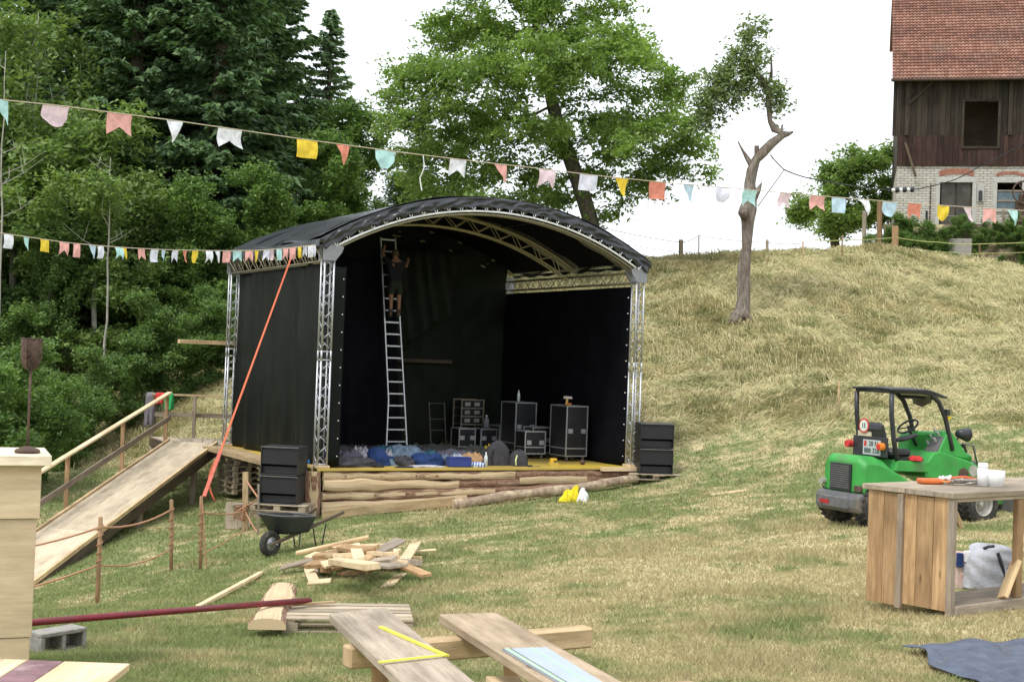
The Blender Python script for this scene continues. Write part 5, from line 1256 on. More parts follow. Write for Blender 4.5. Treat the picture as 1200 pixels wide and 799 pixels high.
b = MB(); b.tube([lp + Z * .03, lp + Z * .545], .0085, 8); b.build('rod', M['rust'], lan, smooth=True)
b = MB(); b.lathe([(.01, .53), (.035, .545), (.055, .575), (.062, .62), (.064, .735), (.066, .738), (.067, .735), (.065, .62), (.058, .572), (.036, .54)], 14, LT, a0=R(60), a1=R(262)); b.build('shell', M['rust'], lan, smooth=True)
b = MB(); b.tube([LT @ Vector((.066 * math.cos(i / 20 * 6.283), .066 * math.sin(i / 20 * 6.283), .737)) for i in range(20)], .004, 5, closed=True); b.build('rim', M['rust'], lan)
b = MB()
def lv(a, h): rr = .064 if h > .61 else .012 + .052 * math.sqrt(max(0, (h - .535) / .075)); return LT @ Vector((rr * math.cos(a), rr * math.sin(a), h))
for k in range(8):
    a = R(-92 + k * 21)
    b.tube([lv(a + .35 * math.sin(h_ * 60 + k), h_) for h_ in np.linspace(.54, .735, 12)], .0028, 4)
    b.tube([lv(a - .5 * math.sin(h_ * 45 + k * 2), h_) for h_ in np.linspace(.54, .735, 12)], .0022, 4)
b.build('openwork', M['rust'], lan)
# low table of boards at the bottom left
tt = thing('low_table', 'low table of light boards with one dark red stained board at the bottom left', 'table', (-2.2, 6.4, 0))
for x0, x1, mt in ((-2.85, -2.42, 'wood_pale'), (-2.415, -2.30, 'wood_pale'), (-2.295, -2.125, None), (-2.12, -1.80, 'wood_pale')):
    z = P(100, 778, 6.75).z; b = MB(); dx = .1 if x0 > -2.15 else 0; b.box(((x0 + x1) / 2, 6.0 + .0, z), (x1 - x0, 1.5, .035))
    b.build('board', M[mt] if mt else mat_plain('red_stained_board', (.22, .12, .13), .8, 0, .4, 5, .2, dirt=(.5, .42, .38)), tt, bevel=.003)
for x in (-2.75, -1.95):
    for y in (5.4, 6.6): b = MB(); b.box((x, y, (z - .02) / 2 - .05), (.07, .07, z + .06)); b.build('leg', M['wood_fresh'], tt)
# hollow concrete block
q = PG(66, 764); blk = thing('concrete_block', 'grey hollow concrete block lying beside the left counter under the red pole', 'block', q); T = Matrix.Translation(q) @ Matrix.Rotation(R(55), 4, 'Z')
b = MB(); L_, Hh, W2 = .44, .19, .2
for z in (.0175, Hh - .0175): b.box((0, 0, z), (L_, W2, .035), T)
for x in (-L_ / 2 + .02, 0, L_ / 2 - .02): b.box((x, 0, Hh / 2), (.04, W2 - .004, Hh - .07), T)
b.box((0, W2 / 2 - .02, Hh / 2), (L_ - .08, .03, Hh - .07), T); b.build('shell', M['concrete'], blk, bevel=.006)
# pallet with the split slab and the pole on top
pq = PG(392, 741); pallet(pq + Vector((.08, .35, .0)), R(7), 'grey brown pallet lying in the grass under the far end of the plank table')
b = MB(); A_ = P(314, 742, 12.3); B_ = P(329, 693, 14.4); A_.z = pq.z + .16; B_.z = pq.z + .14; d_ = (B_ - A_).normalized(); sv = Vector((d_.y, -d_.x, 0))
n_s = MB(); slab(n_s, A_ - Z * .0, B_, .33, .10, 5, sv, bark=-.02, FL_=-1); o = n_s.build('split_slab', M['slab'], None); tag(o, 'short split log slab with bark edges lying on the pallet under the red pole', 'slab')
b = MB(); A_ = P(12, 731, 10.5); B_ = P(363, 703, 13.35); B_.z = max(B_.z, pq.z + .2); A_.z = max(A_.z, PG(66, 764).z + .215)
b.tube([A_, A_.lerp(B_, .5), B_], .028, 14); tag(b.build('red_pole', M['pole_red'], None, smooth=True), 'long dark red painted pole resting on the concrete block and the split slab', 'pole')
b = MB(); b.beam(P(335, 709, 13.2), P(392, 705, 13.4), .05, .02); tag(b.build("stick", M['wood_fresh'], None), 'small thin strip of wood on the pallet behind the red pole', 'strip')

# ---------------------------------------------------------------- plank table in the foreground
zt_ = .62
def plank(a0, a1, b0, b1, ext, name, mat, label):
    """a0,a1 far left/right pixels; b0,b1 near left/right pixels, all on the table height"""
    p0, p1, p2, p3 = PZ(*a0, zt_), PZ(*a1, zt_), PZ(*b0, zt_), PZ(*b1, zt_)
    n0 = p0 + (p2 - p0) * ext; n1 = p1 + (p3 - p1) * ext; t_ = Z * .05; b = MB()
    wv_ = (p1 - p0).length
    b.hexa([p0 - t_, p1 - t_, p1, p0, n0 - t_, n1 - t_, n1, n0], (n0 - p0).length, wv_, .05, .7); return b, (p0, p1, n0, n1)
tb = thing('plank_table', 'two thick weathered planks laid side by side on a timber trestle in the foreground', 'table', PZ(470, 760, zt_) * Vector((1, 1, 0)) if False else Vector((PZ(470, 760, zt_).x, PZ(470, 760, zt_).y, 0)))
b, c1 = plank((386, 718), (453, 711), (472, 799), (558, 799), 1.5, 'plank', None, ''); b.build('plank', M['wood_grey'], tb, bevel=.006)
b, c2 = plank((514, 719), (582, 717), (640, 799), (731, 799), 1.5, 'plank', None, ''); b.build('plank', mat_wood('wood_tan', (.36, .27, .18), (.56, .45, .32)), tb, bevel=.006)
b = MB(); ba = PZ(406, 756, zt_ - .055); bb_ = PZ(690, 733, zt_ - .055); b.beam(ba - Z * .056, bb_ - Z * .056, .10, .11); b.build('crossbeam', M['wood_fresh'], tb, bevel=.01)
for f_ in (.13, .66):
    q = ba.lerp(bb_, f_); b = MB(); b.beam((q.x + .02, q.y - .0, -.12), (q.x, q.y, zt_ - .17), .08, .08, up=(0, 1, 0)); b.build('leg', M['wood_brown'], tb)
q = ba + (c1[2] - c1[0]) * .55; q2_ = bb_ + (c1[2] - c1[0]) * .55
b = MB(); b.beam(q - Z * .056, q2_ - Z * .056, .10, .11); b.build('crossbeam', M['wood_fresh'], tb, bevel=.01)
for f_ in (.1, .7):
    w2 = q.lerp(q2_, f_); b = MB(); b.beam((w2.x, w2.y, -.12), (w2.x, w2.y, zt_ - .17), .08, .08, up=(0, 1, 0)); b.build('leg', M['wood_brown'], tb)
b = MB(); b.beam(PZ(588, 797, .42), PZ(640, 860, .42), .16, .045); b.build('lower_board', M['wood_pale'], tb)
# yellow folding rule
yr = cloth('yellow_rule', (.75, .72, .08), .05); rl_ = thing('folding_rule', 'yellow folding rule opened to a V on the left plank of the table', 'ruler', PZ(480, 755, zt_))
a, m_, c = PZ(446, 734, zt_ + .006), PZ(524, 768, zt_ + .006), PZ(444, 777, zt_ + .006)
b = MB(); b.beam(a, m_, .022, .008); b.build('segment', yr, rl_); b = MB(); b.beam(m_ + Z * .006, c + Z * .006, .018, .006); b.build('segment', yr, rl_)
# striped board lying on the right plank
sh = thing('printed_sheet', 'pale blue sheet with green stripes lying on the right plank of the table', 'sheet', PZ(620, 770, zt_ + .01))
L0, L1, N0, N1 = PZ(588, 761, zt_ + .003), PZ(640, 759, zt_ + .003), PZ(652, 799, zt_ + .003), PZ(704, 799, zt_ + .003)
for f0_, f1_, dz, nm, mt in ((0, 1, 0, 'sheet', mat_plain('sheet_blue', (.40, .46, .53), .5, 0, .08, 6, 0)), (.07, .15, .003, 'green_stripe', mat_plain('stripe_green', (.40, .62, .38), .6, 0, .05, 5, 0)), (.17, .20, .003, 'dark_stripe', M['grey_iron']), (.62, .70, .003, 'green_stripe', mat_plain('stripe_green2', (.40, .62, .42), .6, 0, .05, 5, 0)), (0.0, .03, .003, 'dark_stripe', M['grey_iron'])):
    a0 = L0.lerp(L1, f0_); a1 = L0.lerp(L1, f1_); n0 = a0 + (N0.lerp(N1, f0_) - a0) * 1.6; n1 = a1 + (N0.lerp(N1, f1_) - a1) * 1.6
    t_ = Z * (.006 if not dz else .001); u_ = Z * (.006 + dz * .4 if dz else .006); b = MB(); b.hexa([a0 - t_ + u_, a1 - t_ + u_, a1 + u_, a0 + u_, n0 - t_ + u_, n1 - t_ + u_, n1 + u_, n0 + u_], 1, .3, .01); b.build(nm, mt, sh)

# ---------------------------------------------------------------- right counter
R0 = PG(1113, 723, 0.0); RM = Matrix.Translation(R0) @ Matrix.Rotation(R(38), 4, 'Z'); LB = Vector((0, 0, 0))
rc = thing('bar_counter', 'rough timber bar counter with open front and a plank clad end, right foreground', 'counter', R0, R(38))
def rb(b, x0, x1, y0, y1, z0, z1, r=None): b.box(((x0 + x1) / 2, (y0 + y1) / 2, (z0 + z1) / 2), (x1 - x0, y1 - y0, z1 - z0), RM, r); return b
hR = 1.085; dR = .93
for i in range(5):
    y0 = .02 + i * (dR - .04) / 5; b = MB(); rb(b, .0, .035, y0, y0 + (dR - .04) / 5 - .004, .04 - (.03 if i > 2 else 0), hR - .05 - .01 * (i % 2)); b.build('end_plank', M['wood_brown'], rc, bevel=.003)
b = MB(); rb(b, -.012, .05, -.012, .045, -.03, hR - .052); b.build('corner_post', M['wood_grey'], rc, bevel=.004)
b = MB(); rb(b, -.035, -.001, .50, .56, .0, hR - .06); b.build('batten', M['wood_old'], rc, bevel=.003)
for y0, y1 in ((-.03, .48), (.485, dR + .03)):
    b = MB(); rb(b, -.03, 2.6, y0, y1, hR - .05 + (.002 if y0 > 0 else 0), hR); b.build('top_plank', mat_wood('bar_top' + str(y0), (.36, .29, .21), (.52, .44, .34)), rc, bevel=.004)
b = MB(); rb(b, .05, 2.5, .0, .05, hR - .085 + .0, hR - .052); b.build('front_rail', M['wood_grey'], rc, bevel=.004)
b = MB(); rb(b, .052, 2.5, .0, .5, .05, .09); b.build('shelf', M['wood_grey'], rc, bevel=.004)
b = MB(); rb(b, .05, 2.5, -.03, -.002, -.02, .09); b.build('kick_board', M['wood_grey'], rc, bevel=.004)
b = MB(); rb(b, 1.02, 1.12, .0, .055, .09, hR - .087).build('post', M['wood_brown'], rc, bevel=.004)
b = MB(); b.beam(RM @ Vector((.85, .03, .10)), RM @ Vector((1.06, .03, .42)), .04, .14, up=(0, 1, 0)); b.build('brace', M['wood_fresh'], rc)
b = MB(); b.beam(RM @ Vector((.06, .03, hR - .16)), RM @ Vector((.16, .03, hR - .30)), .04, .07, up=(0, 1, 0)); b.build('brace', M['wood_fresh'], rc)
zc = R0.z + hR
def onc(px, py): q = PZ(px, py, zc); return q
# things on it
q = onc(1090, 567); cs = thing('tool_case', 'flat orange case lying on the left end of the bar counter', 'case', q); T = Matrix.Translation(q) @ Matrix.Rotation(.25, 4, 'Z')
b = MB(); b.box((0, 0, .03), (.24, .12, .05), T); b.build('body', mat_plain('case_orange', (.62, .14, .03), .45), cs, bevel=.015); b = MB(); b.tube([T @ Vector((.08, -.06, .03)), T @ Vector((.15, -.09, .035)), T @ Vector((.16, .0, .03))], .012, 6); b.build('handle', mat_plain('case_orange2', (.66, .2, .05), .45), cs)
q = onc(1116, 568); cl_ = thing('chain_and_straps', 'grey metal clutter with an orange strap on the bar counter beside the cup', 'clutter', q); rg = random.Random(8)
b = MB(); b.tube([q + Vector((rg.uniform(-.12, .28), rg.uniform(-.05, .08), .012 + rg.random() * .055)) for _ in range(46)], .010, 5); b.build('chain', M['zinc'], cl_)
b = MB(); b.tube([q + Vector((rg.uniform(-.12, .0), rg.uniform(-.05, .05), .015 + rg.random() * .07)) for _ in range(20)], .012, 5); b.build('cloth_rag', M['white'], cl_)
b = MB(); b.tube([q + Vector((-.02, .0, .06)), q + Vector((.1, -.01, .075)), q + Vector((.25, .0, .055))], .018, 6); b.build('strap', M['strap'], cl_)
q = onc(1160, 570); cu = thing('white_container', 'white plastic tub and canister with a lid standing on the bar counter', 'tub', q); T = Matrix.Translation(q)
b = MB(); b.lathe([(0, .002), (.085, .002), (.095, .15), (.092, .152), (.083, .01), (0, .01)], 26, T @ Matrix.Translation((.05, .02, 0))); b.build('tub', M['white'], cu, smooth=True)
b = MB(); b.lathe([(0, .002), (.05, .004), (.05, .17), (.03, .18), (0, .18)], 20, T @ Matrix.Translation((-.07, .0, 0))); b.build('canister', M['white'], cu, smooth=True)
b = MB(); b.lathe([(.045, .18), (.045, .21), (.038, .22), (0, .222)], 20, T @ Matrix.Translation((-.07, .0, 0))); b.build('lid', M['white'], cu, smooth=True)
# bags behind it
q = PG(1162, 690); bgt = thing('tote_bag', 'big pale grey bag with black strap and small red emblem behind the bar counter', 'bag', q)
wg = mat_plain('pale_bag', (.44, .45, .49), .95, 0, .2, 5, .6, .02, spec=.1); k_ = (q.y) / F
def bagfn(w_, d, h, cx, cy, seed):
    def fn(a, c):
        th = a * 6.2832; ph = c * 1.5708; e = .62
        X_ = math.copysign(abs(math.cos(th)) ** e, math.cos(th)); Y_ = math.copysign(abs(math.sin(th)) ** e, math.sin(th)); rr = max(0, math.cos(ph)) ** .38
        k = 1 + .16 * float(vn(np.array([a * 7 % 7 + seed]), np.array([c * 4 + seed]))[0]) * 2
        fold = .02 * math.sin(c * 22 + a * 14 + 3 * math.sin(a * 9)) * (1 - c)
        return Vector((cx + w_ * X_ * rr * k * (1 - .12 * math.sin(ph)), cy + d * Y_ * rr * k + fold, h * max(0, math.sin(ph)) ** .85 * (1 + .06 * math.sin(th * 2 + seed))))
    return fn
f1_ = bagfn(.29, .17, .44, 0, .1, 3); b = MB(); b.grid(lambda a, c: q + f1_(a, c), 48, 20, True); b.build('sack', wg, bgt, smooth=True)
def onbag(a, c, off=.012): p_ = f1_(a, c); n_ = (p_ - Vector((0, .1, .15))).normalized(); return q + p_ + n_ * off
b = MB(); b.tube([onbag(.76, .62), onbag(.765, .45), onbag(.775, .28), onbag(.785, .10)], [.018, .02, .016, .008], 6); b.build('strap', M['case'], bgt)
b = MB(); b.tube([onbag(.68, .86), onbag(.72, .95), onbag(.76, .93)], .018, 6); b.build('handle', M['case'], bgt)
c = onbag(.845, .36, .008); b = MB(); b.lathe([(0, .006), (.028, .004), (.03, 0)], 12, Matrix.Translation(c) @ Matrix.Rotation(R(90), 4, 'X')); b.box(c - Z * .045, (.09, .006, .010)); b.build('emblem', M['red'], bgt)
q = PG(1127, 689); f2_ = bagfn(.11, .12, .36, 0, .1, 9)
n = NT('patterned_cloth'); vo = n.n('ShaderNodeTexVoronoi', Scale=9.0); n.l(n.coord('Object'), vo.inputs['Vector']); n.l(n.ramp(vo.outputs['Distance'], [(.22, (.55, .16, .12)), (.4, (.6, .44, .38))]), n.b.inputs['Base Color']); n.b.inputs['Roughness'].default_value = .9
pbg = thing('shopping_bag', 'flowered pinkish bag with blue and white packets, left of the pale grey bag', 'bag', q)
b = MB(); b.grid(lambda a, c: q + f2_(a, c), 26, 12, True); b.build('sack', n.m, pbg, smooth=True)
b = MB(); b.box(q + Vector((-.04, -.03, .30)), (.07, .04, .15)); b.build('blue_packet', cb, pbg, bevel=.008); b = MB(); b.box(q + Vector((.05, -.02, .34)), (.09, .04, .12)); b.build('white_packet', M['white'], pbg, bevel=.008)
# dark cloth on the ground at the bottom right
pts = [PG(1057, 766), PG(1250, 752), PG(1300, 850), PG(1150, 812)]
def clf(a, c):
    p_ = pts[0].lerp(pts[1], a).lerp(pts[3].lerp(pts[2], a), c); k = float(vn(np.array([a * 5.0]), np.array([c * 5.0]))[0]); p_.z = g1(p_.x, p_.y) + .035 + .035 * abs(k) * 2 + .012 * math.sin(a * 19 + c * 7); p_.x += .06 * math.sin(c * 9); return p_
b = MB(); b.grid(clf, 60, 40); tag(b.build('ground_cloth', cloth('slate_cloth', (.085, .10, .14)), None, smooth=True, solid=.006), 'dark slate blue cloth spread on the grass at the bottom right', 'cloth')
# ---------------------------------------------------------------- compact wheel loader
q = PG(1030, 618); LM = Matrix.Translation(q + Z * .0) @ Matrix.Rotation(R(26), 4, 'Z') @ Matrix.Translation((0, .52, 0))
ld = thing('wheel_loader', 'small bright green wheel loader with a black canopy parked at the slope foot', 'loader', LM @ Vector((0, 0, 0)), R(26))
def V3(x, y, z): return LM @ Vector((x, y, z))
def lbox(b, x0, x1, y0, y1, z0, z1): b.box(((x0 + x1) / 2, (y0 + y1) / 2, (z0 + z1) / 2), (x1 - x0, y1 - y0, z1 - z0), LM); return b
def lpr(poly, y0, y1, name, mat, bev=.015, par=None): b = MB(); b.prism(poly, y0, y1, LM); return b.build(name, M[mat] if isinstance(mat, str) else mat, par or ld, bevel=bev)
WBs = 2.08
for x in (0, WBs):
    for s_ in (-1, 1):
        cy_ = s_ * .40; W_ = MB(); T = LM @ Matrix.Translation((x, cy_, .315)) @ Matrix.Rotation(R(90), 4, 'X')
        pr = [(.17, -.135), (.25, -.15), (.295, -.14), (.315, -.10), (.315, .10), (.295, .14), (.25, .15), (.17, .135), (.165, 0), (.17, -.135)]
        W_.lathe(pr, 30, T); 
        wl = W_.build('wheel', M['rubber'], ld, smooth=True)
        W_ = MB()
        for k in range(22):
            a = k * 2 * math.pi / 22
            for e in (-1, 1): W_.box((0, 0, 0), (.05, .022, .13), T @ Matrix.Rotation(a + e * .07, 4, 'Z') @ Matrix.Translation((.312, 0, e * .068)) @ Matrix.Rotation(e * .5, 4, 'X'))
        W_.build('tread', M['rubber'], wl)
        W_ = MB(); W_.lathe([(.178, .13), (.18, .145), (.165, .15), (.155, .12), (.15, .05), (.10, .045), (.09, .07), (.055, .075), (.05, .10), (0, .10)], 26, T)
        W_.lathe([(.178, -.13), (.18, -.145), (.165, -.15), (.155, -.12), (.15, -.05), (.10, -.045), (0, -.07)], 26, T); W_.build('rim', M['zinc'], wl, smooth=True)
for x in (0, WBs): b = MB(); b.tube([V3(x, -.4, .315), V3(x, .4, .315)], .06, 8); b.build('axle', M['steel_dark'], ld)
# rear counterweight bumper (wraps round the back)
lpr([(-.36, .20), (.30, .16), (.34, .30), (.34, .47), (-.36, .50), (-.41, .44), (-.41, .26)], -.50, .50, 'counterweight', 'grey_iron', .03)
b = MB(); lbox(b, -.44, -.36, -.30, .30, .24, .44); b.build('bumper_block', M['grey_iron'], ld, bevel=.03)
b = MB(); lbox(b, -.447, -.441, .12, .34, .30, .36); b.build('reflector', cloth('reflector_red', (.35, .02, .02)), ld)
# engine hood: sides, sloping top
hood = [(-.31, .50), (.66, .52), (.66, .66), (.60, .70), (.18, .99), (.02, 1.05), (-.25, 1.06), (-.31, .98)]
def lofted(polys, ys, name, mat, bev=.02):
    b = MB(); n_ = len(polys[0]); b0 = len(b.v)
    for pl, y in zip(polys, ys):
        for (x, z) in pl: b.v.append(V3(x, y, z))
    for k in range(len(ys) - 1):
        for i in range(n_): j = (i + 1) % n_; b.face((b0 + k * n_ + i, b0 + (k + 1) * n_ + i, b0 + (k + 1) * n_ + j, b0 + k * n_ + j))
    b.face([b0 + i for i in range(n_)]); b.face([b0 + (len(ys) - 1) * n_ + i for i in range(n_)][::-1]); return b.build(name, M[mat], ld, bevel=bev)
h_in = hood; h_out = [(x if x > 0 else x + .05, z - (.10 if z > .9 else .0)) for x, z in hood]
lofted([h_out, h_in, h_in, h_out], [-.47, -.33, .33, .47], 'engine_hood', 'green_paint')
b = MB(); lbox(b, -.345, -.31, -.24, .24, .52, .93); gr = b.build('radiator_grille', M['steel_dark'], ld, bevel=.006)
for k in range(11): b = MB(); lbox(b, -.354, -.346, -.21, .21, .56 + k * .032, .575 + k * .032); b.build('louvre', M['grey_iron'], gr)
b = MB(); lbox(b, -.33, -.26, -.45, -.30, .52, .62); b.build('exhaust_box', M['rust'], ld, bevel=.01)
b = MB(); b.tube([V3(-.37, .42, .62), V3(-.28, .42, .62)], .05, 10); b.build('exhaust_pipe', M['zinc'], ld)
# chassis and articulation, floor
b = MB(); lbox(b, .30, 1.0, -.24, .24, .34, .62); b.build('chassis', M['steel_dark'], ld, bevel=.02)
lpr([(.34, .84), (1.02, .82), (1.02, .98), (.40, 1.0)], -.44, .44, 'floor_panel', 'green_paint', .01)
b = MB(); lbox(b, .5, .98, -.36, .36, .98, 1.02); b.build('floor_mat', M['rubber'], ld)
# front frame: big green console with fender
fr = [(.98, .74), (1.28, .70), (1.60, .56), (1.72, .44), (2.36, .46), (2.34, .60), (2.25, .80), (2.10, .90), (1.95, .96), (1.84, 1.0), (1.70, 1.04), (1.25, 1.14), (1.12, 1.12), (1.00, .96)]
lpr(fr, -.42, .42, 'front_body', 'green_paint', .02)
lpr([(1.22, 1.10), (1.84, 1.02), (1.86, 1.08), (1.52, 1.44), (1.44, 1.46), (1.40, 1.42)], -.40, -.12, 'console', 'green_paint', .02)
lpr([(1.12, 1.10), (1.84, 1.02), (1.82, 1.16), (1.70, 1.42), (1.20, 1.40), (1.14, 1.34)], .16, .40, 'console', 'green_paint', .02)
b = MB(); b.beam(V3(1.10, -.02, 1.40), V3(1.62, -.02, 1.36), .12, .08); b.build('cross_tube', M['green_paint'], ld, bevel=.02)
lpr([(1.16, 1.10), (1.36, 1.36), (1.42, 1.40), (1.28, 1.12)], -.38, -.14, 'control_panel', 'grey_iron', .004)
for k in range(5):
    b = MB(); b.tube([V3(1.24 + k * .035, -.18 - (k % 2) * .12, 1.24 + k * .045), V3(1.20 + k * .035, -.18 - (k % 2) * .12, 1.30 + k * .045)], .018, 6); b.build('lever', M['alu'], ld)
for s_ in (-1, 1):
    pts = [(WBs + .36 * math.cos(a), .33 + .40 * math.sin(a)) for a in np.linspace(R(25), R(150), 9)]
    pt2 = [(WBs + .33 * math.cos(a), .33 + .37 * math.sin(a)) for a in np.linspace(R(150), R(25), 9)]
    lpr(pts + pt2, *((-.56, -.24) if s_ < 0 else (.24, .56)), 'fender', 'green_paint', .006)
b = MB(); b.tube([V3(1.66, -.30, 1.12), V3(1.96, -.30, 1.02)], .075, 10); b.build('lamp_pod', M['green_paint'], ld, smooth=True)
for x, z in ((1.74, .80), (1.94, .84)): b = MB(); b.tube([V3(x, -.415, z), V3(x, -.44, z)], .09, 14); b.build('hub_cover', M['rust'] if x < 1.8 else M['zinc'], ld)
# seat, wheel, lights
sn = MB(); lbox(sn, .42, .86, -.24, .24, 1.04, 1.16); sn.build('seat', M['steel_dark'], ld, bevel=.04)
lpr([(.30, 1.12), (.44, 1.12), (.36, 1.40), (.30, 1.56), (.22, 1.56), (.20, 1.46)], -.24, .24, 'backrest', 'steel_dark', .04)
b = MB(); b.tube([V3(.48, -.26, 1.30), V3(.70, -.26, 1.33), V3(.92, -.25, 1.38)], [.035, .04, .03], 8); b.build('armrest', M['steel_dark'], ld, smooth=True)
b = MB(); sc_ = LM @ Matrix.Translation((1.06, .10, 1.50)) @ Matrix.Rotation(R(-38), 4, 'Y'); b.tube([sc_ @ Vector((.17 * math.cos(i * .3142), .17 * math.sin(i * .3142), 0)) for i in range(20)], .017, 7, closed=True)
for k in range(3): a = k * 2.094; b.tube([sc_ @ Vector((0, 0, -.02)), sc_ @ Vector((.17 * math.cos(a), .17 * math.sin(a), 0))], .011, 5)
b.tube([sc_ @ Vector((0, 0, 0)), V3(1.25, .10, 1.20)], .025, 7); b.build('steering_wheel', M['steel_dark'], ld, smooth=True)
# canopy frame
def post_(pts, nm='canopy_post', r=.038): b = MB(); b.tube([V3(*p_) for p_ in pts], r, 8); b.build(nm, M['steel_dark'], ld, smooth=True)
for s_ in (-1, 1):
    y = s_ * .40
    post_([(.42, y, 1.0), (.34, y, 1.30), (.28, y, 1.7), (.27, y, 2.02)])
    post_([(1.52, y, 1.16), (1.46, y, 1.35), (1.36, y, 1.66), (1.22, y, 1.90), (1.05, y, 2.03), (.85, y, 2.06), (.27, y, 2.06)])
for x, z in ((.27, 2.05), (.85, 2.06), (1.16, 1.96)): post_([(x, -.4, z), (x, .4, z)], 'canopy_bar', .028)
def canf(a, c): x = .22 + a * 1.12; z = 2.095 - .16 * max(0, a - .62) ** 1.4 * 2.6; return V3(x, -.45 + .9 * c, z + .02 * math.sin(c * math.pi))
b = MB(); b.grid(canf, 16, 8); b.build('canopy_roof', mat_plain('canopy_dark', (.035, .04, .05), .3, 0, .15, 6, 0), ld, smooth=True, solid=.03)
b = MB(); b.grid(lambda a, c: V3(1.02 + .34 * a + .08 * c, -.42 + .84 * c * 0 + .84 * a * 0 + .06 * c + .78 * (a), 1.99 - .04 * a - .16 * c * (1 - abs(2 * a - 1) * .4)), 8, 4); b.build('sun_visor', M['steel_dark'], ld, solid=.006)
b = MB(); lbox(b, 1.33, 1.40, -.47, -.38, 1.70, 1.80); b.build('work_light', M['steel_dark'], ld, bevel=.01)
b = MB(); lbox(b, 1.37, 1.43, -.46, -.40, 1.64, 1.69); b.build('indicator', cloth('indicator_yellow', (.75, .55, .03)), ld, bevel=.008)
# rear plate carrier, number plate, speed sign, tail lamps
b = MB(); lbox(b, .22, .26, -.38, .40, 1.03, 1.34); b.build('rear_panel', M['steel_dark'], ld, bevel=.01)
def text(body, size, Mx, mat, parent, ext=.002):
    cu_ = bpy.data.curves.new('txt', 'FONT'); cu_.body = body; cu_.size = size; cu_.extrude = ext; cu_.align_x = 'CENTER'; cu_.align_y = 'CENTER'; cu_.offset = size * .012
    to = bpy.data.objects.new('txt', cu_); me_ = bpy.data.meshes.new_from_object(to); bpy.data.objects.remove(to); bpy.data.curves.remove(cu_)
    me_.transform(ROOTM[parent.name].inverted() @ Mx); me_.materials.clear(); me_.materials.append(mat); o_ = link('lettering', me_, parent); return o_
RF = Matrix(((0, 0, -1, 0), (-1, 0, 0, 0), (0, 1, 0, 0), (0, 0, 0, 1)))     # text plane facing backwards (-x)
b = MB(); lbox(b, .205, .215, -.26, .14, 1.06, 1.29); npl = b.build('number_plate', mat_plain('plate_white', (.45, .47, .47), .5, 0, .05, 9, 0), ld)
ink_ = mat_plain('plate_ink', (.03, .05, .05), .6, 0, .1, 9, 0)
text('28 N', .105, LM @ Matrix.Translation((.203, -.10, 1.23)) @ RF, ink_, npl); text('888 328', .105, LM @ Matrix.Translation((.203, -.06, 1.12)) @ RF, ink_, npl)
b = MB(); lbox(b, .200, .204, .06, .11, 1.19, 1.27); b.build('crest', M['red'], npl)
T = LM @ Matrix.Translation((.20, .13, 1.50)) @ Matrix.Rotation(R(90), 4, 'Y')
b = MB(); b.lathe([(0, .012), (.115, .012), (.115, -.0), (0, 0)], 28, T); sg_ = b.build('speed_sign', cloth('sign_red', (.5, .06, .05), .05), ld)
b = MB(); b.lathe([(0, -.003), (.088, -.003), (.088, .0)], 28, T); b.build('disc', mat_plain('sign_white', (.62, .66, .60), .5, 0, .04, 9, 0), sg_)
text('15', .10, LM @ Matrix.Translation((.194, .13, 1.50)) @ RF, ink_, sg_)
b = MB(); lbox(b, .215, .235, -.03, .28, 1.34, 1.42); b.build('sign_bracket', M['cord'], ld)
for y, m2 in ((.44, 'red'), (-.30, 'strap')): b = MB(); b.tube([V3(.235, y, 1.20), V3(.13, y, 1.20)], .06, 12); tl = b.build('tail_lamp', M['red'] if y > 0 else cloth('amber', (.65, .2, .02)), ld, bevel=.006)
b = MB(); b.tube([V3(.13, -.30, 1.20), V3(.125, -.30, 1.20)], .045, 12); b.build('lens', M['red'], tl)
# loader arm, quick coupler, hoses, headlight
lpr([(1.80, .62), (2.10, 1.00), (2.35, .92), (2.95, .40), (2.95, .26), (2.80, .26), (2.25, .74), (1.95, .50)], -.11, .11, 'lift_arm', 'green_paint', .02)
b = MB(); lbox(b, 2.92, 2.98, -.45, .45, .10, .52); b.build('quick_coupler', M['grey_iron'], ld, bevel=.01)
b = MB(); b.tube([V3(1.98, 0, 1.06), V3(2.55, 0, .84)], .045, 8); b.build('hydraulic_cylinder', M['steel_dark'], ld)
b = MB(); b.tube([V3(1.72, -.30, 1.42), V3(1.92, -.30, 1.40)], [.06, .115], 12); b.build('headlight', M['steel_dark'], ld, smooth=True)
b = MB(); b.tube([V3(1.56, -.38, 1.30), V3(1.75, -.30, 1.36)], .02, 6); b.build('lamp_bracket', M['steel_dark'], ld)
rg = random.Random(5)
for k in range(7):
    o_ = rg.uniform(-.12, .05); b = MB(); b.tube([V3(1.66 + .02 * k, -.22 + o_, 1.26), V3(1.76 + .03 * k, -.30 + o_, 1.12 + .02 * k), V3(1.90 + .03 * k, -.26 + o_, .98 - .01 * k), V3(2.12 + .03 * k, -.16 + o_, .92), V3(2.30, -.08, .78)], .018, 6); b.build('hose', M['rubber'] if k % 3 else M['grey_iron'], ld, smooth=True)
crumple('glove', 0, 0, .20, .22, .12, M['red'], 'red work gloves lying on the loader floor by the canopy post', 'gloves', 31, T=Matrix.Translation(V3(.78, -.40, 1.0)))
b = MB(); b.tube([P(1174, 605, 22.6), P(1192, 607, 22.8), P(1215, 610, 23.2)], .085, 10); tag(b.build('log', M['wood_brown'], None, smooth=True), 'brown log lying on the grass behind the loader front wheel', 'log')

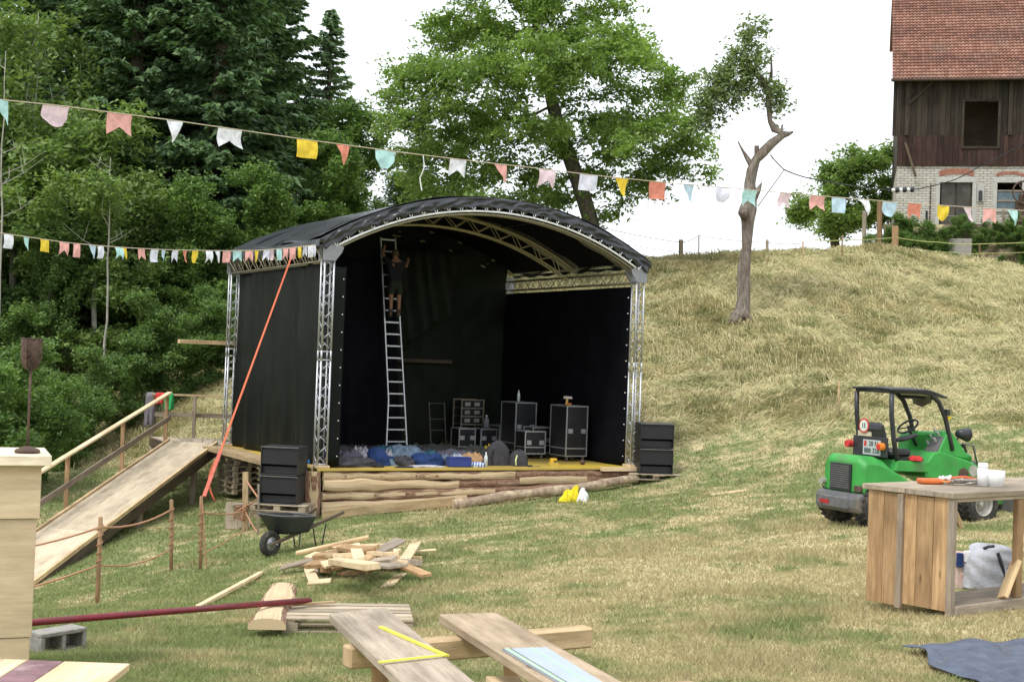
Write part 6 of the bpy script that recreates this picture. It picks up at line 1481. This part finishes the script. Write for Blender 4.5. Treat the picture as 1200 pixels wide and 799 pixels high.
# ---------------------------------------------------------------- bunting
FC = {'mint': (.52, .80, .80), 'pink': (.84, .66, .72), 'salmon': (.86, .46, .42), 'white': (.86, .87, .93), 'yellow': (.90, .66, .08), 'blue': (.58, .76, .90), 'lav': (.78, .79, .90), 'red': (.78, .30, .22)}
FM = {}
for k, c in FC.items():
    n = NT('flag_' + k); co = n.coord('Object'); col = n.mix(c, sc3(c, .82), n.ramp(n.noise(co, 16, 3), [(.45, (0, 0, 0)), (.6, (1, 1, 1))]))
    df = n.n('ShaderNodeBsdfDiffuse'); tr_ = n.n('ShaderNodeBsdfTranslucent'); ms = n.n('ShaderNodeMixShader'); ms.inputs[0].default_value = .3
    n.l(col, df.inputs[0]); n.l(col, tr_.inputs[0]); n.l(df.outputs[0], ms.inputs[1]); n.l(tr_.outputs[0], ms.inputs[2]); n.l(ms.outputs[0], n.t.nodes['Material Output'].inputs[0]); FM[k] = n.m
def interp(pts, x):
    for a, c in zip(pts[:-1], pts[1:]):
        if a[0] <= x <= c[0]: t_ = (x - a[0]) / (c[0] - a[0]); return tuple(a[i] + (c[i] - a[i]) * t_ for i in range(3))
    return pts[-1]
def bunting(label, pts, flags, r, fh, name='bunting'):
    P3 = lambda x: P(*interp(pts, x))
    bt = thing(name, label, 'bunting', P3(pts[len(pts) // 2][0])); b = MB(); x0, x1 = pts[0][0], pts[-1][0]
    b.tube([P3(x0 + (x1 - x0) * i / 80) for i in range(81)], r, 5); b.build('cord', M['cord'], bt, smooth=True)
    for i, (x, wpx, ty, colr) in enumerate(flags):
        a = P3(x - wpx / 2); c = P3(x + wpx / 2); e_ = (c - a); W_ = e_.length; e_.normalize(); h = fh * random.uniform(.92, 1.08) * (1.0 if wpx > 0 else 1); sw = random.uniform(-.10, .10); bow = random.uniform(-.05, .05); nr = e_.cross(Z)
        if ty == 'tri': ol = lambda u, v: (.5 + (u - .5) * (1 - v * .96) + .25 * (v if i % 2 else -v) * .5, v)
        elif ty == 'half': ol = lambda u, v: (1 - (1 - u) * (1 - v * .92), v)
        elif ty == 'round': ol = lambda u, v: (u + (.5 - u) * max(0, v - .55) ** 2 * 1.6, v * (1 - .22 * abs(2 * u - 1) ** 3))
        elif ty == 'swal': ol = lambda u, v: (u, v * (.62 + .38 * abs(2 * u - 1)))
        else: ol = lambda u, v: (u, v)
        ph = random.uniform(0, 6)
        def fn(u, v, ol=ol): uu, vv = ol(u, v); return a + e_ * (uu * W_ + sw * vv * h) - Z * vv * h + nr * (bow * math.sin(vv * 3) + .012 * math.sin(uu * 7 + vv * 4 + ph) * (.3 + vv))
        b = MB(); b.grid(fn, 10, 8); b.build('flag', FM[colr], bt, smooth=True)
p1_ = [(-420, 62, 10.0), (-40, 110, 12.2), (0, 117, 12.6), (66, 123.5, 13), (205, 141.5, 13.8), (360, 164, 14.8), (480, 180, 15.6), (560, 189.5, 16), (640, 198.5, 16.6), (700, 206, 17), (780, 214, 17.6), (870, 221.5, 18.2), (940, 228, 18.8), (1040, 236, 19.4), (1100, 240.5, 20), (1200, 247, 20.6), (1260, 250, 21), (1560, 256, 24)]
bunting('near bunting of large flags crossing the whole picture in front of the trees', p1_,
 [(-60, 26, 'rect', 'yellow'), (-130, 26, 'swal', 'white'), (-210, 28, 'half', 'salmon'), (1270, 14, 'swal', 'salmon'), (1320, 14, 'rect', 'yellow'), (2, 15, 'half', 'mint'), (66, 31, 'round', 'pink'), (140, 29, 'swal', 'salmon'), (205, 20, 'tri', 'white'), (270, 28, 'swal', 'white'), (360, 24, 'rect', 'yellow'), (402, 16, 'tri', 'red'), (451, 22, 'round', 'mint'), (537, 19, 'swal', 'white'), (586, 15, 'half', 'salmon'), (641, 19, 'swal', 'pink'), (690, 21, 'rect', 'lav'), (729, 16, 'tri', 'yellow'),
  (771, 19, 'rect', 'red'), (807, 13, 'half', 'blue'), (845, 18, 'round', 'lav'), (880, 16, 'swal', 'mint'), (921, 13, 'swal', 'pink'), (959, 17, 'swal', 'salmon'), (983, 16, 'rect', 'blue'), (1012, 12, 'half', 'white'), (1043, 17, 'round', 'blue'), (1073, 15, 'swal', 'red'), (1105, 14, 'round', 'yellow'), (1134, 10, 'half', 'pink'), (1160, 15, 'swal', 'salmon'), (1186, 12, 'half', 'mint'), (1222, 14, 'rect', 'white')], .006, .215)
p2_ = [(-330, 215, 21.5), (-40, 266, 24.5), (0, 273, 25), (31, 277.5, 25.4), (75, 284, 26), (110, 287.5, 26.4), (150, 290.5, 27), (200, 293, 27.8), (262, 294, 28.7), (300, 293.5, 29.0), (330, 291.5, 29.1), (370, 287, 29.2)]
cl2 = ['white', 'mint', 'yellow', 'salmon', 'salmon', 'blue', 'lav', 'mint', 'yellow', 'salmon', 'lav', 'blue', 'lav', 'red', 'yellow', 'white', 'white', 'salmon', 'mint', 'salmon', 'yellow', 'lav', 'pink', 'mint', 'salmon', 'salmon', 'yellow', 'lav', 'white', 'lav']
ty2 = ['rect', 'half', 'rect', 'swal', 'rect', 'half', 'rect', 'swal', 'half', 'swal', 'rect', 'half', 'swal', 'half', 'round', 'swal', 'half', 'rect', 'swal', 'swal', 'tri', 'swal', 'rect', 'rect', 'swal', 'rect', 'rect', 'swal', 'rect', 'round']
x2 = [10, 31, 52, 75, 90, 108, 118, 139, 145, 166, 182, 192, 206, 217, 229, 245, 255, 266, 278, 292, 301, 313, 319, 327, 335, 343, 351, 358, 364, 369]
w2_ = [11, 7, 10, 11, 8, 8, 7, 9, 6, 8, 9, 5, 7, 5, 7, 8, 6, 9, 10, 9, 5, 8, 4, 6, 6, 7, 4, 5, 6, 5]
bunting('far bunting of small flags ending at the front left stage roof corner', p2_, [(-25, 11, 'rect', 'mint'), (-55, 11, 'swal', 'white'), (-90, 12, 'rect', 'salmon'), (-130, 12, 'half', 'yellow')] + list(zip(x2, w2_, ty2, cl2)), .009, .245)
a = P(496, 182.5, 15.7); rope([a, a + Vector((.02, 0, -.12)), a + Vector((-.03, .02, -.25)), a + Vector((.0, 0, -.40))], .012, .006, 'short white string end hanging from the near bunting', 'string_end', 'string', 'white')

# ---------------------------------------------------------------- barn
BMx = Matrix.Translation(BC) @ Matrix.Rotation(BA, 4, 'Z')
barn = thing('barn', 'old barn with tiled roof, dark timber upper wall and whitewashed brick ground floor', 'building', BC, BA)
n = NT('white_brick'); tc = n.n('ShaderNodeTexCoord'); sp = n.n('ShaderNodeSeparateXYZ'); n.l(tc.outputs['Object'], sp.inputs[0]); ad = n.n('ShaderNodeMath', operation='ADD'); n.l(sp.outputs[0], ad.inputs[0]); n.l(sp.outputs[1], ad.inputs[1])
cb_ = n.n('ShaderNodeCombineXYZ'); n.l(ad.outputs[0], cb_.inputs[0]); n.l(sp.outputs[2], cb_.inputs[1])
br = n.n('ShaderNodeTexBrick'); n.l(cb_.outputs[0], br.inputs['Vector']); br.inputs['Scale'].default_value = 1.0; br.inputs['Brick Width'].default_value = .30; br.inputs['Row Height'].default_value = .105; br.inputs['Mortar Size'].default_value = .011
br.inputs['Color1'].default_value = (.44, .42, .37, 1); br.inputs['Color2'].default_value = (.56, .53, .47, 1); br.inputs['Mortar'].default_value = (.13, .12, .11, 1)
col = n.mix(br.outputs['Color'], (.24, .20, .16), n.ramp(n.noise(n.coord('Object'), 1.4, 6, .7), [(.52, (0, 0, 0)), (.8, (.8, .8, .8))])); n.l(col, n.b.inputs['Base Color']); n.b.inputs['Roughness'].default_value = .95; n.bump(br.outputs['Fac'], -.5, .01); M['brick'] = n.m
M['red_brick'] = mat_plain('red_brick', (.30, .13, .09), .9, 0, .3, 7, .6)
n = NT('roof_tile'); r = n.rnd(); col = n.ramp(r, [(0, (.13, .058, .04)), (.5, (.23, .105, .07)), (1, (.34, .175, .12))]); col = n.mix(col, (.17, .12, .09), n.ramp(n.noise(n.coord('Object'), .9, 6, .7), [(.5, (0, 0, 0)), (.75, (.75, .75, .75))])); n.l(col, n.b.inputs['Base Color']); n.b.inputs['Roughness'].default_value = .85; M['tile'] = n.m
M['barn_wood'] = mat_wood('barn_wood', (.028, .022, .016), (.075, .058, .04), var=.5, knots=False); M['barn_red'] = mat_wood('barn_wood_red', (.034, .020, .016), (.08, .042, .033), var=.4, knots=False)
M['stone'] = mat_plain('window_stone', (.44, .43, .40), .9, 0, .12, 7, .2)
M['dark_glass'] = mat_plain('dark_glass', (.02, .024, .028), .12, 0, .3, 3, 0)
def bb_box(b, x0, x1, y0, y1, z0, z1, r=None): b.box(((x0 + x1) / 2, (y0 + y1) / 2, (z0 + z1) / 2), (x1 - x0, y1 - y0, z1 - z0), BMx, r); return b
BW = 11.0; BD = 9.0; Z1 = 2.65; Z2 = 6.35
b = MB()
for x0, x1, z0, z1 in ((0, 1.59, -.5, Z1), (3.2, 3.85, -.5, Z1), (5.14, BW, -.5, Z1), (1.59, 3.2, 2.15, Z1), (3.85, 5.14, -.5, .74), (3.85, 5.14, 2.15, Z1), (1.59, 3.2, -.5, -.03)): bb_box(b, x0, x1, 0, .4, z0, z1)
bb_box(b, 0, .4, .402, BD, -.5, Z1); bb_box(b, .402, BW, BD - .4, BD, -.5, Z1); b.build('brick_wall', M['brick'], barn)
b = MB(); bb_box(b, .5, BW, 2.5, 2.6, -.3, Z2); bb_box(b, .1, BW, .45, BD - .5, Z1 - .15, Z1 - .05); b.build('inner_wall', M['wood_dark'], barn)
for x0, x1, zb in ((1.59, 3.2, -.03), (3.85, 5.14, .74)):
    b = MB(); bb_box(b, x0, x0 + .16, -.03, .2, zb, 1.95); bb_box(b, x1 - .16, x1, -.03, .2, zb, 1.95); bb_box(b, x0, x1, -.035, .2, 1.952, 2.15)
    if zb > 0: bb_box(b, x0 - .04, x1 + .04, -.06, .2, zb - .0, zb + .12)
    fr_ = b.build('door_frame' if zb < 0 else 'window_frame', M['stone'], barn, bevel=.006)
    if zb < 0:
        b = MB(); bb_box(b, x0 + .16, x1 - .16, .10, .14, zb, 1.95); b.build('door_leaf', mat_plain('door_dirty', (.045, .038, .030), .5, 0, .5, 3, .1, dirt=(.09, .08, .06)), fr_)
        for x in (x0 + .2, (x0 + x1) / 2, x1 - .2): b = MB(); bb_box(b, x - .03, x + .03, .085, .10, zb, 1.94); b.build('door_batten', M['barn_wood'], fr_)
    else:
        b = MB(); bb_box(b, x0 + .16, x1 - .16, .12, .13, .86, 1.62); b.build('pane', mat_plain('window_blue', (.10, .15, .17), .25, 0, .4, 3, 0), fr_)
        b = MB(); bb_box(b, x0 + .16, x1 - .16, .08, .13, 1.18, 1.25); bb_box(b, x0 + .16, x1 - .16, .08, .13, 1.60, 1.66); b.build('glazing_bar', M['wood_grey'], fr_)
    cxm = (x0 + x1) / 2; hw = (x1 - x0) / 2 - .03; b = MB()
    arcp = [(cxm + hw * math.sin(t_), 2.10 + (.07) + .12 * math.cos(t_ * 1.3)) for t_ in np.linspace(-1.1, 1.1, 13)]; arco = [(cxm + hw * 1.0 * math.sin(t_), 2.42 + .12 * math.cos(t_ * 1.3) - (.12 if zb > 0 else 0)) for t_ in np.linspace(1.1, -1.1, 13)]
    b.prism(arcp + arco, -.02, .1, BMx); b.build('brick_arch', M['red_brick'], barn)
b = MB(); x = -.25; rg = random.Random(4)
def plankrow(b, x0, x1, z0, z1, y=-.06):
    x = x0
    while x < x1 - .01:
        w_ = min(rg.uniform(.15, .26), x1 - x); bb_box(b, x + .006, x + w_ - .006, y - rg.uniform(0, .025), y + .035, z0 - rg.uniform(0, .03), z1, rg.random()); x += w_
WX0, WX1, WZ0, WZ1 = 2.62, 3.95, 3.44, 5.30
plankrow(b, -.25, WX0, 3.9, Z2); plankrow(b, WX0, WX1, WZ1, Z2); plankrow(b, WX1, BW, 3.9, Z2); b.build('plank_wall', M['barn_wood'], barn)
b = MB(); plankrow(b, .0, WX0, Z1, 3.9); plankrow(b, WX0, WX1, Z1, WZ0); plankrow(b, WX1, BW, Z1, 3.9); b.build('lower_plank_wall', M['barn_red'], barn)
b = MB(); bb_box(b, -.02, .0, -.02, BD, Z1, Z2); bb_box(b, .0, BW, BD - .05, BD, Z1, Z2 + 4); b.build('side_plank_wall', M['barn_wood'], barn)
b = MB(); bb_box(b, WX0 - .1, WX0, -.12, .04, WZ0 - .1, WZ1 + .1); bb_box(b, WX1, WX1 + .1, -.12, .04, WZ0 - .1, WZ1 + .1); bb_box(b, WX0, WX1, -.12, .04, WZ1, WZ1 + .1); bb_box(b, WX0, WX1, -.12, .04, WZ0 - .1, WZ0); b.build('hatch_frame', M['barn_wood'], barn)
b = MB(); b.beam(BMx @ Vector((.35, -.12, Z2 - 1.15)), BMx @ Vector((1.45, -.12, Z2 - .1)), .12, .1, up=(0, 1, 0)); b.build('brace', M['barn_wood'], barn)
for x in (.25, 4.35): b = MB(); bb_box(b, x, x + .16, -.14, -.09, 3.9, Z2); b.build('wall_post', M['barn_wood'], barn)
b = MB(); b.beam(BMx @ Vector((.30, -.12, 3.6)), BMx @ Vector((.75, -.35, 2.15)), .08, .08); b.build('stay', M['wood_dark'], barn)
b = MB(); bb_box(b, 3.22, 3.5, -.06, -.004, 1.15, 1.9); b.build('meter_panel', M['stone'], barn); b = MB(); bb_box(b, 3.28, 3.42, -.14, -.062, 1.2, 1.6); b.build('meter', M['steel_dark'], barn)
b = MB(); bb_box(b, 1.36, 1.40, -.06, -.0, 0, 1.9); b.build('drain_pipe', M['rust'], barn)
# tiled roof: courses of overlapping tiles with a wavy profile
b = MB(); PIT = R(40); yo, zo = -.55, Z2 - .18; rows = 34; stp = .27; tw_ = .15; x0 = -.32; ncol = int((BW + .6) / tw_)
for r_i in range(rows):
    s0 = r_i * stp; s1 = s0 + stp * 1.12
    for c_i in range(ncol):
        xa = x0 + c_i * tw_; bs = len(b.v); rr = rg.random() * .6 + .2 + .2 * math.sin(r_i * .7 + c_i * .05)
        prof = [(0, 0), (.25, .030), (.5, .038), (.75, .022), (1.0, -.004)]
        for (s_, lift) in ((s0, .045 + rg.uniform(0, .008)), (s1, .0)):
            for (u, hgt) in prof: b.v.append(BMx @ Vector((xa + u * tw_, yo + s_ * math.cos(PIT) - (lift + hgt) * math.sin(PIT), zo + s_ * math.sin(PIT) + (lift + hgt) * math.cos(PIT))))
        for i in range(4): b.face((bs + i, bs + i + 1, bs + 5 + i + 1, bs + 5 + i), None, rr)
        for (u, hgt) in prof: b.v.append(BMx @ Vector((xa + u * tw_, yo + s0 * math.cos(PIT) + .01, zo + s0 * math.sin(PIT))))
        for i in range(4): b.face((bs + i, bs + 10 + i, bs + 10 + i + 1, bs + i + 1), None, rr * .5)
b.build('roof_tiles', M['tile'], barn)
sm = rows * stp; b = MB()
b.hexa([BMx @ Vector((x, yo + s_ * math.cos(PIT) + o_ * math.sin(PIT), zo + s_ * math.sin(PIT) - o_ * math.cos(PIT))) for x in (x0 + .01, x0 + ncol * tw_ - .01) for s_, o_ in ((0, .12), (sm, .12), (sm, .012), (0, .012))], BW, sm, .1); b.build('roof_boards', M['barn_wood'], barn)
b = MB(); b.hexa([BMx @ Vector((x, yo + sm * math.cos(PIT) * (1 if e else 1) + (e * sm * .4) * math.cos(PIT), zo + sm * math.sin(PIT) - (e * sm * .4) * math.sin(PIT) - t_)) for x in (x0, x0 + ncol * tw_) for e, t_ in ((0, .15), (1, .15), (1, 0), (0, 0))], BW, sm, .1); b.build('rear_roof', M['tile'], barn)
b = MB(); b.tube([BMx @ Vector((x0 - .05, yo - .08, zo - .04)), BMx @ Vector((x0 + ncol * tw_, yo - .08, zo - .04))], .06, 8); b.build('gutter', M['rust'], barn, smooth=True)
# machine by the window
mw = thing('flywheel_machine', 'rusty old machine with a spoked flywheel in front of the barn window', 'machine', BMx @ Vector((4.9, -.8, 0)))
T = BMx @ Matrix.Translation((4.95, -.8, 1.45)) @ Matrix.Rotation(R(90), 4, 'X') @ Matrix.Rotation(R(20), 4, 'Y')
b = MB(); b.tube([T @ Vector((.45 * math.cos(i * .262), .45 * math.sin(i * .262), 0)) for i in range(24)], .035, 6, closed=True)
for k in range(6): b.tube([T @ Vector((0, 0, 0)), T @ Vector((.44 * math.cos(k * 1.047), .44 * math.sin(k * 1.047), 0))], .022, 5)
b.build('flywheel', M['rust'], mw, smooth=True); b = MB(); bb_box(b, 4.7, 5.4, -.6, -.1, .25, 1.1); bb_box(b, 4.8, 5.1, -.7, -.4, 1.0, 1.4); b.build('frame', M['rust'], mw, bevel=.03)
for x in (4.75, 5.3): b = MB(); bb_box(b, x, x + .08, -.5, -.42, -.1, .3); b.build('leg', M['rust'], mw)
# retaining wall below the terrace with plants
rw = thing('retaining_wall', 'rough overgrown stone retaining wall below the barn terrace', 'wall', BMx @ Vector((0, -2.1, 0)))
b = MB(); b.grid(lambda a, c: BMx @ Vector((-.5 + a * 12, -1.85 - .45 * (1 - c) ** .8 - .28 * float(vn(np.array([a * 34]), np.array([c * 5]))[0]) * 2, -1.95 + c * 1.98 - .12 * abs(float(vn(np.array([a * 20]), np.array([3.0]))[0])) * c)), 120, 14)
b.build('stones', mat_plain('earthy_stone', (.24, .19, .13), .95, 0, .5, 3, 1, .08, dirt=(.10, .13, .05)), rw)
b = MB(); bb_box(b, 2.0, 2.9, -2.5, -2.3, -1.35, -.62); b.build('concrete_slab', M['concrete'], rw, bevel=.02)
for i, (x, y, zz, s_, lab) in enumerate(((.7, -2.5, -1.9, .26, 'leafy bush at the left end of the retaining wall'), (.35, -2.2, -1.0, .16, 'small bush hanging over the left end of the retaining wall'), (1.25, -2.6, -1.95, .20, 'dark bush at the wall foot left of the concrete slab'), (2.45, -2.1, -.55, .15, 'rounded bush on top of the concrete slab'),
      (1.35, -1.9, -.35, .09, 'tuft of weeds on the wall top between the two bushes'), (3.55, -1.9, -.35, .10, 'tuft of weeds on the wall top right of the door'), (4.4, -2.1, -.55, .15, 'green bush on the wall top below the window'), (5.2, -2.0, -.5, .15, 'green bush on the wall top below the flywheel'), (6.0, -2.1, -.5, .15, 'bush on the wall top at the right edge of the frame'),
      (2.1, -2.8, -2.1, .12, 'low weeds at the wall foot below the concrete slab'), (5.9, -2.5, -1.6, .17, 'bush at the wall foot at the right edge of the frame'), (3.9, -2.8, -2.1, .10, 'low weeds at the foot of the bare stones'), (-.4, -2.2, -1.75, .18, 'bush beside the fence post at the wall corner'), (-1.0, -1.5, -1.5, .14, 'bush behind the fence post at the barn corner'), (4.9, -2.9, -2.2, .09, 'low weeds at the wall foot left of the edge bush'), (.2, -2.5, -1.2, .17, 'bush covering the wall corner beside the thick post'), (1.9, -2.2, -1.0, .14, 'bush hanging over the wall left of the concrete slab'), (3.1, -2.2, -.9, .13, 'bush hanging over the wall right of the concrete slab'), (4.9, -2.2, -1.0, .14, 'bush hanging halfway down the wall below the window'), (5.6, -1.9, -.4, .13, 'leafy tuft on the wall top left of the edge bush'), (3.9, -2.0, -.6, .12, 'leafy tuft on the wall top between door and window'))):
    plant('bush', B4, lab, 'bush', BMx @ Vector((x, y, zz - (.1 if zz < -1.1 else .38))), i * 1.3, s_ * 1.4, 'bushes on the retaining wall')
# pasture fences
def stake(px, pyt, pyb, D, r, mat, lab): 
    q_ = P(px, pyb, D); q_.z = min(q_.z, g1(q_.x, q_.y)); b = MB(); t_ = P(px, pyt, D); b.tube([q_ - Z * .3, t_], r, 7); tag(b.build('fence_post', M[mat], None, loc=tuple(q_)), lab, 'post', 'pasture fence posts on the slope'); return t_
fs = [stake(700, 262, 300, 51, .05, 'wood_post', 'orange fence post at the right edge of the stage roof'), stake(798, 281, 302, 51, .09, 'wood_old', 'thick grey fence post on the ridge left of the old fruit tree'), stake(819, 276, 305, 50, .025, 'wood_post', 'thin orange stake beside the thick grey ridge post'),
      stake(899, 281, 298, 52, .06, 'wood_grey', 'grey fence post on the ridge right of the old fruit tree'), stake(941, 283, 315, 49, .03, 'wood_fresh', 'thin pale stake on the ridge below the pink flag'), stake(987, 276, 310, 49.5, .028, 'wood_post', 'thin reddish stake on the ridge below the blue square flag')]
p_a = stake(1049, 265, 303, 54.2, .13, 'wood_post', 'thick reddish wooden post at the left end of the retaining wall'); p_b = stake(1031, 236, 290, 55.5, .11, 'wood_post', 'tall wooden post left of the barn corner'); p_c = stake(1013, 247, 290, 57, .09, 'wood_grey', 'grey post in front of the tree at the barn')
p_d = stake(1148, 287, 314, 53.4, .04, 'wood_post', 'thin orange stake in front of the bare stones of the wall'); p_e = stake(1176, 244, 275, 55.9, .05, 'wood_old', 'thin grey post on the wall top below the window'); p_f = stake(1086, 247, 272, 55.9, .05, 'steel_dark', 'dark iron post on the terrace left of the barn door')
yl = cloth('fence_tape', (.42, .44, .16)); M['tape'] = yl
rope([fs[0] - Z * .1, fs[1] - Z * .1, fs[2] - Z * .0, fs[3] - Z * .1, P(941, 285, 50)], .05, .012, 'upper fence wire along the ridge', 'fence_wire', 'wire', 'zinc')
rope([fs[0] - Z * .55, fs[1] - Z * .45, fs[3] - Z * .4], .05, .010, 'lower fence wire along the ridge', 'fence_wire', 'wire', 'zinc')
rope([P(955, 281, 50), P(990, 281, 50), P(1049, 278, 54), P(1100, 284, 53.4), P(1148, 286, 53.3), P(1260, 280, 53)], .04, .016, 'upper yellow green fence tape in front of the retaining wall', 'fence_tape', 'tape', 'tape')
rope([P(990, 295, 50), P(1049, 290, 54), P(1120, 296, 53.4), P(1148, 297, 53.3), P(1260, 292, 53)], .04, .013, 'lower yellow green fence tape in front of the retaining wall', 'fence_tape', 'tape', 'tape')
rope([P(1090, 252, 55.8), P(1176, 254, 55.8), P(1260, 250, 55.8)], .03, .010, 'thin wire on the terrace in front of the barn', 'fence_wire', 'wire', 'zinc')
post(983, 446, 491, 'single thin yellowish stake standing in the hay left of the loader', .028, 'wood_fresh', name='stake', group=None)
c0, c1_, c2_ = P(903, 182, OD), P(919, 199, OD), P(888, 242, OD)
rope([c0, c1_], .02, .018, 'short dark cable hanging from the fork of the old fruit tree', 'cable', 'cable', 'steel_dark'); rope([c1_, c2_], .0, .016, 'grey cable running down from the knot to the old tree trunk', 'cable', 'cable', 'grey_iron')
rope([c1_, P(960, 211, 47), P(1045, 223, 52)], .05, .022, 'dark cable spanning from the old tree to the insulators at the barn', 'cable', 'cable', 'steel_dark')
ins = thing('insulators', 'black and white insulator chain in front of the brick wall', 'insulator', P(1058, 223, 53))
for k in range(6): b = MB(); b.tube([P(1045 + k * 4.4, 223.0 - k * .15, 53), P(1045 + k * 4.4 + 3.6, 223 - k * .15, 53)], .11 if k % 2 else .07, 8); b.build('insulator', M['white'] if k % 2 == 0 else M['steel_dark'], ins, smooth=True)
rope([P(1072, 222, 53), P(1118, 211, 55), P(1150, 194, 56), P(1215, 160, 57)], .03, .02, 'dark cable rising from the insulators across the timber wall', 'cable', 'cable', 'steel_dark')
rope([P(905, 180, OD), P(904.6, 200, OD)], 0, .008, 'thin cord end hanging below the fork of the old tree', 'cable', 'cord', 'grey_iron')
